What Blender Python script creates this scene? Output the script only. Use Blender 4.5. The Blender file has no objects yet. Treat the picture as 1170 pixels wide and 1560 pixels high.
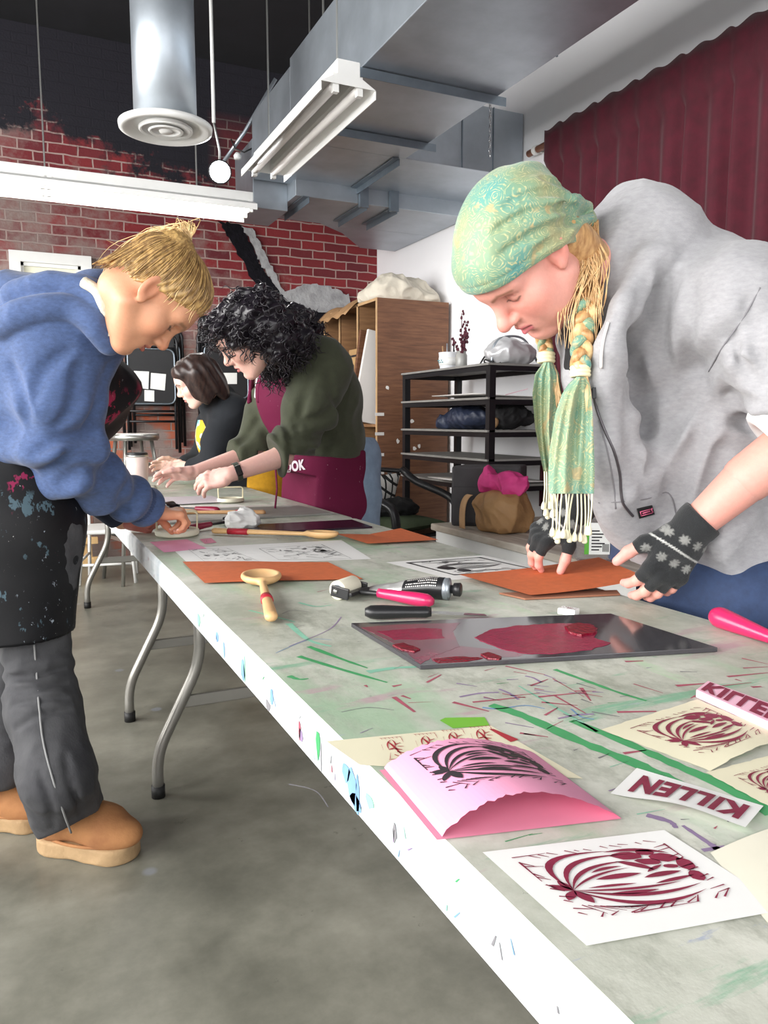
import bpy, bmesh, math, random
import numpy as np
from mathutils import Vector, Matrix, Euler
random.seed(7); RNG=np.random.default_rng(7)
scene=bpy.context.scene
COL=scene.collection
PI=math.pi
# ---------------------------------------------------------------- camera model (metres, table runs along +Y, Z up)
F_PX=1175.0; CXP,CYP=585.0,780.0; CAM_H=1.08
PITCH=math.radians(6.6985); YAW=math.radians(25.251)
cp_,sp_=math.cos(PITCH),math.sin(PITCH); cy_,sy_=math.cos(YAW),math.sin(YAW)
CAM=np.array([0,0,CAM_H])
def ray(px,py):
    x=(px-CXP)/F_PX; yd=(py-CYP)/F_PX
    fw=cp_-sp_*yd; up=-sp_-cp_*yd
    return np.array([x*cy_+fw*sy_,-x*sy_+fw*cy_,up])
def at(px,py,d): return CAM+ray(px,py)*d
def onz(px,py,z):
    r=ray(px,py); return CAM+r*((z-CAM_H)/r[2])
def ony(px,py,Y):
    r=ray(px,py); return CAM+r*(Y/r[1])
def onx(px,py,X):
    r=ray(px,py); return CAM+r*(X/r[0])
R_CAM=np.array([cy_,-sy_,0.0]); 
F_CAM=np.array([sy_*cp_,cy_*cp_,-sp_]); U_CAM=np.array([sy_*sp_,cy_*sp_,cp_])
# ---------------------------------------------------------------- materials
def _n(nt,t,**kw):
    n=nt.nodes.new(t)
    for k,v in kw.items(): setattr(n,k,v)
    return n
def L(nt,a,b): nt.links.new(a,b)
def c4(c): return (c[0],c[1],c[2],1.0)
def srgb(r,g,b):
    f=lambda v:(v/12.92 if v<=.04045 else ((v+.055)/1.055)**2.4)
    return tuple(f(v/255.0) for v in (r,g,b))
def mat(name,col,rough=.6,metal=0,nscale=0,namt=.25,col2=None,bump=0,bscale=60,stretch=None,spec=.5,vcol=False,sheen=0,trans=0,emit=None,estr=0,coat=0,alpha=1,sss=0,detail=4):
    m=bpy.data.materials.new(name); m.use_nodes=True; nt=m.node_tree
    b=nt.nodes['Principled BSDF']
    b.inputs['Base Color'].default_value=c4(col); b.inputs['Roughness'].default_value=rough; b.inputs['Metallic'].default_value=metal
    b.inputs['Specular IOR Level'].default_value=spec
    if sheen: b.inputs['Sheen Weight'].default_value=sheen
    if trans: b.inputs['Transmission Weight'].default_value=trans
    if coat: b.inputs['Coat Weight'].default_value=coat; b.inputs['Coat Roughness'].default_value=.08
    if alpha<1: b.inputs['Alpha'].default_value=alpha
    if sss: b.inputs['Subsurface Weight'].default_value=sss; b.inputs['Subsurface Radius'].default_value=(.012,.004,.002); b.inputs['Subsurface Scale'].default_value=1.0
    if emit: b.inputs['Emission Color'].default_value=c4(emit); b.inputs['Emission Strength'].default_value=estr
    tc=_n(nt,'ShaderNodeTexCoord'); src=tc.outputs['Object']
    if stretch:
        mp=_n(nt,'ShaderNodeMapping'); mp.inputs['Scale'].default_value=stretch; L(nt,src,mp.inputs['Vector']); src=mp.outputs['Vector']
    base=None
    if vcol:
        va=_n(nt,'ShaderNodeVertexColor'); va.layer_name='Col'; base=va.outputs['Color']; L(nt,base,b.inputs['Base Color'])
    if nscale:
        nz=_n(nt,'ShaderNodeTexNoise'); nz.inputs['Scale'].default_value=nscale; nz.inputs['Detail'].default_value=detail; nz.inputs['Roughness'].default_value=.6
        L(nt,src,nz.inputs['Vector'])
        mx=_n(nt,'ShaderNodeMix',data_type='RGBA')
        rp=_n(nt,'ShaderNodeMapRange'); rp.inputs['From Min'].default_value=.32; rp.inputs['From Max'].default_value=.68
        L(nt,nz.outputs['Fac'],rp.inputs['Value']); L(nt,rp.outputs['Result'],mx.inputs[0])
        c2=col2 if col2 else tuple(v*(1-namt) for v in col)
        if base is not None:
            mu=_n(nt,'ShaderNodeMix',data_type='RGBA',blend_type='MULTIPLY'); mu.inputs[0].default_value=1
            mx.inputs[6].default_value=(1,1,1,1); mx.inputs[7].default_value=c4((1-namt,)*3)
            L(nt,base,mu.inputs[6]); L(nt,mx.outputs[2],mu.inputs[7]); L(nt,mu.outputs[2],b.inputs['Base Color'])
        else:
            mx.inputs[6].default_value=c4(col); mx.inputs[7].default_value=c4(c2); L(nt,mx.outputs[2],b.inputs['Base Color'])
    if bump:
        nb=_n(nt,'ShaderNodeTexNoise'); nb.inputs['Scale'].default_value=bscale; nb.inputs['Detail'].default_value=5
        L(nt,src,nb.inputs['Vector'])
        bp=_n(nt,'ShaderNodeBump'); bp.inputs['Strength'].default_value=bump; bp.inputs['Distance'].default_value=.01
        L(nt,nb.outputs['Fac'],bp.inputs['Height']); L(nt,bp.outputs['Normal'],b.inputs['Normal'])
    return m
# ---------------------------------------------------------------- mesh builder
class MB:
    def __init__(s): s.v=[]; s.f=[]; s.m=[]; s.cm=0
    def add(s,vs,fs,m=None):
        o=len(s.v); s.v+= [tuple(map(float,v)) for v in vs]; s.f+=[tuple(i+o for i in f) for f in fs]; s.m+=[s.cm if m is None else m]*len(fs); return s
    def box(s,lo,hi,m=None,M=None):
        x0,y0,z0=lo; x1,y1,z1=hi
        vs=[(x0,y0,z0),(x1,y0,z0),(x1,y1,z0),(x0,y1,z0),(x0,y0,z1),(x1,y0,z1),(x1,y1,z1),(x0,y1,z1)]
        if M is not None: vs=[M@Vector(v) for v in vs]
        return s.add(vs,[(0,3,2,1),(4,5,6,7),(0,1,5,4),(1,2,6,5),(2,3,7,6),(3,0,4,7)],m)
    def bar(s,a,b,w,h,m=None,up=(0,0,1)):
        a=Vector(a); b=Vector(b); d=(b-a); l=d.length; d.normalize(); u=Vector(up)
        if abs(d.dot(u))>.98: u=Vector((1,0,0))
        x=d.cross(u).normalized(); u=x.cross(d).normalized()
        vs=[]
        for p in (a,b):
            for sx,sy in ((-1,-1),(1,-1),(1,1),(-1,1)): vs.append(p+x*(sx*w/2)+u*(sy*h/2))
        return s.add(vs,[(0,1,2,3),(7,6,5,4),(0,4,5,1),(1,5,6,2),(2,6,7,3),(3,7,4,0)],m)
    def tube(s,pts,r,n=10,m=None,cap=True,closed=False,flat=1.0,upv=None):
        P=[Vector(p) for p in pts]; N=len(P)
        rs=list(r) if hasattr(r,'__len__') else [r]*N
        vs=[];fs=[]; nrm=None
        for i in range(N):
            if closed: t=P[(i+1)%N]-P[(i-1)%N]
            else: t=P[min(i+1,N-1)]-P[max(i-1,0)]
            if t.length<1e-9: t=Vector((0,0,1))
            t.normalize()
            if nrm is None:
                u=Vector(upv) if upv is not None else (Vector((0,0,1)) if abs(t.z)<.9 else Vector((1,0,0)))
                nrm=(u-t*u.dot(t)).normalized()
            else:
                q=nrm-t*nrm.dot(t)
                if q.length>1e-6: nrm=q.normalized()
            bi=t.cross(nrm)
            for k in range(n):
                a=2*PI*k/n; vs.append(P[i]+(nrm*math.cos(a)*flat+bi*math.sin(a))*rs[i])
        for i in range(N if closed else N-1):
            j=(i+1)%N
            for k in range(n):
                k2=(k+1)%n; fs.append((i*n+k,i*n+k2,j*n+k2,j*n+k))
        if cap and not closed: fs.append(tuple(range(n-1,-1,-1))); fs.append(tuple((N-1)*n+k for k in range(n)))
        return s.add(vs,fs,m)
    def lathe(s,prof,n=24,c=(0,0,0),m=None,M=None,sx=1,sy=1):
        vs=[];fs=[]
        for r,z in prof:
            for k in range(n):
                a=2*PI*k/n; v=Vector((c[0]+r*math.cos(a)*sx,c[1]+r*math.sin(a)*sy,c[2]+z))
                vs.append(M@v if M is not None else v)
        N=len(prof)
        for i in range(N-1):
            for k in range(n):
                k2=(k+1)%n; fs.append((i*n+k,i*n+k2,(i+1)*n+k2,(i+1)*n+k))
        if prof[0][0]>1e-6: fs.append(tuple(range(n-1,-1,-1)))
        if prof[-1][0]>1e-6: fs.append(tuple((N-1)*n+k for k in range(n)))
        return s.add(vs,fs,m)
    def prism(s,poly,z0,z1,m=None,M=None):
        n=len(poly); vs=[(p[0],p[1],z0) for p in poly]+[(p[0],p[1],z1) for p in poly]
        if M is not None: vs=[M@Vector(v) for v in vs]
        fs=[tuple(range(n-1,-1,-1)),tuple(range(n,2*n))]+[(i,(i+1)%n,n+(i+1)%n,n+i) for i in range(n)]
        return s.add(vs,fs,m)
    def grid(s,fn,nu,nv,m=None):
        vs=[fn(i/nu,j/nv) for j in range(nv+1) for i in range(nu+1)]
        fs=[(j*(nu+1)+i,j*(nu+1)+i+1,(j+1)*(nu+1)+i+1,(j+1)*(nu+1)+i) for j in range(nv) for i in range(nu)]
        return s.add(vs,fs,m)
    def build(s,name,mats,parent=None,smooth=False,bevel=0,solid=0,segs=2,sub=0,offset=0,recalc=True):
        me=bpy.data.meshes.new(name); me.from_pydata(s.v,[],s.f)
        if not isinstance(mats,(list,tuple)): mats=[mats]
        for m in mats: me.materials.append(m)
        me.polygons.foreach_set('material_index',s.m)
        if recalc:
            bm=bmesh.new(); bm.from_mesh(me); bmesh.ops.recalc_face_normals(bm,faces=bm.faces); bm.to_mesh(me); bm.free()
        if smooth: me.polygons.foreach_set('use_smooth',[True]*len(me.polygons))
        me.update()
        return link(name,me,parent,bevel,solid,segs,sub,offset)
def link(name,me,parent=None,bevel=0,solid=0,segs=2,sub=0,offset=0):
    o=bpy.data.objects.new(name,me); COL.objects.link(o)
    if parent is not None:
        o.parent=parent
        o.matrix_parent_inverse=Matrix.Translation(-Vector(parent.location)) if parent.parent is None and parent.type=='EMPTY' else Matrix.Identity(4)
    if sub: md=o.modifiers.new('sub','SUBSURF'); md.levels=sub; md.render_levels=sub
    if solid: md=o.modifiers.new('solid','SOLIDIFY'); md.thickness=solid; md.offset=offset
    if bevel: md=o.modifiers.new('bevel','BEVEL'); md.width=bevel; md.segments=segs; md.limit_method='ANGLE'; md.angle_limit=math.radians(40)
    return o
def tag(o,label,cat,group=None,kind=None):
    if label: o['label']=label
    if cat: o['category']=cat
    if group: o['group']=group
    if kind: o['kind']=kind
    return o
def thing(name,label,cat,loc=(0,0,0),group=None):
    o=bpy.data.objects.new(name,None); COL.objects.link(o); o.location=Vector([float(v) for v in loc]); o.empty_display_size=.05
    return tag(o,label,cat,group)
def struct(o): o['kind']='structure'; return o
def smooth_path(pts,n=8):
    P=[np.array(p,float) for p in pts]; out=[]
    for i in range(len(P)-1):
        p0=P[max(i-1,0)];p1=P[i];p2=P[i+1];p3=P[min(i+2,len(P)-1)]
        for k in range(n):
            t=k/n; out.append(.5*((2*p1)+(-p0+p2)*t+(2*p0-5*p1+4*p2-p3)*t*t+(-p0+3*p1-3*p2+p3)*t**3))
    out.append(P[-1]); return out
def round_path(pts,r,n=6):
    P=[Vector(p) for p in pts]; out=[P[0]]
    for i in range(1,len(P)-1):
        a=(P[i-1]-P[i]); b=(P[i+1]-P[i]); k=min(r,a.length*.45,b.length*.45); a=P[i]+a.normalized()*k; b=P[i]+b.normalized()*k
        for j in range(n+1):
            t=j/n; out.append(a*(1-t)**2+P[i]*2*t*(1-t)+b*t*t)
    out.append(P[-1]); return out
def rot_to(xax,zax):
    z=Vector(zax).normalized(); x=Vector(xax); x=(x-z*x.dot(z)).normalized(); y=z.cross(x)
    return Matrix(((x.x,y.x,z.x,0),(x.y,y.y,z.y,0),(x.z,y.z,z.z,0),(0,0,0,1)))
def place(loc,rz=0,rx=0,ry=0,s=1):
    return Matrix.Translation(Vector([float(v) for v in loc]))@Euler((rx,ry,rz)).to_matrix().to_4x4()@Matrix.Scale(s,4)
# ---------------------------------------------------------------- signed-distance modelling (numpy) for soft shapes
def unit(v): v=np.asarray(v,float); return v/np.linalg.norm(v)
def sd_cap(p,a,b,ra,rb):
    a=np.asarray(a,np.float32); b=np.asarray(b,np.float32); ba=b-a; l=float(ba@ba)+1e-12
    q=p-a; h=np.clip(q@ba/l,0,1); d=q-h[:,None]*ba
    return np.sqrt((d*d).sum(1))-(ra+(rb-ra)*h)
def sd_ell(p,c,r,R=None):
    q=p-np.asarray(c,np.float32)
    if R is not None: q=q@np.asarray(R,np.float32)      # columns of R = local axes
    r=np.asarray(r,np.float32); k0=np.sqrt(((q/r)**2).sum(1)); k1=np.sqrt(((q/(r*r))**2).sum(1))+1e-9
    return k0*(k0-1)/k1
def sd_box(p,c,h,R=None,rr=0.0):
    q=p-np.asarray(c,np.float32)
    if R is not None: q=q@np.asarray(R,np.float32)
    q=np.abs(q)-(np.asarray(h,np.float32)-rr)
    return np.sqrt((np.maximum(q,0)**2).sum(1))+np.minimum(q.max(1),0)-rr
def smin(a,b,k):
    h=np.maximum(k-np.abs(a-b),0)/k; return np.minimum(a,b)-h*h*k*.25
def smax(a,b,k): return -smin(-a,-b,k)
def frame(x,z):
    z=unit(z); x=np.asarray(x,float); x=unit(x-z*(x@z)); y=np.cross(z,x); return np.stack([x,y,z],1)
class Noise3:
    def __init__(s,seed,n=6):
        r=np.random.default_rng(seed); d=r.normal(size=(n,3)); d/=np.linalg.norm(d,axis=1)[:,None]
        s.d=(d*r.uniform(.7,1.6,(n,1))).astype(np.float32); s.ph=r.uniform(0,6.28,n).astype(np.float32)
    def __call__(s,p,sc):
        t=np.zeros(len(p),np.float32)
        for d,ph in zip(s.d,s.ph): t+=np.sin(p@(d*sc)+ph)
        return t/len(s.ph)
def sdf_mesh(fn,lo,hi,h,name,B=8,margin=.012):
    """naive surface nets over a block-sparse grid"""
    lo=np.asarray(lo,float); hi=np.asarray(hi,float)
    nb=np.ceil((hi-lo)/(h*B)).astype(int)+1; n=nb*B
    g=np.stack(np.meshgrid(*[np.arange(k) for k in nb],indexing='ij'),-1).reshape(-1,3)
    cen=(lo+(g*B+B/2-.5)*h).astype(np.float32)
    dc=fn(cen); act=np.abs(dc)<h*B*.9+margin
    D=np.where(dc>0,1.0,-1.0).astype(np.float32).reshape(nb).repeat(B,0).repeat(B,1).repeat(B,2)
    D4=D.reshape(nb[0],B,nb[1],B,nb[2],B)
    off=np.stack(np.meshgrid(*[np.arange(B)]*3,indexing='ij'),-1).reshape(-1,3)
    ga=g[act]; CH=400
    for i in range(0,len(ga),CH):
        gg=ga[i:i+CH]; pts=(lo+((gg[:,None,:]*B+off[None])*h)).reshape(-1,3).astype(np.float32)
        d=fn(pts).reshape(-1,B,B,B)
        for q,dd in zip(gg,d): D4[q[0],:,q[1],:,q[2],:]=dd
    s=D<0
    cnt=np.zeros(tuple(n-1),np.uint8)
    sl=lambda a,b,c:(slice(a,n[0]-1+a),slice(b,n[1]-1+b),slice(c,n[2]-1+c))
    for a in (0,1):
        for b in (0,1):
            for c in (0,1): cnt+=s[sl(a,b,c)]
    cells=np.argwhere((cnt>0)&(cnt<8))
    if len(cells)==0: raise RuntimeError('empty sdf '+name)
    idx=-np.ones(tuple(n-1),np.int32); idx[tuple(cells.T)]=np.arange(len(cells))
    cor=[(a,b,c) for a in (0,1) for b in (0,1) for c in (0,1)]
    dv={c:D[cells[:,0]+c[0],cells[:,1]+c[1],cells[:,2]+c[2]] for c in cor}
    acc=np.zeros((len(cells),3)); w=np.zeros(len(cells))
    for c in cor:
        for ax in range(3):
            if c[ax]==0:
                e=list(c); e[ax]=1; e=tuple(e); d0=dv[c]; d1=dv[e]; k=(d0<0)!=(d1<0)
                t=np.where(k,d0/np.where(k,d0-d1,1),0); pt=np.tile(np.array(c,float),(len(cells),1)); pt[:,ax]+=t
                acc+=pt*k[:,None]; w+=k
    V=lo+(cells+acc/np.maximum(w,1)[:,None])*h
    F=[]
    for ax in range(3):
        u,v=[(1,2),(2,0),(0,1)][ax]
        A=[slice(1,n[i]-1) for i in range(3)]; A[ax]=slice(0,n[ax]-1); Bx=list(A); Bx[ax]=slice(1,n[ax])
        s0=s[tuple(A)]; s1=s[tuple(Bx)]
        e=np.argwhere(s0!=s1)
        st=np.array([1,1,1]); st[ax]=0; e0=e+st
        du=np.zeros(3,int); du[u]=1; dw=np.zeros(3,int); dw[v]=1
        ii=lambda q: idx[q[:,0],q[:,1],q[:,2]]
        q=np.stack([ii(e0-du-dw),ii(e0-dw),ii(e0),ii(e0-du)],1)
        fl=s0[tuple((e).T)]
        q[~fl]=q[~fl][:,::-1]
        F.append(q[(q>=0).all(1)])
    F=np.concatenate(F)
    P=V.astype(np.float32)
    for _ in range(2):
        d=fn(P); e=h*.5; G=np.stack([fn(P+np.array(o,np.float32)*e)-d for o in ((1,0,0),(0,1,0),(0,0,1))],1)/e
        P=P-np.clip(d,-h,h)[:,None]*G/np.maximum((G*G).sum(1),.2)[:,None]
    me=bpy.data.meshes.new(name); me.from_pydata(P.tolist(),[],F.tolist()); me.polygons.foreach_set('use_smooth',[True]*len(me.polygons)); me.update()
    return me,P
def set_col(me,cols):
    a=me.color_attributes.new('Col','FLOAT_COLOR','POINT')
    c=np.ones((len(me.vertices),4),np.float32); c[:,:3]=cols; a.data.foreach_set('color',c.ravel())
def join_meshes(name,lst):
    vs=[];fs=[];cols=[];o=0
    for me,c in lst:
        n=len(me.vertices); v=np.zeros(n*3,np.float32); me.vertices.foreach_get('co',v); vs.append(v.reshape(-1,3))
        q=np.zeros(len(me.loops),np.int32); me.loops.foreach_get('vertex_index',q); fs.append(q.reshape(-1,4)+o); o+=n; cols.append(c if np.ndim(c)==2 else np.tile(np.array(c,np.float32),(n,1)))
    me=bpy.data.meshes.new(name); me.from_pydata(np.concatenate(vs).tolist(),[],np.concatenate(fs).tolist()); me.polygons.foreach_set('use_smooth',[True]*len(me.polygons)); me.update()
    set_col(me,np.concatenate(cols)); return me
WIN_L=245; WIN_B=60; EXPO=0
# ================================================================ ROOM
X_R=2.95; Y_F=6.4; X_L=-3.2; Y_B=-2.6; Z_C=3.9
def brick_mat():
    m=bpy.data.materials.new('old_red_brick'); m.use_nodes=True; nt=m.node_tree; b=nt.nodes['Principled BSDF']; b.inputs['Roughness'].default_value=.85
    tc=_n(nt,'ShaderNodeTexCoord'); sp=_n(nt,'ShaderNodeSeparateXYZ'); L(nt,tc.outputs['Object'],sp.inputs[0])
    cb=_n(nt,'ShaderNodeCombineXYZ'); L(nt,sp.outputs['X'],cb.inputs['X']); L(nt,sp.outputs['Z'],cb.inputs['Y'])
    nz0=_n(nt,'ShaderNodeTexNoise'); nz0.inputs['Scale'].default_value=9; L(nt,tc.outputs['Object'],nz0.inputs['Vector'])
    vm=_n(nt,'ShaderNodeVectorMath',operation='SCALE'); vm.inputs['Scale'].default_value=.018; L(nt,nz0.outputs['Color'],vm.inputs[0])
    va=_n(nt,'ShaderNodeVectorMath',operation='ADD'); L(nt,cb.outputs[0],va.inputs[0]); L(nt,vm.outputs[0],va.inputs[1])
    br=_n(nt,'ShaderNodeTexBrick'); br.inputs['Scale'].default_value=1; br.inputs['Brick Width'].default_value=.205; br.inputs['Row Height'].default_value=.0725
    br.inputs['Mortar Size'].default_value=.0062; br.inputs['Mortar Smooth'].default_value=.25; br.inputs['Bias'].default_value=-.1
    br.inputs['Color1'].default_value=c4(srgb(132,40,44)); br.inputs['Color2'].default_value=c4(srgb(92,32,40)); br.inputs['Mortar'].default_value=c4(srgb(168,142,136))
    L(nt,va.outputs[0],br.inputs['Vector'])
    # weathering: grey lime wash on the lower left, black paint on the upper part
    nz=_n(nt,'ShaderNodeTexNoise'); nz.inputs['Scale'].default_value=2.6; nz.inputs['Detail'].default_value=7; nz.inputs['Roughness'].default_value=.68; L(nt,tc.outputs['Object'],nz.inputs['Vector'])
    def math_(op,a,bv,cl=False):
        n=_n(nt,'ShaderNodeMath',operation=op,use_clamp=cl)
        for i,x in enumerate((a,bv)):
            if isinstance(x,(int,float)): n.inputs[i].default_value=x
            else: L(nt,x,n.inputs[i])
        return n.outputs[0]
    X=sp.outputs['X']; Z=sp.outputs['Z']; N=nz.outputs['Fac']
    # lime wash mask
    lw=math_('ADD',math_('MULTIPLY',math_('SUBTRACT',2.35,Z),1.0),math_('MULTIPLY',math_('SUBTRACT',1.15,X),.75))
    lw=math_('MULTIPLY',math_('ADD',math_('ADD',math_('MULTIPLY',lw,.5),.12),math_('MULTIPLY',math_('SUBTRACT',N,.5),3.2)),1.4,True)
    lw=math_('MULTIPLY',lw,.88)
    m1=_n(nt,'ShaderNodeMix',data_type='RGBA'); L(nt,lw,m1.inputs[0]); L(nt,br.outputs['Color'],m1.inputs[6]); m1.inputs[7].default_value=c4(srgb(142,130,124))
    # orange bricks low down
    no=_n(nt,'ShaderNodeTexNoise'); no.inputs['Scale'].default_value=5; L(nt,cb.outputs[0],no.inputs['Vector'])
    om=math_('MULTIPLY',math_('MULTIPLY',math_('SUBTRACT',no.outputs['Fac'],.5),6,True),math_('MULTIPLY',math_('SUBTRACT',1.9,Z),1.6,True),True)
    om=math_('MULTIPLY',om,math_('SUBTRACT',1.0,br.outputs['Fac'],True),True)
    m3=_n(nt,'ShaderNodeMix',data_type='RGBA'); L(nt,om,m3.inputs[0]); L(nt,m1.outputs[2],m3.inputs[6]); m3.inputs[7].default_value=c4(srgb(176,92,62))
    # black paint
    ramp=math_('MULTIPLY',math_('MULTIPLY',math_('SUBTRACT',X,.1),.9,True),.42)
    bk=math_('ADD',math_('MULTIPLY',math_('SUBTRACT',Z,math_('SUBTRACT',3.22,ramp)),5.5),math_('MULTIPLY',math_('SUBTRACT',N,.5),7.0),False)
    bk=math_('MULTIPLY',bk,1.6,True)
    lim=math_('MULTIPLY',math_('SUBTRACT',1.75,X),3.5,True)
    hi=math_('MULTIPLY',math_('SUBTRACT',Z,3.2),3,True)
    bk=math_('MULTIPLY',bk,math_('MAXIMUM',lim,hi),True)
    m2=_n(nt,'ShaderNodeMix',data_type='RGBA'); L(nt,bk,m2.inputs[0]); L(nt,m3.outputs[2],m2.inputs[6]); m2.inputs[7].default_value=c4(srgb(22,20,30))
    L(nt,m2.outputs[2],b.inputs['Base Color'])
    bp=_n(nt,'ShaderNodeBump'); bp.inputs['Strength'].default_value=.7; bp.inputs['Distance'].default_value=.012; bp.invert=True
    nb=_n(nt,'ShaderNodeTexNoise'); nb.inputs['Scale'].default_value=70; L(nt,tc.outputs['Object'],nb.inputs['Vector'])
    L(nt,math_('ADD',br.outputs['Fac'],math_('MULTIPLY',nb.outputs['Fac'],-.35)),bp.inputs['Height']); L(nt,bp.outputs['Normal'],b.inputs['Normal'])
    return m
def concrete_mat():
    m=bpy.data.materials.new('polished_concrete'); m.use_nodes=True; nt=m.node_tree; b=nt.nodes['Principled BSDF']
    tc=_n(nt,'ShaderNodeTexCoord')
    n1=_n(nt,'ShaderNodeTexNoise'); n1.inputs['Scale'].default_value=2.2; n1.inputs['Detail'].default_value=9; n1.inputs['Roughness'].default_value=.66; L(nt,tc.outputs['Object'],n1.inputs['Vector'])
    r1=_n(nt,'ShaderNodeValToRGB'); e=r1.color_ramp.elements; e[0].position=.3; e[0].color=c4(srgb(86,86,77)); e[1].position=.72; e[1].color=c4(srgb(152,150,138)); L(nt,n1.outputs['Fac'],r1.inputs[0])
    k=e.new(.5); k.color=c4(srgb(120,119,108))
    n2=_n(nt,'ShaderNodeTexNoise'); n2.inputs['Scale'].default_value=7; n2.inputs['Detail'].default_value=6; n2.inputs['Roughness'].default_value=.8; L(nt,tc.outputs['Object'],n2.inputs['Vector'])
    r2=_n(nt,'ShaderNodeMapRange'); r2.inputs['From Min'].default_value=.63; r2.inputs['From Max'].default_value=.7; L(nt,n2.outputs['Fac'],r2.inputs['Value'])
    mx=_n(nt,'ShaderNodeMix',data_type='RGBA'); L(nt,r2.outputs[0],mx.inputs[0]); L(nt,r1.outputs[0],mx.inputs[6]); mx.inputs[7].default_value=c4(srgb(84,82,74))
    # small paint spots
    vo=_n(nt,'ShaderNodeTexVoronoi'); vo.inputs['Scale'].default_value=3.2; vo.inputs['Randomness'].default_value=1; L(nt,tc.outputs['Object'],vo.inputs['Vector'])
    r3=_n(nt,'ShaderNodeMapRange'); r3.inputs['From Min'].default_value=.075; r3.inputs['From Max'].default_value=.045; L(nt,vo.outputs['Distance'],r3.inputs['Value'])
    mu=_n(nt,'ShaderNodeMath',operation='MULTIPLY'); mu.inputs[1].default_value=.35; L(nt,r3.outputs[0],mu.inputs[0])
    m2=_n(nt,'ShaderNodeMix',data_type='RGBA'); L(nt,mu.outputs[0],m2.inputs[0]); L(nt,mx.outputs[2],m2.inputs[6]); m2.inputs[7].default_value=c4(srgb(150,158,176))
    L(nt,m2.outputs[2],b.inputs['Base Color'])
    rr=_n(nt,'ShaderNodeMapRange'); rr.inputs['To Min'].default_value=.22; rr.inputs['To Max'].default_value=.5; L(nt,n1.outputs['Fac'],rr.inputs['Value']); L(nt,rr.outputs[0],b.inputs['Roughness'])
    return m
M={}
M['brick']=brick_mat(); M['concrete']=concrete_mat()
M['white_wall']=mat('white_plaster',(.9,.9,.92),.8,nscale=1.5,namt=.05,bump=.05,bscale=30)
M['dark_ceiling']=mat('black_painted_ceiling',(.012,.012,.016),.9,nscale=3,namt=.4)
M['white_paint']=mat('white_paint',(.8,.8,.78),.5,nscale=6,namt=.06)
M['pane']=mat('cream_blind',(.78,.77,.62),.6,nscale=3,namt=.06)
M['plaster_grey']=mat('grey_painted_plaster',srgb(176,176,178),.85,nscale=14,namt=.35,bump=.8,bscale=35)
M['tar_black']=mat('flaking_black_paint',srgb(9,8,13),.8,nscale=16,spec=.2,col2=srgb(22,20,28),bump=.8,bscale=40)
M['galv']=mat('galvanised_steel',srgb(178,186,194),.42,metal=.75,nscale=5,namt=.18)
M['galv_dark']=mat('galvanised_angle',srgb(140,152,162),.4,metal=.8,nscale=9,namt=.2)
M['velvet']=mat('maroon_velvet',srgb(78,2,27),.85,nscale=18,namt=.3,sheen=.12,bump=.1,bscale=200)
M['rod']=mat('varnished_wood_rod',srgb(150,96,70),.5,nscale=20,namt=.3,stretch=(1,.1,1))
M['steel']=mat('brushed_steel',srgb(190,190,186),.3,metal=.9)
M['chrome']=mat('bright_chrome',(.85,.85,.86),.12,metal=1)
M['tube_on']=mat('lit_fluorescent_tube',(1,1,1),.5,emit=(1,.99,.95),estr=16)
M['spot_on']=mat('lit_spot_lens',(1,1,1),.5,emit=(.93,.97,1),estr=25)
M['ply']=mat('brown_plywood',srgb(126,86,60),.55,nscale=5,col2=srgb(94,60,42),stretch=(1.2,1,14),detail=6)
M['ply_light']=mat('pale_plywood_edge',srgb(196,160,118),.6,nscale=9,namt=.2)
M['ply_in']=mat('plywood_inside',srgb(150,112,76),.65,nscale=5,col2=srgb(120,86,58),stretch=(1,1,9))
M['card']=mat('cardboard',srgb(186,150,104),.8,nscale=5,namt=.12)
M['kraft']=mat('kraft_paper',srgb(176,138,98),.7,nscale=7,namt=.15)
M['white_board']=mat('white_foam_board',srgb(226,222,218),.6,nscale=4,namt=.08)
M['canvas']=mat('unbleached_canvas',srgb(216,208,192),.85,nscale=6,namt=.15,bump=.3,bscale=40)
M['black_metal']=mat('black_powder_coat',srgb(20,20,24),.4,nscale=12,namt=.3)
M['shelf_top']=mat('grey_shelf_board',srgb(140,138,134),.6,nscale=8,namt=.2)
M['black_plastic']=mat('black_plastic',srgb(30,30,32),.35,spec=.5)
M['navy']=mat('navy_nylon',srgb(44,52,74),.5,nscale=8,namt=.3,bump=.4,bscale=25)
M['black_cloth']=mat('black_cloth',srgb(20,20,22),.8,nscale=10,namt=.3,bump=.3,bscale=50)
M['grey_fabric']=mat('charcoal_felt',srgb(62,60,62),.85,nscale=12,namt=.2)
M['brown_paper']=mat('crumpled_brown_paper',srgb(160,122,80),.65,nscale=6,namt=.25,bump=.6,bscale=22)
M['pink_cloth']=mat('hot_pink_cloth',srgb(206,58,128),.75,nscale=9,namt=.25,bump=.3,bscale=25)
M['green_cloth']=mat('olive_green_cloth',srgb(70,84,58),.8,nscale=10,namt=.2)
M['silver']=mat('silver_vinyl',srgb(212,212,214),.28,metal=.35,bump=.3,bscale=12)
M['clear']=mat('clear_plastic',(.95,.97,.98),.06,trans=.9,alpha=.55)
M['label_white']=mat('white_label',(.85,.86,.84),.6)
M['label_green']=mat('green_label',srgb(96,176,60),.6)
M['dark_ink']=mat('dark_print_ink',srgb(40,38,44),.6)
M['cream_bag']=mat('white_plastic_tub',srgb(224,226,230),.4)
M['rubber']=mat('black_rubber',srgb(24,24,24),.6)
M['pine']=mat('raw_pine',srgb(216,178,124),.6,nscale=6,namt=.2,stretch=(1,1,.2))
M['paper']=mat('white_paper',(.83,.83,.81),.8,nscale=3,namt=.05)
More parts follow.
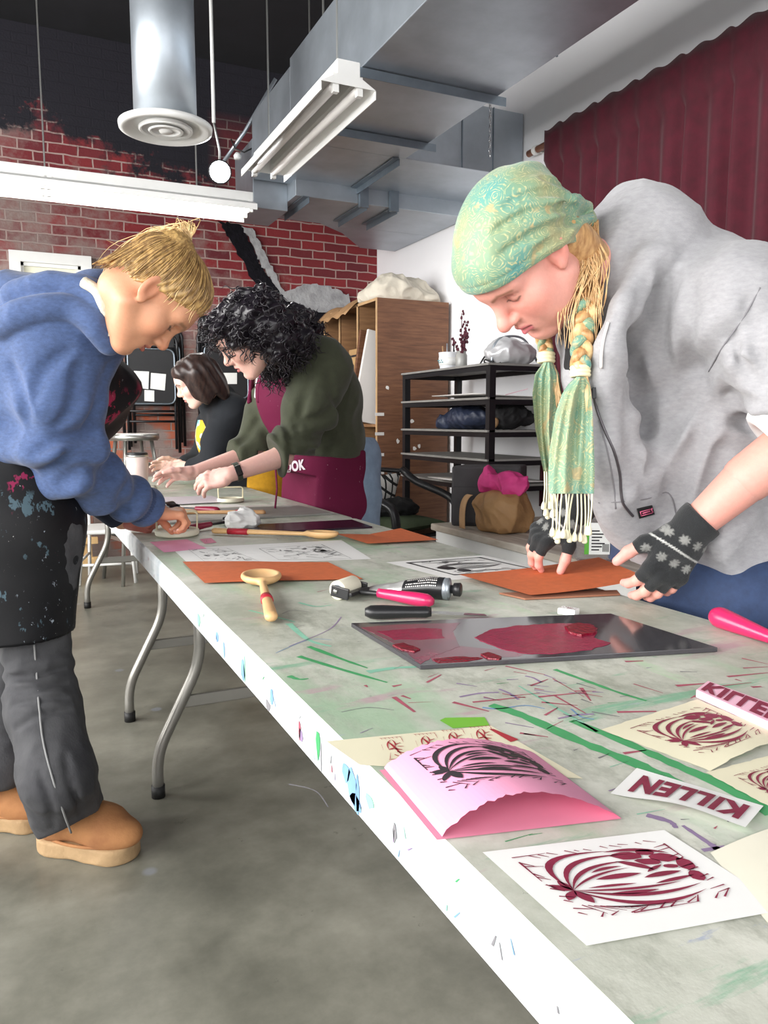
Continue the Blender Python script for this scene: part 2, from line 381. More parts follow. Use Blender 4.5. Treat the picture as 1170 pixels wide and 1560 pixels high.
# shell
mb=MB(); mb.box((X_L-.2,Y_B-.2,-.12),(X_R+.2,Y_F+.2,0)); struct(mb.build('floor',M['concrete']))
mb=MB(); mb.box((X_L-.2,Y_B-.2,Z_C),(X_R+.2,Y_F+.2,Z_C+.1)); struct(mb.build('ceiling',M['dark_ceiling']))
mb=MB(); mb.box((X_L-.2,Y_F,0),(X_R+.2,Y_F+.2,Z_C)); struct(mb.build('wall_far',M['brick']))
mb=MB(); mb.box((X_R,Y_B-.2,0),(X_R+.2,Y_F,Z_C)); struct(mb.build('wall_right',M['white_wall']))
# left wall and wall behind the viewer with tall window openings
def pierced(name,axis,pos,lo,hi,openings,z0,z1,th):
    mb=MB(); e=lo
    def bx(a,b,za,zb):
        if axis=='x': mb.box((pos-th,a,za),(pos,b,zb))
        else: mb.box((a,pos-th,za),(b,pos,zb))
    for a,b in openings:
        bx(e,a,0,Z_C); bx(a,b,0,z0); bx(a,b,z1,Z_C); e=b
    bx(e,hi,0,Z_C)
    return struct(mb.build(name,M['white_wall']))
LW=[(-1.9,.1),(.5,2.5),(2.9,4.9)]
BW=[(-2.6,-.6),(0.0,2.0)]
pierced('wall_left','x',X_L,Y_B-.2,Y_F,LW,.75,3.3,.2)
pierced('wall_near','y',Y_B,X_L,X_R,BW,.75,3.3,.2)
wn=2
for a,b in LW:
    mb=MB()
    for y in (a+.03,(a+b)/2,b-.03): mb.box((X_L-.14,y-.03,.75),(X_L-.06,y+.03,3.3))
    for z in (.78,2.0,3.27): mb.box((X_L-.14,a,z-.03),(X_L-.06,b,z+.03))
    struct(mb.build('window_%d'%wn,M['white_paint'])); wn+=1
for a,b in BW:
    mb=MB()
    for x in (a+.03,(a+b)/2,b-.03): mb.box((x-.03,Y_B-.14,.75),(x+.03,Y_B-.06,3.3))
    for z in (.78,2.0,3.27): mb.box((a,Y_B-.14,z-.03),(b,Y_B-.06,z+.03))
    struct(mb.build('window_%d'%wn,M['white_paint'])); wn+=1
# small white window on the brick
mb=MB(); x0,x1,z0,z1=.0,.56,1.62,2.31
for lo,hi in (((x0,0,z1-.075),(x1,0,z1)),((x0,0,z0),(x1,0,z0+.075)),((x0,0,z0+.0751),(x0+.075,0,z1-.0751)),((x1-.075,0,z0+.0751),(x1,0,z1-.0751))): mb.box((lo[0],6.34,lo[2]),(hi[0],6.41,hi[2]))
for lo,hi in (((x0+.07,z1-.1),(x1-.07,z1-.07)),((x0+.07,z0),(x0+.095,z1-.07)),((x1-.095,z0),(x1-.07,z1-.07))): mb.box((lo[0],6.365,lo[1]),(hi[0],6.41,hi[1]))
w1=struct(mb.build('window_1',M['white_paint']))
mb=MB(); mb.box((x0+.07,6.385,z0+.07),(x1-.07,6.405,z1-.07)); mb.box((x0+.09,6.38,2.07),(x1-.09,6.392,2.1)); struct(mb.build('pane',M['pane'],w1))
# scar of an old stair on the brick: plaster patch and black paint, a centimetre proud
def patch(name,pxs,mt,y0,seed,jit=.012):
    r=random.Random(seed); P=[ony(x,y,6.4) for x,y in pxs]; out=[]
    for i in range(len(P)):
        a=P[i]; b=P[(i+1)%len(P)]; n=max(2,int(np.linalg.norm(b-a)/.025))
        for k in range(n):
            t=k/n; q=a+(b-a)*t; out.append((q[0]+r.uniform(-jit,jit),q[2]+r.uniform(-jit,jit)))
    mb=MB(); n=len(out); mb.add([(x,y0,z) for x,z in out]+[(x,6.41,z) for x,z in out],[tuple(range(n))]+[(i,(i+1)%n,n+(i+1)%n,n+i) for i in range(n)])
    return struct(mb.build(name,mt))
patch('trim_1',[(333,338),(366,342),(378,366),(392,396),(408,424),(428,448),(450,470),(532,476),(520,496),(498,514),(470,512),(440,500),(415,470),(392,440),(372,404),(352,368)],M['tar_black'],6.385,3)
patch('trim_2',[(368,344),(386,352),(398,380),(408,398),(424,432),(434,446),(452,436),(476,432),(506,440),(530,450),(534,462),(528,478),(486,476),(450,466),(432,456),(412,428),(394,398),(380,366)],M['plaster_grey'],6.375,4)
# ================================================================ CEILING THINGS
# duct work: a trunk towards the viewer, a branch to the right wall and a lower branch behind
dk=thing('air_duct','galvanised rectangular air ducts with angle iron stiffeners under the ceiling','air duct',(2.2,4.5,2.6))
def ductbox(name,lo,hi,seams=None):
    mb=MB(); mb.box(lo,hi); return mb.build(name,M['galv'],dk,bevel=.004)
ductbox('trunk',(1.42,.2,2.6),(2.12,4.2,3.02))
ductbox('branch',(1.42,4.2,2.6),(2.94,4.95,2.98))
ductbox('branch',(1.66,4.83,2.5),(2.94,5.42,2.86))
ductbox('branch',(1.43,4.99,2.44),(1.66,5.42,2.86))
mb=MB(); mb.prism([(2.05,5.42),(2.94,5.42),(2.94,6.02),(2.62,6.02),(2.3,5.62)],2.5,2.8); 
mb.build('elbow',M['galv'],dk)
def angle_iron(a,b,name='stiffener',w=.04):
    mb=MB(); mb.bar(a,b,w,.004); a2=(a[0],a[1],a[2]-.018); b2=(b[0],b[1],b[2]-.018)
    d=Vector(b)-Vector(a); side=Vector((0,0,1)).cross(d).normalized()*(w/2)
    mb.bar(Vector(a)-side+Vector((0,0,-.018)),Vector(b)-side+Vector((0,0,-.018)),.004,.04); mb.build(name,M['galv_dark'],dk)
for y in (1.4,2.2,3.25,3.93): angle_iron((1.40,y,2.594),(2.16,y,2.594))
for x in (2.06,): angle_iron((x,4.2,2.594),(x,4.83,2.594))
for x in (1.72,2.12,2.34): angle_iron((x,4.8,2.494),(x,5.3,2.494))
for x,z0,y in ((2.12,2.46,4.8),(2.34,2.46,4.8)):
    mb=MB(); mb.box((x-.03,y-.008,2.47),(x+.03,y+.022,2.6)); mb.build('flange',M['galv_dark'],dk)
for x in (2.5,2.72):
    mb=MB(); mb.box((x-.003,4.193,2.6),(x+.003,4.2,2.98)); mb.build('seam',M['galv_dark'],dk)
for y in (1.8,2.8): 
    mb=MB(); mb.box((2.12,y-.004,2.6),(2.126,y+.004,3.02)); mb.build('seam',M['galv_dark'],dk)
for (x,y) in ((1.5,1.4),(2.05,1.4),(1.5,3.9),(2.05,3.93),(2.8,4.6),(1.9,5.2),(2.8,5.2)):
    mb=MB(); mb.tube([(x,y,2.8),(x,y,Z_C)],.006,6); mb.build('hanger_rod',M['steel'],dk)
# round ceiling diffuser
df=thing('ceiling_diffuser','round white ceiling air diffuser with concentric rings at top left','air vent',(.73,4.06,2.5))
mb=MB(); mb.lathe([(.225,.02),(.222,0),(.2,-.006),(.165,.015),(.14,.035)],48,(.73,4.06,2.5)); mb.build('rim',M['white_paint'],df,True)
for r in (.13,.085):
    mb=MB(); mb.lathe([(r,-.0),(r-.008,-.008),(r-.05,.03),(r-.045,.04),(r,.008)],48,(.73,4.06,2.5+(.0 if r>.1 else -.004))); mb.build('ring',M['white_paint'],df,True)
mb=MB(); mb.lathe([(0,-.012),(.03,-.01),(.038,.002),(.03,.03)],32,(.73,4.06,2.5)); mb.build('center_cap',M['white_paint'],df,True)
mb=MB(); mb.lathe([(.15,.03),(.15,.5),(.15,Z_C-2.5)],40,(.73,4.06,2.5)); mb.build('duct_neck',M['galv'],df,True)
# fluorescent strip lights
def strip_light(name,label,a,b,width,z,lit,hang):
    """a,b: ends of centre line (x,y)"""
    t=thing(name,label,'strip light',((a[0]+b[0])/2,(a[1]+b[1])/2,z))
    A=np.array([a[0],a[1],z]); Bq=np.array([b[0],b[1],z]); d=unit(Bq-A); s=np.array([-d[1],d[0],0])
    prof=[(-width/2,0),(-width/2,.035),(-width*.2,.075),(-width*.2,.13),(width*.2,.13),(width*.2,.075),(width/2,.035),(width/2,0)]
    mb=MB()
    for P,Q in zip(prof[:-1],prof[1:]):
        mb.add([A+s*P[0]+[0,0,P[1]],Bq+s*P[0]+[0,0,P[1]],Bq+s*Q[0]+[0,0,Q[1]],A+s*Q[0]+[0,0,Q[1]]],[(0,1,2,3)])
    mb.build('reflector',M['white_paint'],t,solid=.004,recalc=False)
    for e in (A,Bq):
        mb=MB(); mb.add([e+s*p[0]+[0,0,p[1]] for p in prof[1:-1]],[tuple(range(6))]); mb.build('end_cap',M['white_paint'],t,solid=.003)
    Lq=np.linalg.norm(Bq-A); nseg=max(1,round(Lq/1.22))
    for k in range(nseg):
        for o in (-.22,.22):
            p0=A+d*(Lq*k/nseg+.03)+s*width*o+[0,0,.035]; p1=A+d*(Lq*(k+1)/nseg-.03)+s*width*o+[0,0,.035]
            mb=MB(); mb.tube([p0,p1],.019,12); mb.build('tube',M['tube_on'] if lit else M['white_board'],t,True)
            for p,dd in ((p0,1),(p1,-1)):
                mb=MB(); c=p-d*dd*.012; mb.box((-.012,-.012,-.03),(.012,.012,.045),M=Matrix.Translation(Vector(c))); mb.build('socket',M['white_paint'],t)
    for f in hang:
        c=A+d*Lq*f; mb=MB(); mb.tube([c+[0,0,.13],c+[0,0,Z_C-z]],.005,6); mb.build('hanger_rod',M['steel'],t)
    return t
strip_light('strip_light','long lit white fluorescent strip light hanging in front of the brick wall',(-1.0,5.1),(1.43,5.06),.34,2.4,True,(.12,.5,.86))
strip_light('strip_light','unlit white fluorescent strip light hanging end-on beside the air duct',(1.285,4.28),(1.285,3.06),.24,2.4,False,(.1,.9))
# spotlight
sl=thing('spotlight','small bright spotlight with round lens hanging at the top in front of the bricks','spotlight',at(335,262,4.67))
c=Vector(at(335,262,4.67)); aim=(Vector((.3,1.2,1.2))-c).normalized(); Mx=Matrix.Translation(c)@rot_to((1,0,0),aim)
mb=MB(); mb.lathe([(.03,-.13),(.045,-.12),(.066,-.02),(.07,0),(.066,.004),(.06,-.004)],28,M=Mx); mb.build('housing',M['black_metal'],sl,True)
mb=MB(); mb.lathe([(0,-.003),(.062,-.003)],28,M=Mx); mb.build('lens',M['spot_on'],sl,True)
top=c+Vector((-.03,0,.28)); mb=MB(); mb.tube([c-aim*.1,c-aim*.1+Vector((0,0,.12)),top],.008,8); mb.build('arm',M['steel'],sl,True)
mb=MB(); mb.tube([top,(top.x,top.y,Z_C)],.011,8); mb.build('stem',M['white_paint'],sl,True)
# conduit with a small junction fitting
cd=thing('conduit_pipe','thin grey conduit pipe slanting up beside the spotlight','pipe',at(352,235,4.9))
mb=MB(); mb.tube([at(338,250,4.95),at(372,202,4.9),at(420,120,4.8)],.012,8); mb.build('pipe',M['galv'],cd,True)
mb=MB(); mb.tube([at(352,212,4.9),at(358,226,4.9),at(372,232,4.9),at(384,226,4.9)],.005,6); mb.build('cable',M['rubber'],cd,True)
mb=MB(); mb.lathe([(0,-.012),(.022,-.01),(.026,.01),(.012,.03)],14,at(362,240,4.9)); mb.build('fitting',M['white_paint'],cd,True)
# hanging chain
ch=MB(); 
for k in range(44):
    z=2.66+k*.0285; cpt=Vector((2.62,4.08,z)); a=[]
    for j in range(10):
        th=2*PI*j/10; q=Vector((math.cos(th)*.007,0,math.sin(th)*.018)); a.append(cpt+(q if k%2 else Vector((0,q.x,q.z))))
    ch.tube(a,.0028,5,closed=True)
tag(ch.build('hanging_chain',M['chrome'],smooth=True),'short steel chain hanging in front of the duct side','chain')
# ================================================================ CURTAIN
ct=thing('curtain','heavy maroon velvet curtain on a rod along the white wall','curtain',(2.89,2,.57))
mb=MB(); mb.tube([(2.9,-1.2,2.70),(2.9,4.08,2.70)],.02,12); mb.build('rod',M['rod'],ct,True)
mb=MB(); mb.tube([(2.9,4.02,2.70),(2.9,3.99,2.70)],.027,14); mb.box((2.9,3.995,2.69),(2.95,4.015,2.71)); mb.build('bracket',M['white_paint'],ct)
mb=MB()
def cur(u,v):
    y=3.88-5.1*u; ph=y*2*PI/.15+1.3*math.sin(y*2.3)+.6*math.sin(y*5.1); z=2.765-2.20*v
    amp=.010+.020*min(1,v*4); x=2.895+amp*math.sin(ph)+.008*math.sin(ph*.5+2+v*2)*min(1,v*3)
    if v<.08: x=2.868+.006*math.sin(ph)
    return (x,y+.01*math.sin(ph*.5),z+.012*math.sin(ph)*(v<.02))
mb.grid(cur,420,40); mb.build('drape',M['velvet'],ct,True,solid=.006)
# ================================================================ CABINET AT THE FAR RIGHT
cx0,cx1,cy0,cy1,ctop=2.34,2.92,5.07,6.12,1.95
cb=thing('storage_cabinet','tall brown plywood cabinet with open bays standing in the far right corner','cabinet',(2.63,5.6,0))
mb=MB(); mb.box((cx0,cy0,0),(cx1,cy0+.02,ctop)); mb.build('side_panel',M['ply'],cb)
mb=MB(); mb.box((cx0,cy1-.02,0),(cx1,cy1,ctop)); mb.build('side_panel',M['ply_in'],cb)
mb=MB(); mb.box((cx1-.02,cy0+.02,0),(cx1,cy1-.02,ctop)); mb.build('back_panel',M['ply_in'],cb)
mb=MB(); mb.box((cx0,cy0+.02,ctop-.02),(cx1-.02,cy1-.02,ctop)); mb.build('top_panel',M['ply_in'],cb)
for y in (5.42,5.78): 
    mb=MB(); mb.box((cx0+.01,y-.009,.1),(cx1-.02,y+.009,ctop-.02)); mb.build('divider',M['ply_in'],cb)
for z in (.1,1.06): 
    mb=MB(); mb.box((cx0+.01,cy0+.02,z-.02),(cx1-.02,cy1-.02,z)); mb.build('shelf',M['ply_in'],cb)
mb=MB()
for y in (cy0+.01,5.42,5.78,cy1-.01): mb.box((cx0-.006,y-.01,0),(cx0,y+.01,ctop))
mb.box((cx0-.006,cy0+.02,ctop-.02),(cx0,cy1-.02,ctop)); mb.build('edge_strip',M['ply_light'],cb)
for z in (1.12,.98,.83,.7,.6):
    mb=MB(); mb.box((cx0-.02,cy0-.004,z),(cx0+.05,cy0-.0002,z+.022)); mb.build('tape_scrap',M['white_board'],cb)
rt=random.Random(4)
for x,z in ((2.42,1.32),(2.62,1.08),(2.64,.88),(2.68,.9),(2.5,.94)):
    mb=MB(); mb.prism([(x+.018*rt.uniform(.4,1)*math.cos(a),z+.022*rt.uniform(.4,1)*math.sin(a)) for a in np.linspace(0,2*PI,9)[:-1]],cy0-.003,cy0-.0002,M=Matrix(((1,0,0,0),(0,0,1,0),(0,1,0,0),(0,0,0,1)))); mb.build('paint_scuff',M['white_board'],cb)
def leaning(name,label,cat,y,th,x0,z0,x1,z1,wd,mt):
    mb=MB(); mb.bar((x0,y,z0),(x1,y,z1),th,wd,up=(1,0,0)); return tag(mb.build(name,mt,bevel=.004),label,cat)
leaning('hardboard_sheet','tall brown hardboard panel leaning in the cabinet bay beside the white board','panel',5.34,.03,2.33,1.08,2.42,1.74,.2,M['ply'])
leaning('foam_board_sheet','tall white foam board leaning at the front of the cabinet bay','panel',5.2,.03,2.31,1.07,2.44,1.72,.24,M['white_board'])
# cardboard boxes in the far bays
def card_box(label,lo,hi):
    t=thing('cardboard_box',label,'box',((lo[0]+hi[0])/2,(lo[1]+hi[1])/2,lo[2])); mb=MB(); mb.box(lo,hi); mb.build('carton',M['card'],t,bevel=.004)
    mb=MB(); mb.box((lo[0]-.002,lo[1]+.03,hi[2]-.06),(lo[0],hi[1]-.03,hi[2]-.045)); mb.box((lo[0]-.002,lo[1]+.02,lo[2]+.02),(lo[0],lo[1]+.035,hi[2]-.05)); mb.build('packing_tape',M['dark_ink'],t); return t
card_box('brown cardboard box on the cabinet shelf with dark printing on its front',(2.35,5.5,1.06),(2.8,5.76,1.56))
card_box('flat cardboard box lying on top of the printed box in the cabinet',(2.4,5.52,1.56),(2.8,5.74,1.64))
card_box('brown cardboard carton in the cabinet bay nearest the brick wall',(2.36,5.82,1.06),(2.8,6.06,1.5))
# kraft paper on top of the cabinet
mb=MB()
def kr(u,v): return (2.32+.22*v-.14*(1-v)**2*.6,5.42+.62*u,1.965+.03*math.sin(u*7)*v+.035*math.sin(v*PI)+.012*math.sin(u*19+v*5)-.1*(1-v)**3)
mb.grid(kr,24,10); tag(mb.build('kraft_paper_sheet',M['kraft'],smooth=True,solid=.002),'sheet of brown kraft paper drooping over the cabinet top edge','paper')
mb=MB(); mb.box((2.42,5.3,1.951),(2.62,5.5,1.99)); tag(mb.build('folder',mat('red_card',srgb(168,70,56),.7),bevel=.004),'red folder lying on the cabinet top beside the canvas bundle','folder')
# ================================================================ BLACK METAL SHELF
sx0,sx1,sy0,sy1=2.40,2.85,3.70,4.79
sh=thing('metal_shelf','black metal shelving unit with open shelves against the white wall','shelf',(2.66,4.25,0))
for x in (sx0+.02,sx1-.02):
    for y in (sy0+.02,sy1-.02):
        mb=MB(); mb.box((x-.02,y-.02,0),(x+.02,y+.02,1.395)); mb.build('post',M['black_metal'],sh)
SHZ=(1.4,1.21,1.025,.86,.71,.3)
for i,z in enumerate(SHZ):
    mb=MB(); w=.035
    mb.box((sx0,sy0+.04,z-w),(sx0+.02,sy1-.04,z-.006)); mb.box((sx1-.02,sy0+.04,z-w),(sx1,sy1-.04,z-.006)); mb.box((sx0+.04,sy0,z-w),(sx1-.04,sy0+.02,z-.006)); mb.box((sx0+.04,sy1-.02,z-w),(sx1-.04,sy1,z-.006))
    mb.build('rail',M['black_metal'],sh)
    mb=MB(); mb.box((sx0-.012,sy0+.0,z-.006),(sx1,sy1,z+.006)); mb.build('shelf_board',M['shelf_top'],sh)
def sheet_on(label,lo,hi,z,mt=None):
    mb=MB(); mb.grid(lambda u,v:(lo[0]+(hi[0]-lo[0])*u,lo[1]+(hi[1]-lo[1])*v,z+.004+.012*(1-u)**2),8,2); return tag(mb.build('white_card_sheet',mt or M['white_board'],solid=.004,smooth=True),label,'card')
sheet_on('white card sheet overhanging the second black shelf from the top',(2.36,3.78),(2.83,4.3),1.222)
sheet_on('wide white card sheet overhanging the lowest visible shelf behind the dark box',(2.28,3.72),(2.83,4.2),.722)
def bag(name,fn,lo,hi,h,mt,label,cat,parent=None):
    me,P=sdf_mesh(fn,lo,hi,h,name); me.materials.append(mt); o=link(name,me,parent)
    return tag(o,label,cat) if label else o
def crumple(N,p,amp,sc): return amp*(np.abs(N(p,sc))*2.4-.55)+amp*.45*(np.abs(N(p[:,[1,2,0]],sc*2.3))*2.4-.55)
# canvas bundle on the cabinet
NZ=Noise3(11,8)
def f_canvas(p):
    d=sd_ell(p,(2.62,5.35,1.99),(.29,.2,.12)); d=smin(d,sd_ell(p,(2.55,5.25,2.05),(.16,.13,.1)),.05); d=smin(d,sd_ell(p,(2.72,5.3,2.04),(.17,.12,.1)),.05); d=smin(d,sd_ell(p,(2.82,5.25,1.99),(.1,.12,.05)),.04)
    d=d+crumple(NZ,p,.022,24)
    return smax(d,1.953-p[:,2],.006)
bag('canvas_bundle',f_canvas,(2.2,5.0,1.93),(3.0,5.62,2.22),.009,M['canvas'],'crumpled bundle of off-white canvas lying on top of the brown cabinet','cloth')
# tub and dried flowers and cable on the shelf top
TZ=1.406
tp=(2.52,4.37)
tb=thing('plastic_tub','white plastic tub with a printed label standing on the black shelf','tub',(tp[0],tp[1],TZ))
mb=MB(); mb.lathe([(.05,0),(.056,.01),(.064,.1),(.066,.112),(.06,.112),(.055,.02)],24,(tp[0],tp[1],TZ)); mb.build('tub_body',M['cream_bag'],tb,True)
mb=MB(); mb.lathe([(.0612,.03),(.0645,.08)],24,(tp[0],tp[1],TZ)); mb.build('label_band',M['label_white'],tb,True)
mb=MB()
for k in range(6): mb.box((tp[0]-.0665,tp[1]-.03+.01*k,TZ+.045+.012*(k%2)),(tp[0]-.058,tp[1]-.024+.01*k,TZ+.052+.012*(k%2)))
mb.build('print_mark',mat('teal_print',srgb(90,150,160),.6),tb)
for k in range(5):
    a=k*1.3; mb=MB(); mb.tube([(tp[0]+.03*math.cos(a),tp[1]+.03*math.sin(a),TZ+.02),(tp[0]+.04*math.cos(a),tp[1]+.04*math.sin(a),TZ+.13+.012*k)],.005,6)
    tag(mb.build('marker_pen',[M['navy'],M['velvet'],M['kraft'],M['galv'],M['black_plastic']][k],smooth=True),['dark blue marker','maroon marker','tan marker','grey marker','black marker'][k]+' standing in the white tub on the shelf','pen',group='markers in the white tub')
jp=(2.47,4.13)
jr=thing('flower_jar','frosted jar holding dark dried flower stems on the black shelf','vase',(jp[0],jp[1],TZ))
mb=MB(); mb.lathe([(.032,0),(.036,.01),(.036,.075),(.028,.09),(.03,.1),(.026,.1),(.024,.088),(.032,.07),(.03,.01)],20,(jp[0],jp[1],TZ)); mb.build('jar',mat('frosted_glass',srgb(200,200,196),.25,trans=.5),jr,True)
r=random.Random(5)
for k in range(7):
    h=.15+.14*r.random() if k else .33; ex=r.uniform(-.05,.05); ey=r.uniform(-.08,.08) if k else .02
    pts=smooth_path([(jp[0],jp[1],TZ+.01),(jp[0]+ex*.3,jp[1]+ey*.3,TZ+h*.5),(jp[0]+ex,jp[1]+ey,TZ+h)],6)
    mb=MB(); mb.tube(pts,.0022,5)
    for q in pts[6:]:
        for _ in range(2):
            o=[r.uniform(-.012,.012) for _ in range(3)]; mb.lathe([(0,-.009),(.007,-.003),(.006,.006),(0,.01)],7,(q[0]+o[0],q[1]+o[1],q[2]+o[2]))
    mb.build('dried_stem',mat('dried_flower_maroon',srgb(84,34,48),.8) if k<1 else bpy.data.materials['dried_flower_maroon'],jr,True)
mb=MB(); mb.tube(smooth_path([(2.52,4.0,TZ+.01),(2.52,3.93,TZ+.06),(2.52,3.86,TZ+.03),(2.5,3.83,TZ+.012),(2.47,3.86,TZ+.03),(2.5,3.9,TZ+.014),(2.55,3.82,TZ+.012)],8),.005,6)
tag(mb.build('coiled_cable',M['black_plastic'],smooth=True),'black cable looped on the shelf top near its front corner','cable')
NZ2=Noise3(21,7)
def f_silver(p):
    d=sd_ell(p,(2.65,3.87,TZ+.07),(.165,.11,.075)); d=smin(d,sd_ell(p,(2.6,3.85,TZ+.1),(.08,.07,.06)),.03); return smax(d+crumple(NZ2,p,.012,30),TZ+.001-p[:,2],.006)
sb=thing('vinyl_bag','shiny silver grey bag with a looped handle lying on the black shelf','bag',(2.66,3.87,TZ))
bag('bag_body',f_silver,(2.42,3.7,TZ-.02),(2.9,4.04,TZ+.2),.007,M['silver'],None,None,sb)
mb=MB(); mb.tube(smooth_path([(2.5,3.84,TZ+.02),(2.52,3.84,TZ+.12),(2.6,3.83,TZ+.165),(2.72,3.83,TZ+.15),(2.82,3.84,TZ+.03)],8),.007,8); mb.build('handle',M['galv'],sb,True)
NZ3=Noise3(31,7)
def f_navy(p):
    d=sd_ell(p,(2.56,4.18,1.1),(.13,.22,.075)); d=smin(d,sd_ell(p,(2.5,4.32,1.075),(.09,.08,.05)),.03); return smax(d+crumple(NZ3,p,.016,26),1.032-p[:,2],.006)
bag('cloth_bag',f_navy,(2.38,3.9,1.01),(2.75,4.45,1.2),.008,M['navy'],'dark navy bag slumped on the middle shelf of the black unit','bag')
NZ4=Noise3(41,7)
def f_hat(p):
    d=sd_ell(p,(2.62,3.84,1.12),(.13,.1,.075)); d=smin(d,sd_ell(p,(2.72,3.83,1.1),(.06,.09,.04)),.02); d=smin(d,sd_ell(p,(2.56,3.8,1.06),(.08,.05,.03)),.03); return smax(d+crumple(NZ4,p,.013,34),1.032-p[:,2],.006)
hb=thing('shoulder_bag','black cloth bag with tan lining beside the navy bag on the middle shelf','bag',(2.62,3.84,1.032))
bag('bag_body',f_hat,(2.42,3.68,1.01),(2.85,4.0,1.24),.007,M['black_cloth'],None,None,hb)
mb=MB(); mb.lathe([(0,.02),(.025,.016),(.036,0),(.03,-.012)],16,M=place((2.49,3.79,1.07),0,0,-1.2)); mb.build('tan_lining',M['kraft'],hb,True)
mb=MB(); mb.bar((2.72,3.79,1.27),(2.6,3.84,1.235),.02,.004); tag(mb.build('pink_ruler',mat('pale_pink_plastic',srgb(214,168,180),.5)),'pale pink strip lying slanted on the second shelf behind the scarf','ruler')
# ================================================================ PLATFORM, BOX, PAPER BAG
pl=thing('low_platform','long white painted low platform with worn wooden top along the white wall','platform',(2.3,2.4,0))
mb=MB(); mb.box((1.95,1.1,0),(2.84,3.5,.515)); mb.build('base',M['white_paint'],pl,bevel=.006)
mb=MB(); mb.box((1.93,1.08,.515),(2.85,3.52,.55)); mb.build('top_board',mat('worn_white_boards',srgb(206,200,190),.6,nscale=5,col2=srgb(150,136,120),stretch=(6,.5,1)),pl,bevel=.006)
PZ=.551
def place_on(px,py,z=PZ): q=onz(px,py,z); return q
gb=thing('fabric_storage_box','tall charcoal felt storage box standing on the white platform','box',(2.15,3.4,PZ))
mb=MB(); bx=[(1.97,3.38),(2.27,3.20),(2.42,3.36),(2.12,3.50)]
mb.prism(bx,PZ,PZ+.305); mb.build('box_body',M['grey_fabric'],gb,bevel=.012)
mb=MB(); mb.prism([(1.968,3.372),(2.10,3.294),(2.098,3.29),(1.966,3.368)],PZ+.02,PZ+.2); mb.build('side_pocket',M['grey_fabric'],gb)
NZ5=Noise3(51,9)
def f_bag(p):
    d=sd_box(p,(2.1,3.11,PZ+.085),(.10,.12,.085),frame((1,.1,0),(0,0,1)),.05); d=smin(d,sd_ell(p,(2.1,3.07,PZ+.11),(.10,.10,.085)),.05)
    return smax(d+crumple(NZ5,p,.022,26),PZ-p[:,2],.006)
pb=thing('brown_paper_bag','crumpled brown paper bag with a strap standing on the white platform','bag',(2.1,3.11,PZ))
bag('bag_body',f_bag,(1.9,2.83,PZ-.02),(2.32,3.39,PZ+.26),.007,M['brown_paper'],None,None,pb)
mb=MB(); mb.grid(lambda u,v:(2.0-.04*u,3.22+.03*math.sin(u*3)+.05*v,PZ+.17-.165*u**1.2+.02*math.sin(u*PI)),14,2); mb.build('strap',M['kraft'],pb,True,solid=.004)
NZ6=Noise3(61,9)
def f_pink(p):
    d=sd_ell(p,(2.1,3.13,PZ+.225),(.09,.095,.045)); d=smin(d,sd_ell(p,(2.08,3.20,PZ+.25),(.05,.05,.055)),.03); d=smin(d,sd_ell(p,(2.12,3.04,PZ+.225),(.07,.07,.04)),.04); d=smin(d,sd_ell(p,(2.1,3.02,PZ+.26),(.03,.05,.03)),.04)
    return d+crumple(NZ6,p,.026,30)
bag('crumpled_cloth',f_pink,(1.92,2.83,PZ+.16),(2.3,3.39,PZ+.4),.006,M['pink_cloth'],'hot pink crumpled cloth stuffed in the top of the brown paper bag','cloth')
# clear clamshell with a printed label on the platform edge
q=(1.98,2.28)
cl=thing('blister_package','clear plastic package with a white and green label standing behind the gloved hand','package',(q[0],q[1],PZ))
Mq=place((q[0],q[1],PZ),math.radians(-28))
mb=MB(); mb.box((-.085,-.03,0),(.085,.03,.2),M=Mq); mb.build('clear_shell',M['clear'],cl,bevel=.01)
mb=MB(); mb.box((-.045,-.0325,.03),(.035,-.0315,.15),M=Mq); mb.build('label_panel',M['label_white'],cl)
mb=MB(); mb.box((-.06,-.033,.03),(-.043,-.0318,.15),M=Mq); mb.build('label_stripe',M['label_green'],cl)
mb=MB()
for k in range(7): mb.box((-.034,-.0336,.045+.012*k),(-.005+.01*(k%3),-.0326,.050+.012*k),M=Mq)
for k in range(5): mb.box((.008+.005*k,-.0336,.04),(.0105+.005*k,-.0326,.07),M=Mq)
mb.build('label_print',M['dark_ink'],cl)
mb=MB(); mb.box((.04,-.028,.01),(.08,.02,.17),M=Mq); mb.build('blue_insert',mat('blue_insert',srgb(60,86,140),.6),cl)
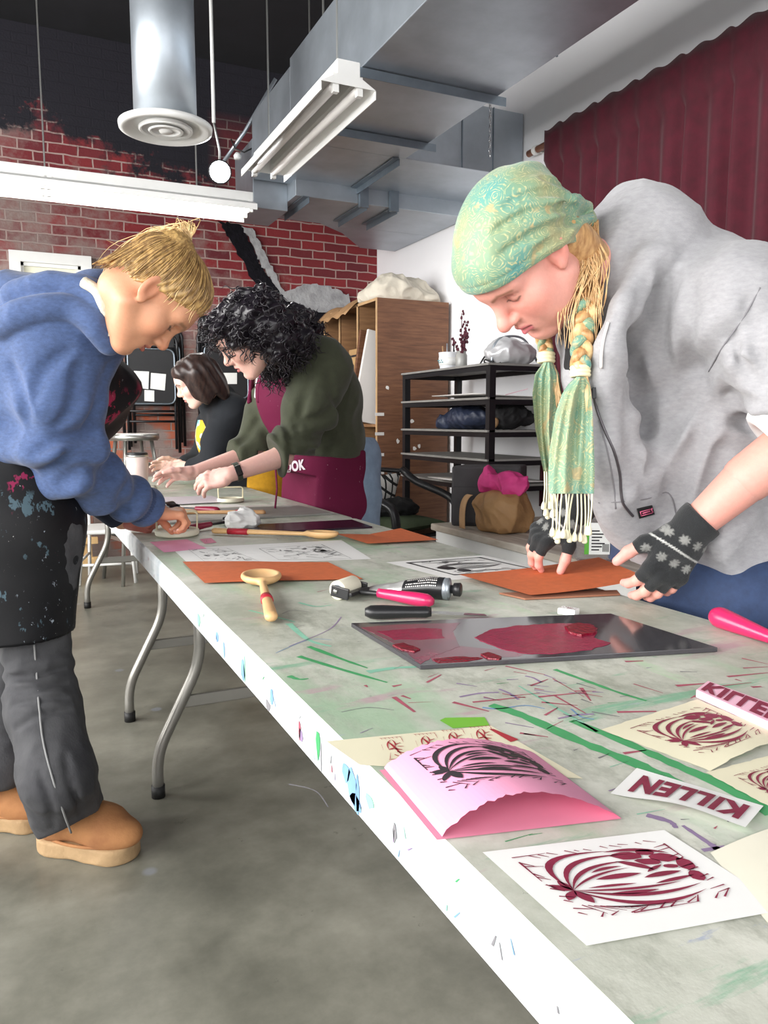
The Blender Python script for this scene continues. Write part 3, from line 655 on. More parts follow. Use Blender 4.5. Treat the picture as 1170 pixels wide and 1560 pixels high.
# ================================================================ BLACK ARMCHAIR
ac=thing('plastic_armchair','black moulded plastic garden armchair standing beside the metal shelf','chair',(2.02,4.1,0))
Mc=place((2.02,4.12,0),math.radians(200))
def arm_chair():
    T=lambda x,y,z:Mc@Vector((x,y,z))
    for sx in (-1,1):
        for (y0,y1) in ((.22,.25),(-.2,-.26)):
            mb=MB(); mb.bar(T(sx*.22,y0,.41),T(sx*.255,y1,0),.05,.035,up=Mc.to_3x3()@Vector((1,0,0))); mb.build('leg',M['black_plastic'],ac,bevel=.008)
    mb=MB(); mb.grid(lambda u,v:T((u-.5)*.46,(v-.5)*.46,.42-.02*math.sin(u*PI)*math.sin(v*PI)),10,10); mb.build('seat',M['black_plastic'],ac,True,solid=.02)
    # back: curved top rail with slats
    def back(u,v):
        a=(u-.5)*2.2; return T(.27*math.sin(a)*(1+.08*v),-.02-.25*math.cos(a)-.06*v,.42+.38*v*(1-.12*abs(u-.5)))
    mb=MB()
    mb.tube([back(i/24,.97) for i in range(25)],.034,12,flat=.45); mb.tube([back(i/24,.12) for i in range(25)],.016,8); mb.build('back_rail',M['black_plastic'],ac,True)
    for k in range(7):
        u=.14+.12*k; mb=MB(); mb.bar(back(u,.1),back(u,1),.03,.01,up=Mc.to_3x3()@Vector((math.sin((u-.5)*2.2),-math.cos((u-.5)*2.2),0))); mb.build('back_slat',M['black_plastic'],ac)
    for sx in (-1,1):
        pts=[back(.5+sx*.5,1),back(.5+sx*.5,1)+Mc.to_3x3()@Vector((sx*.01,.1,-.07)),T(sx*.29,.14,.64),T(sx*.27,.25,.6),T(sx*.25,.26,.42)]
        mb=MB(); mb.tube(round_path(pts,.08),.032,10,flat=.7); mb.build('armrest',M['black_plastic'],ac,True)
arm_chair()
def cushion(name,label,M0,w,h,t,mt,extra=None):
    mb=MB()
    for s in (1,-1):
        mb.grid(lambda u,v:M0@Vector(((u-.5)*w*(1-.06*math.sin(v*PI)),(v-.5)*h*(1-.06*math.sin(u*PI)),s*t*(max(0,math.sin(u*PI)*math.sin(v*PI)))**.5)),14,14)
    return tag(mb.build(name,mt,smooth=True),label,'cushion')
cm=bpy.data.materials.new('lattice_fabric'); cm.use_nodes=True; nt=cm.node_tree; tc=_n(nt,'ShaderNodeTexCoord'); mp=_n(nt,'ShaderNodeMapping'); mp.inputs['Rotation'].default_value=(.5,.6,.78); L(nt,tc.outputs['Object'],mp.inputs[0])
ck=_n(nt,'ShaderNodeTexBrick'); ck.offset=0; ck.inputs['Scale'].default_value=1; ck.inputs['Brick Width'].default_value=.055; ck.inputs['Row Height'].default_value=.055; ck.inputs['Mortar Size'].default_value=.007
ck.inputs['Color1'].default_value=(.75,.74,.7,1); ck.inputs['Color2'].default_value=(.75,.74,.7,1); ck.inputs['Mortar'].default_value=(.02,.02,.02,1)
L(nt,mp.outputs[0],ck.inputs['Vector']); L(nt,ck.outputs['Color'],nt.nodes['Principled BSDF'].inputs['Base Color']); nt.nodes['Principled BSDF'].inputs['Roughness'].default_value=.85
cushion('lattice_cushion','white cushion with a black lattice pattern leaning in the black armchair',Mc@place((0,-.17,.6),0,math.radians(76)),.36,.34,.05,cm)
cushion('seat_cushion','olive green cushion lying on the seat of the black armchair',Mc@place((0,.03,.48)),.44,.42,.05,M['green_cloth'])
NZ7=Noise3(71,7); cc=Mc@Vector((0,-.04,.56))
bag('folded_jacket',lambda p:smax(sd_ell(p,tuple(cc),(.17,.13,.06))+crumple(NZ7,p,.02,24),.515-p[:,2],.01),tuple(cc-Vector((.25,.22,.12))),tuple(cc+Vector((.25,.22,.14))),.009,M['black_cloth'],'dark folded jacket on the green cushion in the armchair','jacket')
# ================================================================ FOLDING CHAIRS HUNG ON THE BRICK
def folding_chair(label,x0,y,zt,w=.42,papers=()):
    """hung folded, legs down; zt top of frame"""
    t=thing('folding_chair',label,'folding chair',(x0+w/2,y,zt-.95),'black folding chairs hung on the brick wall')
    x1=x0+w; zb=zt-.92
    fr=MB(); fr.tube(round_path([(x0,y,zb),(x0,y,zt),(x1,y,zt),(x1,y,zb)],.07),.0125,10); fr.build('frame',M['black_metal'],t,True)
    fr=MB(); fr.tube(round_path([(x0+.03,y-.03,zb+.03),(x0+.03,y-.03,zt-.1)],.05),.011,8); fr.tube([(x1-.03,y-.03,zb+.03),(x1-.03,y-.03,zt-.1)],.011,8); fr.build('rear_legs',M['black_metal'],t,True)
    for zz in (zb+.33,zb+.25):
        mb=MB(); mb.tube([(x0+.02,y-.03,zz),(x1-.02,y-.03,zz)],.009,8); mb.build('rung',M['black_metal'],t,True)
    mb=MB(); rr=[]; a,b,c,d=x0+.035,x1-.035,zb+.385,zt-.115
    P=round_path([((a+b)/2,0,c),(b,0,c),(b,0,d),(a,0,d),(a,0,c),((a+b)/2,0,c)],.06)[:-1]
    mb.prism([(p.x,-p.z) for p in P],0,.018,M=Matrix(((1,0,0,0),(0,0,-1,y-.048),(0,-1,0,0),(0,0,0,1))))
    s=mb.build('seat_panel',M['black_plastic'],t,bevel=.004)
    mb=MB(); mb.tube([(p.x,y-.068,p.z) for p in P],.007,6,closed=True); mb.build('seat_rim',M['galv_dark'],t,True)
    mb=MB(); mb.box((x0+.02,y-.015,zt-.1),(x1-.02,y+.005,zt-.008)); mb.build('backrest',M['black_plastic'],t,bevel=.008)
    for zz in (zt-.01,):
        mb=MB(); mb.tube([((x0+x1)/2-.05,Y_F+.01,zz-.03),((x0+x1)/2-.05,y-.03,zz-.03)],.006,6); mb.build('wall_hook',M['steel'],t,True)
    return t,y-.07,(a,b,c,d)
t1,py1,s1=folding_chair('black folding chair hung on the bricks with three paper notes on its seat',.745,6.3,1.75)
folding_chair('black folding chair hung directly behind the one with three notes',.80,6.375,1.80)
t2,py2,s2=folding_chair('black folding chair hung on the bricks behind the curly-haired person',1.33,6.3,1.80)
folding_chair('black folding chair hung behind the one with a single note',1.36,6.375,1.92)
def note(label,pxs,y):
    P=[ony(a,b,y) for a,b in pxs]; mb=MB(); mb.add(P,[(0,1,2,3)]); tag(mb.build('paper_note',M['paper'],solid=.001),label,'paper',group='paper notes on folding chairs')
note('left of the two larger white paper notes on the hung chair seat',[(204,565),(227,566),(226,593),(204,590)],py1-.002)
note('right of the two larger white paper notes on the hung chair seat',[(230,568),(253,570),(251,595),(229,592)],py1-.002)
note('small white paper note below the two larger ones on the chair seat',[(220,594),(235,595),(235,612),(220,611)],py1-.002)
note('single white paper note on the chair seat behind the curly-haired person',[(339,568),(361,568),(361,585),(339,585)],py2-.002)
# ================================================================ STOOLS
st=thing('metal_stool','tall silver metal stool with a round seat standing before the hung chairs','stool',(.70,5.45,0))
sc_=(.70,5.45); 
mb=MB(); mb.lathe([(0,1.0),(.15,1.0),(.163,.992),(.165,.97),(.158,.955),(.15,.965),(0,.968)],36,(sc_[0],sc_[1],0)); mb.build('seat',M['white_board'],st,True)
mb=MB(); mb.lathe([(.166,.995),(.168,.97),(.16,.955)],36,(sc_[0],sc_[1],0)); mb.build('seat_rim',M['steel'],st,True,solid=.003)
for k in range(4):
    a=PI/4+k*PI/2+.25; c_,s_=math.cos(a),math.sin(a)
    mb=MB(); mb.tube([(sc_[0]+.125*c_,sc_[1]+.125*s_,.965),(sc_[0]+.25*c_,sc_[1]+.25*s_,0)],.013,10); mb.build('leg',M['steel'],st,True)
for zz in (.79,.3):
    rr=.125+.125*(.965-zz)/.965
    for k in range(4):
        a=PI/4+k*PI/2+.25; b=a+PI/2; mb=MB(); mb.bar((sc_[0]+rr*math.cos(a),sc_[1]+rr*math.sin(a),zz),(sc_[0]+rr*math.cos(b),sc_[1]+rr*math.sin(b),zz),.006,.025); mb.build('cross_bar',M['steel'],st)
wc=thing('low_chair','low white metal chair with a flat back slat standing beyond the blue hoodie arm','chair',(.55,5.6,0))
ang=math.radians(-12); Mw=place((.53,5.55,0),ang)
T=lambda x,y,z:Mw@Vector((x,y,z))
mb=MB()
P=round_path([(0,-.19,0),(.19,-.19,0),(.17,.19,0),(-.17,.19,0),(-.19,-.19,0),(0,-.19,0)],.08)[:-1]
mb.prism([(p.x,p.y) for p in P],.335,.365,M=Mw); mb.build('seat',M['white_paint'],wc,bevel=.012)
for sx in (-1,1):
    mb=MB(); mb.tube([T(sx*.15,-.15,.335),T(sx*.18,-.19,0)],.012,8); mb.build('leg',M['white_paint'],wc,True)
    mb=MB(); mb.tube([T(sx*.16,.16,0),T(sx*.15,.17,.34),T(sx*.16,.24,.62)],.012,8); mb.build('leg',M['white_paint'],wc,True)
    mb=MB(); mb.tube([T(sx*.165,-.17,.16),T(sx*.155,.165,.16)],.009,8); mb.build('rung',M['white_paint'],wc,True)
for zz in (.47,.58):
    mb=MB(); mb.bar(T(-.165,.205+(zz-.47)*.3,zz),T(.165,.205+(zz-.47)*.3,zz),.012,.05); mb.build('back_slat',M['white_paint'],wc,bevel=.004)
mb=MB(); mb.tube([T(-.165,-.17,.13),T(.165,-.17,.13)],.009,8); mb.build('rung',M['white_paint'],wc,True)
cr=thing('wood_offcut_crate','pale pine crate of upright wood sticks against the brick wall','crate',(.32,6.15,0))
for k in range(8):
    x=.2+.033*k; h=.42+.06*((k*37)%5)/5
    mb=MB(); mb.box((x,6.12,.0),(x+.028,6.16,h)); mb.build('stick',M['pine'],cr,bevel=.002)
for zz in (.02,.17):
    mb=MB(); mb.box((.17,6.08,zz),(.5,6.115,zz+.05)); mb.build('rail',M['pine'],cr,bevel=.003)
# shaded clutter on the floor under the far table seen past the table legs is left dark
# ================================================================ TABLES
TX0,TX1,TZT=.30,1.06,.74
def top_mat():
    m=bpy.data.materials.new('paint_stained_table_top'); m.use_nodes=True; nt=m.node_tree; b=nt.nodes['Principled BSDF']; b.inputs['Roughness'].default_value=.5
    tc=_n(nt,'ShaderNodeTexCoord'); O=tc.outputs['Object']
    def noise(sc,det=6,rough=.65,stretch=None,rot=0):
        v=O
        if stretch:
            mp=_n(nt,'ShaderNodeMapping'); mp.inputs['Scale'].default_value=stretch; mp.inputs['Rotation'].default_value=(0,0,rot); L(nt,O,mp.inputs[0]); v=mp.outputs[0]
        n=_n(nt,'ShaderNodeTexNoise'); n.inputs['Scale'].default_value=sc; n.inputs['Detail'].default_value=det; n.inputs['Roughness'].default_value=rough; L(nt,v,n.inputs['Vector']); return n.outputs['Fac']
    def rng(v,a,b_,c=0,d=1):
        r=_n(nt,'ShaderNodeMapRange'); r.inputs['From Min'].default_value=a; r.inputs['From Max'].default_value=b_; r.inputs['To Min'].default_value=c; r.inputs['To Max'].default_value=d; L(nt,v,r.inputs['Value']); return r.outputs[0]
    def mix(f,a,col):
        x=_n(nt,'ShaderNodeMix',data_type='RGBA'); L(nt,f,x.inputs[0]); 
        if isinstance(a,tuple): x.inputs[6].default_value=c4(a)
        else: L(nt,a,x.inputs[6])
        x.inputs[7].default_value=c4(col); return x.outputs[2]
    c=mix(rng(noise(3.2,8,.72),.36,.64),srgb(208,209,198),srgb(158,163,148))
    c=mix(rng(noise(9,7,.75,(1,.5,1),.5),.52,.66,0,.8),c,srgb(140,143,130))
    c=mix(rng(noise(4.5,6,.62,(1.6,.5,1),.4),.53,.66,0,.65),c,srgb(152,186,152))
    c=mix(rng(noise(7,7,.7,(.35,2.2,1),-.3),.60,.68,0,.8),c,srgb(112,172,138))
    c=mix(rng(noise(5,6,.65,(2.0,.4,1),.9),.62,.70,0,.7),c,srgb(176,206,168))
    c=mix(rng(noise(6,5,.6,(.5,1.8,1),.8),.64,.70,0,.65),c,srgb(180,142,156))
    c=mix(rng(noise(13,6,.7,(.5,2.4,1),.35),.66,.71,0,.7),c,srgb(150,160,186))
    c=mix(rng(noise(24,8,.82,(1,2.4,1),.2),.63,.72,0,.8),c,srgb(88,86,84))
    c=mix(rng(noise(48,6,.8),.67,.72,0,.75),c,srgb(84,82,82))
    c=mix(rng(noise(2.2,6,.7),.58,.75,0,.8),c,srgb(228,228,220))
    L(nt,c,b.inputs['Base Color'])
    bp=_n(nt,'ShaderNodeBump'); bp.inputs['Strength'].default_value=.12; bp.inputs['Distance'].default_value=.004; L(nt,noise(60,5),bp.inputs['Height']); L(nt,bp.outputs[0],b.inputs['Normal'])
    return m
M['ttop']=top_mat()
M['tside']=mat('white_table_edge',srgb(224,227,228),.45,nscale=11,col2=srgb(168,176,180),stretch=(1,1.2,.5),detail=10)
M['leg']=mat('taupe_steel_tube',srgb(146,144,138),.32,metal=.55)
M['paint_g']=mat('green_paint',srgb(66,158,98),.5,nscale=30,namt=.12)
M['paint_lime']=mat('lime_green_tape',srgb(112,178,50),.5)
M['paint_teal']=mat('teal_paint',srgb(138,196,170),.6,nscale=20,namt=.2)
M['paint_m']=mat('maroon_ink_stain',srgb(172,84,102),.6,nscale=25,namt=.2)
M['paint_v']=mat('violet_ink_stain',srgb(150,128,164),.6,nscale=25,namt=.25)
M['paint_b']=mat('blue_paint_splash',srgb(120,160,200),.6,nscale=25,namt=.3)
M['paint_k']=mat('grey_ink_stain',srgb(130,128,132),.6,nscale=25,namt=.3)
SPLM=[M['ttop'],M['paint_g'],M['paint_teal'],M['paint_m'],M['paint_v'],M['paint_b'],M['paint_lime'],M['paint_k']]
def table(y0,y1,label,legsY,rich):
    t=thing('folding_table',label,'table',((TX0+TX1)/2,(y0+y1)/2,0))
    rr=.018; P=[]
    for cx,cy,a0 in ((TX1-rr,y0+rr,-90),(TX1-rr,y1-rr,0),(TX0+rr,y1-rr,90),(TX0+rr,y0+rr,180)):
        for k in range(4):
            a=math.radians(a0+30*k); P.append((cx+rr*math.cos(a),cy+rr*math.sin(a)))
    mb=MB(); mb.prism(P,TZT-.012,TZT)
    # paint strokes laid on the top surface
    z=TZT+.0003
    def poly(pts,mi,dz=0):
        mb.add([(p[0],p[1],z+dz) for p in pts],[tuple(range(len(pts)))],mi)
    def stroke(path,w,mi,dz=0,n=6):
        Q=smooth_path([(p[0],p[1],0) for p in path],n) if len(path)>2 else [np.array((p[0],p[1],0.)) for p in path]
        Lf=[];Rt=[]; r=random.Random(len(mb.v))
        for i in range(len(Q)):
            d=Q[min(i+1,len(Q)-1)]-Q[max(i-1,0)]; s=np.array([-d[1],d[0],0])/max(np.linalg.norm(d),1e-9)
            ww=(w[0]+(w[1]-w[0])*i/(len(Q)-1) if isinstance(w,tuple) else w)*.5*r.uniform(.75,1.15)
            Lf.append(Q[i]+s*ww); Rt.append(Q[i]-s*ww)
        n=len(Q); mb.add([(p[0],p[1],z+dz) for p in Lf]+[(p[0],p[1],z+dz) for p in Rt],[(i,i+1,n+i+1,n+i) for i in range(n-1)],mi)
    if rich:
        T=lambda pts:[onz(x,y,TZT)[:2] for x,y in pts]
        r=random.Random(3)
        # long green brush strokes
        stroke(T([(748,1074),(800,1092),(880,1128),(960,1160),(1010,1182),(1080,1215)]),(.016,.016),1,0)
        stroke(T([(845,1020),(900,1040),(945,1056),(985,1068)]),(.009,.005),1)
        stroke(T([(870,1098),(950,1130),(1040,1170),(1110,1200),(1180,1240)]),(.010,.020),1)
        stroke(T([(790,1045),(850,1080),(910,1115)]),(.003,.005),2)
        poly(T([(670,1098),(678,1094),(738,1093),(746,1106),(690,1110)]),6,.0002)
        for a,b,w in (((600,1062),(632,1085),.006),((690,1070),(745,1084),.004),((556,1044),(560,1047),.004),((598,1046),(612,1043),.004),((612,1060),(626,1065),.004),((650,1040),(672,1028),.003)): stroke(T([a,b]),(w*1.4,w*.7),3)
        for a,b,w in (((770,1015),(830,1028),.003),((808,1045),(835,1035),.003),((842,1034),(890,1062),.002),((720,1070),(800,1062),.004),((820,1062),(890,1055),.004),((825,1070),(880,1075),.004),((845,1060),(892,1087),.003),((885,1048),(900,1068),.004),((940,1085),(1000,1084),.006),((952,1008),(980,1007),.006),((965,1042),(1010,1056),.002),((798,1118),(835,1123),.004),((950,1148),(985,1143),.004),((1108,1031),(1170,1025),.004),((1030,1045),(1080,1041),.006),((1130,1003),(1170,1012),.003),((1132,1018),(1170,1016),.003),((1145,1047),(1160,1046),.006),((1120,1035),(1130,1038),.004),((1100,1045),(1145,1040),.002),((830,1090),(850,1078),.003),((1060,1060),(1052,1064),.003)): stroke(T([a,b]),(w*1.3,w*.5),3)
        for _ in range(26):
            x=r.gauss(850,80); y=r.gauss(1058,24); L_=r.uniform(14,46); a=r.choice((-.1,.2,.35,.5))+r.gauss(0,.1)
            if y<1015: continue
            stroke(T([(x,y),(x+L_*math.cos(a),y+L_*.6*math.sin(a))]),(r.uniform(.002,.0045),.0012),r.choice((3,3,3,3,4,4,7)))
        for a,b in (((700,1062),(760,1055)),((760,1050),(790,1066)),((850,1095),(905,1088)),((800,1030),(825,1040))): stroke(T([a,((a[0]+b[0])/2,(a[1]+b[1])/2-2),b]),.004,4)
        stroke(T([(735,1078),(760,1080),(800,1075),(830,1080)]),(.004,.002),5); stroke(T([(870,1080),(885,1092),(905,1096)]),(.003,.002),5)
        # violet stain below the name strip
        stroke(T([(985,1242),(1020,1252),(1030,1262)]),(.008,.004),4); stroke(T([(1040,1258),(1080,1285),(1100,1298)]),(.004,.008),4); stroke(T([(1070,1296),(1105,1290)]),.005,4)
        # greenish drags around the spoon and ink slab
        for a,b,c_,mi,w in (((455,918),(480,924),(505,922),2,.004),((440,950),(470,975),(505,985),2,.006),((470,985),(520,1004),(560,1018),1,.005),((455,1000),(520,1020),(590,1040),1,.005),((560,1024),(600,1018),(640,1016),2,.006),((380,930),(420,940),(450,948),2,.004),((520,940),(500,960),(440,985),4,.0025),((505,975),(470,975),(420,995),5,.0016),((440,1030),(455,1035),(470,1034),1,.004),((520,1085),(560,1078),(600,1082),7,.0015),((430,935),(445,930),(470,932),7,.002)): stroke(T([a,b,c_]),(w*2.2 if mi in (1,2) else w,w*.8),mi)
        for _ in range(80):
            x=r.uniform(360,1150); y=r.uniform(900,1350); 
            q=onz(x,y,TZT)
            if not(TX0+.02<q[0]<TX1-.03): continue
            a=r.uniform(-.4,.5); l=r.uniform(.006,.04); stroke([(q[0],q[1]),(q[0]+l*math.cos(a),q[1]+l*math.sin(a))],(r.uniform(.0008,.0022),.0005),r.choice((7,7,2,3,1,4)))
        stroke(T([(440,1195),(480,1205),(500,1230)]),(.002,.001),7)
        for _ in range(30):
            q=(r.uniform(.33,1.0),r.uniform(1.5,2.4)); l=r.uniform(.01,.05); a=r.uniform(0,3); stroke([q,(q[0]+l*math.cos(a),q[1]+l*math.sin(a))],(.0015,.0008),r.choice((7,2,7,4)))
    tp=mb.build('tabletop',SPLM,t,recalc=True)
    # moulded rim
    mb=MB(); zb=TZT-.062
    prof=[(.0,TZT-.0005),(-.004,TZT-.006),(-.006,TZT-.016),(-.006,zb+.004),(-.002,zb),(.012,zb),(.012,TZT-.02)]
    pts=P; n=len(pts); cx=(TX0+TX1)/2; cy=(y0+y1)/2
    vs=[]
    for (x,y) in pts:
        nx=1 if x>cx else -1; ny=1 if y>cy else -1
        for o,zz in prof: vs.append((x-nx*o,y-ny*o,zz))
    k=len(prof); fs=[(i*k+j,((i+1)%n)*k+j,((i+1)%n)*k+j+1,i*k+j+1) for i in range(n) for j in range(k-1)]
    mb.add(vs,fs,0)
    if rich:
        r=random.Random(9); X=TX0-.0066+.0
        def side(pts,mi): mb.add([(X,p[0],p[1]) for p in pts],[tuple(range(len(pts)))],mi)
        def blob(y,z,wy,wz,mi):
            m=9; side([(y+wy*r.uniform(.5,1)*math.cos(2*PI*i/m),min(TZT-.014,max(zb+.004,z+wz*r.uniform(.5,1)*math.sin(2*PI*i/m)))) for i in range(m)],mi)
        for y,z,wy,wz,mi in ((.70,.705,.012,.02,5),(.685,.7,.004,.026,5),(.69,.692,.012,.01,5),(.715,.715,.01,.01,5),(.80,.715,.006,.018,1),(.79,.7,.0015,.02,7),(.865,.705,.004,.012,3),(.86,.7,.006,.008,4),(.655,.71,.008,.008,2),(1.13,.7,.01,.014,5),(1.12,.705,.004,.02,2),(.98,.71,.008,.01,5),(1.0,.69,.01,.008,7),(1.45,.705,.012,.012,2),(1.25,.7,.004,.016,5),(1.3,.71,.01,.008,5),(.6,.705,.004,.008,7)): blob(y,z,wy*1.5,wz*1.4,mi)
        for _ in range(60):
            y=r.uniform(y0+.05,y1-.05); z=r.uniform(zb+.008,TZT-.018); l=r.uniform(.003,.014); a=r.gauss(1.57,.5)
            dy,dz=l*math.cos(a),l*math.sin(a); wv=r.uniform(.0006,.0018)
            side([(y-dz*.0-wv,z),(y+wv,z),(y+dy+wv*.5,min(TZT-.014,z+dz)),(y+dy-wv*.5,min(TZT-.014,z+dz))],r.choice((7,7,5,2,5,4,3,1)))
    mb.build('rim',[M['tside']]+SPLM[1:],t)
    mb=MB(); mb.box((TX0+.012,y0+.012,TZT-.03),(TX1-.012,y1-.012,TZT-.0125)); mb.build('underside',M['leg'],t)
    for ly,sgn in legsY:
        for sx in (-1,1):
            xc=(TX0+TX1)/2; xa=xc+sx*(.235); xb=xc+sx*.365
            pts=round_path([(xa,ly,TZT-.03),(xa,ly,.385),(xb,ly,.13),(xb,ly,.0)],.06)
            mb=MB(); mb.tube(pts,.0165,14); lg=mb.build('leg',M['leg'],t,True)
            mb=MB(); mb.tube([(xb,ly,.0),(xb,ly,.035)],.0195,14); mb.build('foot_cap',M['rubber'],lg,True)
        mb=MB(); mb.box((xc-.295,ly-.006,.255),(xc+.295,ly+.006,.29)); mb.build('cross_bar',M['leg'],t,bevel=.003)
        mb=MB(); mb.bar((xc,ly,.272),(xc,ly-sgn*.42,TZT-.03),.025,.006); mb.build('brace',M['leg'],t)
    return t
table(.06,2.497,'near folding table with paint-stained white top covered in prints and ink tools',((2.2,1),(.34,-1)),True)
table(2.503,4.94,'far folding table continuing the near one towards the brick wall',((2.83,-1),(4.72,1)),False)
# ================================================================ THINGS ON THE TABLE
M['orange']=mat('orange_linoleum',srgb(204,104,58),.75,nscale=60,namt=.16)
M['lino_back']=mat('brown_lino_back',srgb(150,100,76),.8)
M['cream']=mat('cream_paper',srgb(226,220,192),.85,nscale=5,namt=.08)
M['cream2']=mat('pale_cream_paper',srgb(230,226,208),.85,nscale=5,namt=.06)
M['pinkp']=mat('pink_paper',srgb(238,160,192),.8,nscale=6,namt=.06)
M['pinkd']=mat('deep_pink_paper',srgb(228,142,168),.8,nscale=6,namt=.08)
M['maroon_ink']=mat('maroon_printing_ink',srgb(138,36,66),.55,nscale=80,namt=.25)
M['black_ink']=mat('black_printing_ink',srgb(38,30,36),.55,nscale=80,namt=.2)
M['grey_ink']=mat('faded_grey_ink',srgb(104,104,106),.7,nscale=40,namt=.4,col2=srgb(180,180,178))
M['ink_wet']=mat('wet_maroon_ink',srgb(150,26,66),.22,nscale=40,namt=.3,bump=.25,bscale=260)
M['ink_wet_dark']=mat('thick_maroon_ink',srgb(120,8,34),.2,bump=.6,bscale=120)
M['glass_slab']=mat('dark_glass_slab',srgb(64,62,66),.1,spec=.6)
M['wood']=mat('beech_wood',srgb(206,160,112),.5,nscale=8,namt=.2,stretch=(3,3,.6))
M['wood2']=mat('birch_wood',srgb(218,176,124),.5,nscale=10,namt=.15)
M['red_band']=mat('red_label_band',srgb(168,34,50),.5)
M['hot_handle']=mat('crimson_plastic_handle',srgb(190,34,88),.3,coat=.2)
M['mar_handle']=mat('maroon_plastic_handle',srgb(132,22,54),.35)
M['white_rub']=mat('cream_rubber',srgb(224,220,200),.6)
def lens(p0,p1,b0,b1,n=10):
    """crescent between two arcs from p0 to p1 with bulges b0,b1 -> list of quads"""
    p0=np.array(p0,float);p1=np.array(p1,float);d=p1-p0;nn=np.array([d[1],-d[0]])
    A=[p0+d*t+nn*b0*4*t*(1-t) for t in np.linspace(0,1,n+1)];B=[p0+d*t+nn*b1*4*t*(1-t) for t in np.linspace(0,1,n+1)]
    return [[A[i],A[i+1],B[i+1],B[i]] for i in range(n)]
def blobp(c,rx,ry,a,seed=0,n=10):
    r=random.Random(seed); ca,sa=math.cos(a),math.sin(a); P=[]
    for i in range(n):
        t=2*PI*i/n; x=rx*math.cos(t)*r.uniform(.85,1.1); y=ry*math.sin(t)*r.uniform(.85,1.1); P.append(np.array([c[0]+x*ca-y*sa,c[1]+x*sa+y*ca]))
    cc=np.array(c); return [[cc,P[i],P[(i+1)%n]] for i in range(n)]
def seg(a,b,w): 
    a=np.array(a,float);b=np.array(b,float);d=b-a;n=np.array([-d[1],d[0]])/np.linalg.norm(d)*w/2
    return [[a+n,b+n*.4,b-n*.4,a-n]]
def bud_design():
    """folded flower bud: stem on the left, long nested petals sweeping right, dark scale-like petals, carved border"""
    q=[]; K=(.13,.60)
    for e,b0,b1 in (((.64,.12),.43,.355),((.70,.20),.315,.25),((.66,.30),.225,.165),((.60,.40),.135,.085),((.86,.84),-.275,-.21),((.88,.75),-.18,-.12),((.78,.69),-.09,-.04)): q+=lens(K,e,b0,b1,14)
    q+=lens((.32,.50),(.62,.50),.13,-.10,10)+lens((.22,.60),(.52,.63),.07,-.04)+lens((.34,.40),(.56,.36),.16,.0)+lens((.30,.71),(.60,.75),-.12,.04)
    q+=lens((.56,.12),(.94,.26),.19,.06)+lens((.56,.28),(.72,.48),.18,-.07)+lens((.60,.57),(.86,.55),.16,-.09)+lens((.62,.67),(.90,.63),.08,-.07)+lens((.66,.50),(.80,.42),.14,-.08)
    q+=blobp((.67,.22),.10,.065,.3,1)+blobp((.80,.20),.065,.05,.5,7)+blobp((.87,.32),.095,.07,.6,2)+blobp((.75,.35),.08,.052,.5,3)+blobp((.94,.46),.055,.10,.1,4)+blobp((.91,.64),.045,.085,.2,5)+blobp((.84,.46),.05,.035,.4,8)
    q+=lens(K,(.03,.48),.26,-.18)+lens(K,(.04,.72),-.22,.2)+lens(K,(.16,.80),.18,-.16)+lens(K,(.10,.44),.16,-.14)
    r=random.Random(12)
    for i in range(15):
        t=i/15
        if i%4: q+=seg((.05+.9*t,.02+r.uniform(-.01,.01)),(.07+.9*t+r.uniform(.0,.05),.04+r.uniform(0,.06)),.014)
        if i%3: q+=seg((.05+.9*t,.985+r.uniform(-.01,.01)),(.09+.9*t+r.uniform(.0,.06),.95-r.uniform(0,.07)),.014)
        if i%3: q+=seg((.015,.06+.88*t),(.05+r.uniform(0,.08),.09+.88*t+r.uniform(0,.05)),.015)
        if i%3: q+=seg((.985,.06+.88*t),(.95-r.uniform(0,.08),.09+.88*t),.014)
    q+=seg((.0,.02),(.22,.015),.014)+seg((.3,.99),(.72,.985),.014)+seg((.012,.1),(.015,.42),.014)+seg((.99,.1),(.985,.35),.014)
    for i in range(9): q+=seg((.08+.03*i,.80+.015*i),(.16+.06*i,.95),.011)
    return q
def ribbon_design():
    q=lens((.3,.62),(.5,.12),.32,.2)+lens((.5,.12),(.55,.5),.3,.14)+lens((.3,.18),(.75,.85),.1,-.02)+lens((.55,.5),(.25,.55),.12,-.05)
    q+=seg((.55,.55),(.85,.62),.05)+seg((.6,.68),(.9,.78),.05)+seg((.62,.35),(.85,.3),.04)+seg((.7,.45),(.95,.48),.03)+seg((.45,.8),(.85,1.0),.04)+seg((.2,.95),(.3,.7),.03)+seg((.15,.98),(.6,1.0),.025)
    for i in range(6): q+=seg((.05+.17*i,.0),(.1+.17*i,.09),.025)
    q+=seg((.0,.0),(1,.02),.02)+seg((.0,.3),(.02,.55),.02)+seg((.95,.1),(1,.3),.03)
    return q
def sketch_design(seed,n=60):
    r=random.Random(seed); q=[]
    q+=seg((.02,.03),(.98,.02),.012)+seg((.02,.97),(.98,.98),.016)+seg((.02,.03),(.03,.97),.012)+seg((.98,.03),(.97,.97),.016)
    for i in range(n):
        x=r.uniform(.06,.9); y=r.uniform(.08,.9); a=r.gauss(0,.5); l=r.uniform(.04,.22); q+=seg((x,y),(min(.97,x+l*math.cos(a)),min(.96,max(.03,y+l*math.sin(a)))),r.uniform(.008,.035))
    for i in range(7): q+=blobp((r.uniform(.15,.85),r.uniform(.2,.8)),r.uniform(.02,.07),r.uniform(.03,.08),r.uniform(0,3),seed+i)
    return q
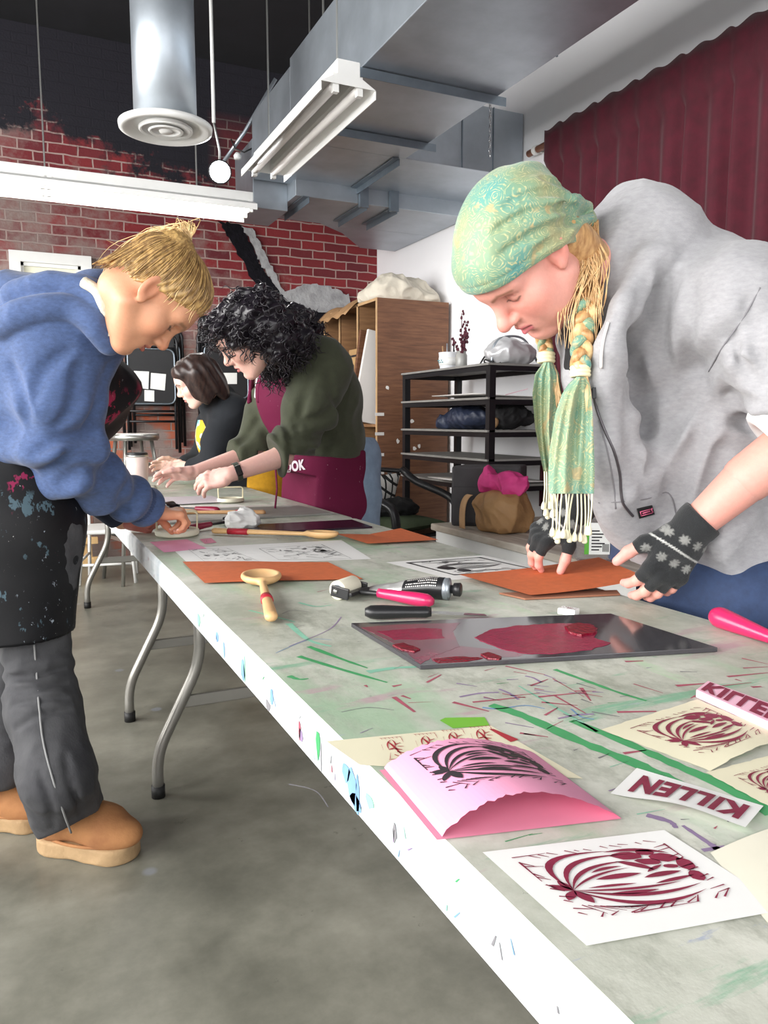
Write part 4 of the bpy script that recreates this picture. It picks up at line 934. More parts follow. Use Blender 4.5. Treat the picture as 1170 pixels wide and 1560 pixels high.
def portrait_design():
    q=[]
    q+=seg((.0,.02),(1,.02),.05)+seg((.0,.98),(1,.98),.05)+seg((.015,.0),(.015,1),.06)+seg((.985,0),(.985,1),.06)
    for k,(b0,b1) in enumerate(((.24,.19),(.16,.12),(-.2,-.16),(-.12,-.09))): q+=lens((.08,.5),(.94,.5),b0,b1,14)
    q+=lens((.1,.15),(.9,.12),-.05,-.02)+lens((.1,.85),(.9,.88),.06,.02)+blobp((.2,.55),.1,.12,.3,3)+blobp((.28,.75),.08,.1,.3,4)+lens((.3,.5),(.75,.5),.1,.06)+lens((.3,.5),(.75,.5),-.1,-.05)
    r=random.Random(4)
    for i in range(26):
        x=r.uniform(.08,.85); y=r.choice((r.uniform(.06,.28),r.uniform(.72,.93))); q+=seg((x,y),(x+r.uniform(.03,.12),y+r.uniform(-.04,.04)),r.uniform(.01,.03))
    return q
def paper(name,label,cat,corners,mt,z=.0006,curl=None,design=None,ink=None,area=(.1,.1,.9,.9),n=16,ragged=0,th=.0006,group=None,back=None):
    """corners: A(u0,v0) B(u1,v0) C(u1,v1) D(u0,v1) as table xy"""
    A,B,C,D=[np.array(c[:2],float) for c in corners]; r=random.Random(hash(name+label)%1000 if False else len(label)*7)
    ph=[r.uniform(0,6) for _ in range(4)]
    def fn(u,v):
        q=(A*(1-u)+B*u)*(1-v)+(D*(1-u)+C*u)*v
        if ragged:
            e=ragged*(math.sin(u*37+ph[0])+math.sin(u*81+ph[1])); f=ragged*(math.sin(v*41+ph[2])+math.sin(v*77+ph[3]))
            q=q+(D-A)/np.linalg.norm(D-A)*(e if v in (0,1) else 0)+(B-A)/np.linalg.norm(B-A)*(f if u in (0,1) else 0)
        zz=TZT+z+(curl(u,v) if curl else 0)
        return np.array([q[0],q[1],zz])
    mb=MB(); mb.grid(fn,n,n,0)
    mats=[mt]
    if design is not None:
        mats.append(ink); u0,v0,u1,v1=area
        for poly in design:
            pv=[]
            for p in poly:
                u=u0+(u1-u0)*min(1,max(0,p[0])); v=v0+(v1-v0)*min(1,max(0,p[1])); w=fn(u,v); e=.01
                nrm=np.cross(fn(min(1,u+e),v)-fn(max(0,u-e),v),fn(u,min(1,v+e))-fn(u,max(0,v-e))); nrm=nrm/max(1e-9,np.linalg.norm(nrm)); 
                if nrm[2]<0: nrm=-nrm
                pv.append(w+nrm*(th*.5+.0004))
            mb.add(pv,[tuple(range(len(pv)))],1)
    o=mb.build(name,mats,smooth=False,recalc=False)
    # thickness for the sheet only: extrude downwards by a second layer
    return tag(o,label,cat,group)
TT=lambda *a:[onz(x,y,TZT)[:2] for x,y in a]
paper('lino_sheet','orange linoleum sheet lying flat at the left table edge behind the large wooden spoon','lino sheet',TT((278,858),(500,858),(553,884),(312,891)),M['orange'],z=.004,curl=lambda u,v:.001*math.sin(u*5))
paper('lino_sheet','small orange linoleum sheet with curled corner at the far right table edge','lino sheet',TT((512,822),(610,813),(668,826),(560,832)),M['orange'],z=.003,curl=lambda u,v:.010*(1-v)*abs(u-.5)*2+.004)
paper('lino_sheet','large orange linoleum sheet lifted under the gloved fingers','lino sheet',[(.85,1.42),(1.20,1.38),(1.13,1.15),(.87,1.19)],M['orange'],z=.006,curl=lambda u,v:.004+.018*u*u)
mb=MB(); mb.prism([onz(760,906,TZT)[:2],onz(940,902,TZT)[:2],onz(945,908,TZT)[:2],onz(800,915,TZT)[:2]],TZT+.0008,TZT+.0045); tag(mb.build('hardboard_scrap',M['lino_back'],bevel=.001),'thin brown board lying beneath the large lifted orange sheet','board')
paper('proof_print','long white paper with two faded black proof prints near the far left table edge','print',TT((262,836),(520,823),(566,852),(290,862)),M['paper'],z=.0006)
# its two inked images sit on the sheet
def overlay(o,corners,design,ink,z):
    me=o.data; bm=bmesh.new(); bm.from_mesh(me); me.materials.append(ink); mi=len(me.materials)-1
    A,B,C,D=[np.array(c,float) for c in corners]
    for poly in design:
        vs=[]
        for p in poly:
            u,v=min(1,max(0,p[0])),min(1,max(0,p[1])); q=(A*(1-u)+B*u)*(1-v)+(D*(1-u)+C*u)*v; vs.append(bm.verts.new((q[0],q[1],TZT+z)))
        f=bm.faces.new(vs); f.material_index=mi
    bm.to_mesh(me); bm.free()
pp=bpy.data.objects['proof_print']
overlay(pp,TT((285,837),(345,835),(398,856),(312,858)),sketch_design(3,46),M['grey_ink'],.0012)
overlay(pp,TT((392,836),(490,829),(540,852),(422,854)),sketch_design(8,60),M['grey_ink'],.0012)
paper('portrait_print','white print of a black framed portrait design at the right table edge','print',TT((588,857),(735,846),(855,872),(690,884)),M['paper'],z=.0006,design=portrait_design(),ink=M['black_ink'],area=(.13,.1,.9,.82))
paper('pink_paper_sheet','flat pink paper sheet under the cream hand tool at the far corner','paper',TT((228,826),(285,822),(315,836),(250,842)),M['pinkp'],z=.0008)
paper('pink_paper_scrap','tiny pink printed paper scrap beside the wooden spoon handle','paper',TT((304,822),(322,820),(330,827),(312,829)),M['pinkd'],z=.001,design=sketch_design(5,8),ink=M['paint_m'],n=4)
# ---- near prints
BD=bud_design()
CRM=TT((915,1113),(1062,1067),(1200,1125),(1082,1176))
paper('bud_print','cream print of a maroon flower bud at the right beside the carved pink block','print',CRM,M['cream'],z=.0012,design=BD,ink=M['maroon_ink'],area=(.16,.12,.92,.86),ragged=.0006,curl=lambda u,v:.004*math.sin(u*PI)*v)
paper('bud_print','cream print half out of frame just below the upper right bud print','print',TT((1075,1178),(1180,1150),(1260,1205),(1190,1240)),M['cream'],z=.0009,design=BD,ink=M['maroon_ink'],area=(.2,.2,.9,.9),ragged=.0005)
paper('bud_print','white print of a large maroon flower bud at the bottom edge of the picture','print',[onz(735,1300,TZT)[:2],onz(1012,1266,TZT)[:2],(.47,.335),(.318,.365)],M['paper'],z=.0010,design=BD,ink=M['maroon_ink'],area=(.1,.1,.9,.82))
paper('blank_sheet','plain cream sheet at the bottom right corner of the table','paper',TT((1082,1300),(1240,1240),(1400,1400),(1180,1420)),M['cream2'],z=.0006,curl=lambda u,v:.002*math.sin(u*4))
STR=TT((497,1130),(748,1106),(888,1187),(548,1166)); 
CS=paper('ribbon_print_strip','cream paper strip with a row of four small red ribbon prints under the pink card','print',[STR[0],STR[1],STR[2],STR[3]],M['cream'],z=.0006)
rd=ribbon_design()
for (pxc,pyc) in ((596,1146),(648,1140),(690,1134),(732,1129)):
    overlay(CS,TT((pxc-18,pyc-20),(pxc+16,pyc-23),(pxc+26,pyc+10),(pxc-8,pyc+14)),rd,M['red_band'],.0012)
overlay(CS,TT((745,1112),(752,1112),(790,1128),(778,1132)),[[(0,0),(1,0),(1,1),(0,1)]],M['red_band'],.0012)
# folded pink card, arched
A=np.array((.309,.655));B=np.array((.298,.520));C=np.array((.452,.482));D=np.array((.463,.620))
mb=MB(); hh=.031
def arch(u,v):
    q=(A*(1-v)+B*v)*(1-u)+(D*(1-v)+C*v)*u; rag=.0012*(math.sin(u*60)+math.sin(u*131)) if v in (0,1) else 0
    return np.array([q[0],q[1]+rag,TZT+.0016+hh*(.75+.25*v)*max(0,math.sin(PI*u**.85))**.9])
mb.grid(arch,40,24,0)
for poly in BD:
    pv=[]
    for p in poly:
        u=.14+.72*min(1,max(0,p[0])); v=.06+.72*min(1,max(0,p[1])); w=arch(u,v+1e-6); e=.01
        nr=np.cross(arch(u+e,v+1e-6)-arch(u-e,v+1e-6),arch(u,v+e+1e-6)-arch(u,v-e+1e-6)); nr/=np.linalg.norm(nr); nr=nr if nr[2]>0 else -nr
        pv.append(w+nr*.0007)
    mb.add(pv,[tuple(range(len(pv)))],1)
def base(u,v):
    q=(A*(1-v)+B*v)*(1-u)+(D*(1-v)+C*v)*u; q=q+np.array([-.006*(1-u),-.002]); return (q[0],q[1],TZT+.0013)
mb.grid(base,8,8,2)
tag(mb.build('pink_card',[M['pinkp'],M['black_ink'],M['pinkd']],recalc=False),'folded pink card printed with a black flower bud arching up from the table','card')
# KILLEN strip and block
def text_polys(s,size=1.0):
    cu=bpy.data.curves.new('tmp_txt','FONT'); cu.body=s; cu.size=size; cu.offset=.05; cu.space_character=1.12
    o=bpy.data.objects.new('tmp_txt',cu); COL.objects.link(o); dg=bpy.context.evaluated_depsgraph_get(); me=bpy.data.meshes.new_from_object(o.evaluated_get(dg))
    vs=[v.co.copy() for v in me.vertices]; fs=[tuple(p.vertices) for p in me.polygons]; bpy.data.objects.remove(o); bpy.data.curves.remove(cu); bpy.data.meshes.remove(me)
    x0=min(v.x for v in vs);x1=max(v.x for v in vs);y0=min(v.y for v in vs);y1=max(v.y for v in vs)
    return [((v.x-x0)/(x1-x0),(v.y-y0)/(y1-y0)) for v in vs],fs
tv,tf=text_polys('KILLEN')
SA=TT((930,1211),(970,1172),(1163,1230),(1135,1269))   # left-bottom, left-top, right-top, right-bottom
SA=[np.array(s) for s in SA]
mb=MB()
def strp(u,v): q=(SA[0]*(1-v)+SA[1]*v)*(1-u)+(SA[3]*(1-v)+SA[2]*v)*u; return np.array([q[0],q[1],TZT+.0015+.006*(1-v)*(math.sin(u*PI*.9))**2+.003*u*(1-v)])
mb.grid(strp,20,6,0)
vs=[]
for x,y in tv:
    u=.93-.83*x; v=.80-.64*y; w=strp(u,v); vs.append(w+np.array([0,0,.0009]))     # read from the other side of the table
mb.add(vs,tf,1)
tag(mb.build('name_strip',[M['paper'],M['maroon_ink']],recalc=False),'white paper strip printed KILLEN in maroon letters lying upside down','print')
bk=thing('carved_block','pale pink carved stamp block with inked mirrored letters at the right edge','stamp',(onz(1110,1085,TZT)))
BA=[np.array(s) for s in TT((1060,1063),(1078,1049),(1215,1100),(1195,1125))]
mb=MB(); zt=TZT+.0105
mb.prism([tuple(b) for b in BA],TZT+.0006,zt); mb.build('block',mat('pink_carving_rubber',srgb(238,186,206),.6),bk,bevel=.0006)
mb=MB(); vs=[]
for x,y in tv:
    u=.04+.92*x; v=.9-.8*y; q=(BA[0]*(1-v)+BA[1]*v)*(1-u)+(BA[3]*(1-v)+BA[2]*v)*u; vs.append((q[0],q[1],zt+.0008))
mb.add(vs,tf,0); mb.build('inked_letters',M['maroon_ink'],bk)
# ---- ink slab
sb_=thing('ink_slab','large dark glass ink slab with rolled-out maroon ink in the table centre','ink slab',(.7,.98,TZT))
SC=TT((535,956),(930,941),(1093,994),(640,1021)); z0,z1=TZT+.0008,TZT+.0078
mb=MB(); mb.prism([tuple(s) for s in SC],z0,z1); mb.build('glass',M['glass_slab'],sb_,bevel=.0008)
SCn=[np.array(s) for s in SC]
def sl(u,v): q=(SCn[0]*(1-u)+SCn[1]*u)*(1-v)+(SCn[3]*(1-u)+SCn[2]*u)*v; return q
def ink_patch(name,pxs,mt,dz,seed,jit=.003):
    r=random.Random(seed); Q=[np.array(onz(x,y,z1)[:2]) for x,y in pxs]; out=[]
    for i in range(len(Q)):
        a,b=Q[i],Q[(i+1)%len(Q)]; n=max(2,int(np.linalg.norm(b-a)/.008))
        for k in range(n): out.append(a+(b-a)*k/n+np.array([r.uniform(-jit,jit),r.uniform(-jit,jit)]))
    mb=MB(); mb.prism([tuple(o) for o in out],z1-.0002,z1+dz); return mb.build(name,mt,sb_)
M['ink_film']=mat('thin_maroon_ink_film',srgb(128,42,68),.16,nscale=14,col2=srgb(86,46,60))
ink_patch('ink_film',[(552,956),(600,952),(700,949),(690,962),(700,985),(660,1000),(640,1012),(610,985)],M['ink_film'],.0003,1,.0015)
ink_patch('ink_film',[(648,992),(700,984),(760,990),(820,988),(790,1000),(700,1005),(660,1008)],M['ink_film'],.0001,11,.0005)
ink_patch('rolled_ink',[(722,972),(745,960),(790,953),(860,950),(900,951),(910,958),(905,972),(930,980),(900,990),(850,996),(800,996),(760,988)],M['ink_wet'],.0006,2,.002)
ink_patch('rolled_ink',[(575,962),(640,957),(672,958),(676,972),(640,975),(600,975)],M['ink_wet'],.0005,3,.002)
ink_patch('ink_blob',[(860,957),(880,952),(903,956),(908,966),(885,970),(866,966)],M['ink_wet_dark'],.004,4,.002)
ink_patch('ink_blob',[(598,984),(615,981),(640,990),(632,994),(612,991)],M['ink_wet_dark'],.002,5,.001)
ink_patch('ink_blob',[(732,998),(745,995),(765,1002),(760,1006),(742,1004)],M['ink_wet_dark'],.002,6,.001)
ink_patch('ink_smear',[(660,1004),(700,1000),(735,1003),(700,1009),(668,1010)],M['ink_wet_dark'],.0008,7,.002)
# far dark plate and grey inking board on the far table
mb=MB(); mb.prism([(.64,2.44),(1.02,2.42),(1.01,2.23),(.63,2.26)],TZT+.0006,TZT+.006); tag(mb.build('ink_plate',mat('dark_purple_ink_plate',srgb(44,22,40),.25,nscale=10,namt=.4)),'dark purple inked plate lying flat beside the crumpled white paper','ink slab')
mb=MB(); mb.prism([(.42,2.98),(1.0,2.92),(1.03,2.62),(.44,2.60)],TZT+.0006,TZT+.007); tag(mb.build('work_board',mat('grey_work_board',srgb(150,150,144),.5,nscale=7,namt=.25),bevel=.001),'flat grey work board on the far table in front of the curly-haired person','board')
# ---- wooden spoons
def spoon(label,p_bowl,p_tip,Lb,wb,band,mt=None,side=False):
    """p_bowl: bowl end, p_tip: handle end (xy)"""
    a=np.array([*p_bowl,TZT]); b=np.array([*p_tip,TZT]); Lq=np.linalg.norm(b-a); d=unit(b-a); s=np.array([-d[1],d[0],0]); up=np.array([0,0,1.])
    t=thing('wooden_spoon',label,'wooden spoon',((a+b)/2))
    Z=[a,d,s]; h0=.011
    def fn(p):
        q=p-np.array(a+up*h0,np.float32); X=q@np.array(d,np.float32); Y=q@np.array(s,np.float32); Zz=q[:,2]
        Q=np.stack([X,Y,Zz],1)
        bowl=sd_ell(Q,(Lb/2,0,.006),(Lb/2,wb/2,.0165)); bowl=smax(bowl,-sd_ell(Q,(Lb/2,0,.02),(Lb/2-.005,wb/2-.005,.0185)),.003)
        bowl=smax(bowl,Zz-.012,.002)
        hd=sd_cap(Q,(Lb-.01,0,.002),(Lq-.012,0,.001),.0065,.0105)
        Qs=Q*np.array([1,1,1.25],np.float32); hd=sd_cap(Qs,(Lb-.012,0,.003),(Lq-.013,0,.001),.0068,.0115)
        return smin(bowl,hd,.012)
    lo=np.minimum(a,b)-.05; hi=np.maximum(a,b)+.05; lo[2]=TZT-.006; hi[2]=TZT+.035
    me,P=sdf_mesh(fn,lo,hi,.0028,'spoon_body'); me.materials.append(mt or M['wood2']); link('spoon_body',me,t)
    if band:
        c0=a+d*(Lq*band[0])+up*(h0+.001); c1=a+d*(Lq*band[1])+up*(h0+.001); mb=MB(); rr=.0119
        mb.tube([c0,c1],[rr*.93,rr],16,flat=.86); o=mb.build('label_band',M['red_band'],t,True)
    return t
spoon('wooden spoon with a red band lying bowl-up near the left table edge',onz(396,881,TZT)[:2],onz(414,952,TZT)[:2],.115,.085,(.60,.68))
spoon('long wooden spoon with a red label lying across the proof print',onz(516,822,TZT)[:2],onz(322,814,TZT)[:2],.10,.055,(.70,.86),M['wood2'])
spoon('flat wooden spatula with a dark red band on the far table',(.44,2.86),(.80,2.70),.14,.05,(.72,.82),M['wood'])
# ---- brayers
def brayer(label,pr,ph,hl,roller,rm,hm,rw=.06,rr=.019,tilt=.0):
    """pr roller centre xy, ph handle end xy"""
    a=np.array([*pr,TZT+rr]); e=np.array([*ph,TZT+.0125]); d=unit(e-a); s=unit(np.cross(d,[0,0,1.]))
    t=thing('ink_brayer',label,'brayer',(a[0],a[1],TZT))
    mb=MB(); mb.tube([a-s*rw/2,a+s*rw/2],rr,26); mb.build('roller',rm,t,True,bevel=.002)
    mb=MB(); mb.tube([a-s*(rw/2+.0006),a-s*(rw/2-.001)],rr*.62,20); mb.tube([a+s*(rw/2-.001),a+s*(rw/2+.0006)],rr*.62,20); mb.build('roller_cap',M['galv'],t,True)
    L0=np.linalg.norm(e-a); hs=a+d*(L0-hl)
    mb=MB()
    for q in (-1,1):
        p0=a+s*q*(rw/2+.004); p1=p0+d*rr*1.5+np.array([0,0,-.004]); mb.bar(p0-d*.011,p1,.005,.022)
    mb.bar(a+s*(rw/2+.004)+d*rr*1.45-[0,0,.004],a-s*(rw/2+.004)+d*rr*1.45-[0,0,.004],.008,.014,up=tuple(d)); mb.tube([a+d*rr*1.45-[0,0,.004],hs+d*.02],.005,8)
    mb.build('frame',M['black_plastic'],t,bevel=.002)
    for q in (-1,1):
        mb=MB(); mb.tube([a+s*q*(rw/2+.006),a+s*q*(rw/2+.0085)],.0045,12); mb.build('axle_pin',M['steel'],t,True)
    n=16; pts=[hs+d*hl*i/n for i in range(n+1)]
    rs=[.0085+.0045*min(1,(i/n)*1.5) for i in range(n+1)]; rs[-1]=.006; rs[-2]=.0108; rs[0]=.0088
    mb=MB(); mb.tube(pts,rs,18); mb.build('handle',hm,t,True); return t
brayer('brayer with a cream roller and crimson handle lying beside the ink tube',onz(532,915,TZT+.0)[:2]+np.array([.005,.03]),onz(660,927,TZT)[:2],.115,0,M['white_rub'],M['hot_handle'])
brayer('brayer with maroon handle and dark roller lying behind the cream hand tool',(.64,2.50),(.43,2.36),.13,0,mat('charcoal_rubber',srgb(70,70,72),.4),M['mar_handle'])
brayer('brayer with a maroon handle on the far table under the watch hand',(.50,2.98),(.66,2.83),.1,0,M['black_plastic'],M['mar_handle'])
# ---- ink tube
tbq=thing('ink_tube','silver and black metal ink tube with screw cap lying behind the crimson brayer','ink tube',(.7,1.33,TZT))
a=np.array([*onz(548,903,TZT)[:2],TZT+.003]); b=np.array([*onz(684,914,TZT)[:2],TZT+.021]); d=unit((b-a)*[1,1,0]); s=np.array([-d[1],d[0],0]); Lt=np.linalg.norm((b-a)[:2])
def tubefn(v0,v1):
    def f(u,v):
        t=v0+(v1-v0)*v; hz=.0025+.0185*min(1,t*1.25)**.8; wd=.028-.0075*t; an=2*PI*u
        dent=1-.13*max(0,math.sin(t*19+math.sin(an*2)))*(t<.55)
        c=a+d*Lt*t; return (c[0]+s[0]*wd*math.cos(an)*dent,c[1]+s[1]*wd*math.cos(an)*dent,TZT+.001+hz+hz*math.sin(an)*dent)
    return f
mb=MB(); mb.grid(tubefn(0,.52),32,30); mb.build('foil_end',mat('crumpled_foil',srgb(206,206,204),.3,metal=.55,bump=.3,bscale=60),tbq,True)
mb=MB(); mb.grid(tubefn(.52,.95),32,14); mb.build('label_sleeve',M['black_plastic'],tbq,True)
mb=MB(); r=random.Random(2)
for row in range(5):
    for k in range(16):
        if row==2 and k<6: continue
        u=.02+.042*row+.0; t0=.56+.021*k; 
        w_=.013*r.uniform(.5,1.2); P=[tubefn(0,1)(u+.24+du,t0+dt) for du,dt in ((0,0),(0,w_),(.018,w_),(.018,0))]; an_=2*PI*(u+.25); up=np.array([0,0,.0008*math.sin(an_)])+s*.0008*math.cos(an_); mb.add([np.array(p)+up for p in P],[(0,1,2,3)])
mb.build('label_print',M['white_board'],tbq)
tv2,tf2=text_polys('ink'); mb=MB(); vs=[]
for x,y in tv2:
    p=np.array(tubefn(0,1)(.62+.11*y,.70+.16*x)); vs.append(p-s*.0012+[0,0,-.0002])
mb2=MB()
mb=MB(); mb.tube([a*[1,1,0]+d*Lt*.95+[0,0,TZT+.0215],a*[1,1,0]+d*Lt*1.0+[0,0,TZT+.0215]],[.0208,.0212],28); mb.tube([a*[1,1,0]+d*Lt*1.0+[0,0,TZT+.0215],a*[1,1,0]+d*Lt*1.02+[0,0,TZT+.0215]],[.0212,.010],28); mb.build('shoulder',M['galv'],tbq,True)
mb=MB(); c0=a*[1,1,0]+d*Lt*1.02+[0,0,TZT+.0215]; mb.tube([c0,c0+d*.006,c0+d*.0062,c0+d*.018,c0+d*.02],[.008,.008,.0125,.0135,.011],24); mb.build('cap',M['black_plastic'],tbq,True)
# ---- palette knife
pk=thing('palette_knife','palette knife with a chunky black handle and inked steel blade before the brayer','palette knife',(.63,1.17,TZT))
a=np.array([*onz(556,943,TZT)[:2],TZT+.0125]); b=np.array([*onz(657,943,TZT)[:2],TZT+.0125]); e=np.array([*onz(742,940,TZT)[:2],TZT+.004]); d=unit(b-a)
mb=MB(); n=12; Lh=np.linalg.norm(b-a)
mb.tube([a+d*Lh*i/n for i in range(n+1)],[.008]+[.0128+.0012*math.sin(i/n*PI*2) for i in range(1,n)]+[.009],18,flat=.85); mb.build('handle',M['black_plastic'],pk,True)
d2=unit(e-b); s2=unit(np.cross(d2,[0,0,1.])); mb=MB()
P=[b-s2*.006-d2*.004,b+s2*.006-d2*.004,b+s2*.011+d2*.03,e+s2*.011,e-s2*.004,b-s2*.011+d2*.03]
mb.add([p+[0,0,.0] for p in P]+[p-[0,0,.0012] for p in P],[tuple(range(6)),tuple(range(11,5,-1))]+[(i,(i+1)%6,6+(i+1)%6,6+i) for i in range(6)]); mb.build('blade',M['steel'],pk)
mb=MB(); P=[b+s2*.010+d2*.055,e+s2*.0105-d2*.003,e-s2*.003-d2*.004,b-s2*.003+d2*.06]; mb.add([p+[0,0,.0007] for p in P],[(0,1,2,3)]); mb.build('ink_smear',M['ink_film'],pk)
# ---- rubber stamp scrap
stp=thing('carved_stamp','small white carved rubber stamp with maroon ink near the large orange sheet','stamp',(*onz(866,935,TZT)[:2],TZT))
q=onz(866,936,TZT); Mq=place((q[0],q[1],TZT+.0006),.5)
mb=MB(); mb.box((-.011,-.016,0),(.011,.016,.011),M=Mq); mb.build('block',M['label_white'],stp,bevel=.001)
mb=MB()
for poly in rd: mb.add([Mq@Vector((-.009+.018*p[0],-.014+.028*p[1],.0116)) for p in poly],[tuple(range(len(poly)))])
mb.build('inked_face',M['maroon_ink'],stp)
# ---- carving tool with pink handle
ct_=thing('carving_tool','carving tool with a hot pink bulb handle at the right edge of the table','carving tool',(1.03,.86,TZT))
a=np.array([*onz(1083,952,TZT)[:2],TZT+.0185]); b=np.array([*onz(1178,984,TZT)[:2],TZT+.0115]); d=unit(b-a); n=18; Lh=np.linalg.norm(b-a)
rs=[.006,.0135,.0168]+[.0178-.0085*((i-3)/(n-3))**1.1 for i in range(3,n+1)]
mb=MB(); mb.tube([a+d*(Lh*i/n if i else 0) for i in range(n+1)],rs,20); mb.build('handle',M['hot_handle'],ct_,True)
mb=MB(); mb.tube([b,b+d*.012],.0095,16); mb.build('collar',M['steel'],ct_,True); mb=MB(); mb.tube([b+d*.01,b+d*.055],.003,8); mb.build('gouge_blade',M['steel'],ct_,True)
# ---- crumpled white paper
NC=Noise3(81,9); q=onz(368,806,TZT)
def f_cr(p): return smax(sd_ell(p,(q[0]+.005,q[1],TZT+.028),(.05,.04,.036))+crumple(NC,p,.013,75),TZT+.001-p[:,2],.003)
bag('crumpled_paper',f_cr,(q[0]-.08,q[1]-.07,TZT-.008),(q[0]+.09,q[1]+.07,TZT+.08),.0032,M['paper'],'crumpled white paper ball beside the maroon brayer handle','paper')
# ---- barens (hand printing pads with a strap handle)
def baren(label,c,rz,s=1.0):
    t=thing('printing_baren',label,'baren',(c[0],c[1],TZT)); Mb=place((c[0],c[1],TZT+.0022),rz,s=s)
    mb=MB(); mb.lathe([(.0,0),(.052,0),(.056,.004),(.056,.014),(.053,.017),(.048,.017),(.046,.011),(0,.010)],40,M=Mb); mb.build('disc',M['white_rub'],t,True,bevel=.001)
    mb=MB(); pts=round_path([(-.05,0,.010),(-.052,0,.062),(.052,0,.062),(.05,0,.010)],.012,5)
    for w0,w1 in zip(pts[:-1],pts[1:]): pass
    n=len(pts); vs=[];fs=[]
    for i,p in enumerate(pts):
        dirv=(pts[min(i+1,n-1)]-pts[max(i-1,0)]).normalized(); nn=Vector((-dirv.z,0,dirv.x))
        for (yy,oo) in ((-.014,-.002),(.014,-.002),(.014,.002),(-.014,.002)): vs.append(Mb@(p+nn*oo+Vector((0,yy,0))))
    for i in range(n-1):
        for k in range(4): fs.append((i*4+k,i*4+(k+1)%4,(i+1)*4+(k+1)%4,(i+1)*4+k))
    fs+= [(0,1,2,3),((n-1)*4+3,(n-1)*4+2,(n-1)*4+1,(n-1)*4)]
    mb.add(vs,fs); mb.build('strap_handle',mat('cream_plastic',srgb(222,214,178),.4) if 'cream_plastic' not in bpy.data.materials else bpy.data.materials['cream_plastic'],t,bevel=.001); return t
BAR=np.array([.415,2.33])
baren('cream plastic printing baren held under the hand of the person in the blue hoodie',BAR,math.radians(-12),1.15)
baren('cream plastic printing baren standing free on the far table by the yellow apron',(.80,3.22),math.radians(-10),1.0)
# ---- tumbler
tm=thing('tumbler','pale pink insulated tumbler with a clear lid on the far table','tumbler',(.535,4.05,TZT))
mb=MB(); mb.lathe([(.043,0),(.046,.004),(.053,.11),(.0545,.165),(.05,.165)],36,(.535,4.05,TZT)); mb.build('cup',mat('pale_pink_enamel',srgb(226,204,198),.35),tm,True)
mb=MB(); mb.lathe([(.0545,.163),(.0548,.172),(.05,.174)],36,(.535,4.05,TZT)); mb.build('steel_rim',M['steel'],tm,True)
mb=MB(); mb.lathe([(.051,.17),(.052,.182),(.045,.185),(0,.184)],36,(.535,4.05,TZT)); mb.build('lid',M['black_plastic'],tm,True)
# ---- small things on the far table
paper('work_paper','pale lilac paper lying under the hands of the curly-haired person','paper',[(.40,3.55),(.78,3.5),(.80,3.2),(.42,3.18)],mat('pale_lilac_paper',srgb(204,194,200),.7),z=.004)
paper('newsprint_sheet','pale grey sheet lying across the far table behind the hand tool','paper',[(.36,3.2),(.8,3.12),(.82,3.02),(.38,3.04)],M['white_board'],z=.0006)
mb=MB(); mb.tube([(.42,3.78,TZT+.024),(.56,3.68,TZT+.024)],.023,20); mb.tube([(.415,3.784,TZT+.024),(.413,3.785,TZT+.024)],.012,12)
tag(mb.build('tape_roll',M['white_rub'],smooth=True),'short cream roll lying on the far table by the outstretched hand','roll')
# ================================================================ PEOPLE (bodies as one continuous mesh, clothing and hair as children)
class SDF:
    def __init__(s,k=.02): s.p=[]; s.k=k; s.post=[]
    def cap(s,a,b,ra,rb=None,k=None):
        rb=ra if rb is None else rb; s.p.append((0,lambda p:sd_cap(p,a,b,ra,rb),k)); return s
    def chain(s,pts,rs,k=None):
        for i in range(len(pts)-1): s.cap(pts[i],pts[i+1],rs[i],rs[i+1],k)
        return s
    def ell(s,c,r,R=None,k=None): s.p.append((0,lambda p:sd_ell(p,c,r,R),k)); return s
    def box(s,c,h,R=None,rr=.01,k=None): s.p.append((0,lambda p:sd_box(p,c,h,R,rr),k)); return s
    def sub(s,f,k=None): s.p.append((1,f,k)); return s
    def inter(s,f,k=None): s.p.append((2,f,k)); return s
    def fn(s,f,k=None): s.p.append((0,f,k)); return s
    def disp(s,f): s.p.append((3,f,None)); return s
    def __call__(s,p):
        d=None
        for op,f,k in s.p:
            k=s.k if k is None else k
            if op==3: d=d+f(p); continue
            e=f(p)
            if d is None: d=e
            elif op==0: d=smin(d,e,k)
            elif op==1: d=smax(d,-e,k)
            else: d=smax(d,e,k)
        return d
def hit(fn,px,py,d0=.8,d1=6,n=400):
    r=ray(px,py); t=np.linspace(d0,d1,n); P=(CAM+r*t[:,None]).astype(np.float32); d=fn(P); i=np.argmax(d<0)
    if not (d<0).any(): i=int(np.argmin(d)); return P[i].astype(float)
    a,b=t[max(i-1,0)],t[i]
    for _ in range(14):
        m=(a+b)/2
        if fn((CAM+r*m)[None].astype(np.float32))[0]<0: b=m
        else: a=m
    return CAM+r*b
def normal_at(fn,p,e=.003):
    p=np.asarray(p,np.float32)[None]; return unit([float((fn(p+np.array(o,np.float32)*e)-fn(p-np.array(o,np.float32)*e))[0]) for o in ((1,0,0),(0,1,0),(0,0,1))])
def nn_field(p,x,z): return p
def groove(S,paths,r,k,d0=.8,d1=6,sink=0.0):
    """soft creases pressed into a cloth surface along pixel paths"""
    segs=[]
    for path in paths:
        Q=smooth_path([hit(S,x,y,d0,d1)-normal_at(S,hit(S,x,y,d0,d1))*sink for x,y in path],3); m=len(Q)-1
        for i in range(m):
            w=lambda t:r*max(.12,math.sin(PI*min(.98,max(.02,t)))**.6)
            segs.append((Q[i],Q[i+1],w(i/m),w((i+1)/m)))
    def f(p):
        d=None
        for a,b,ra,rb in segs:
            e=sd_cap(p,a,b,ra,rb); d=e if d is None else np.minimum(d,e)
        return d
    S.sub(f,k=k); return S
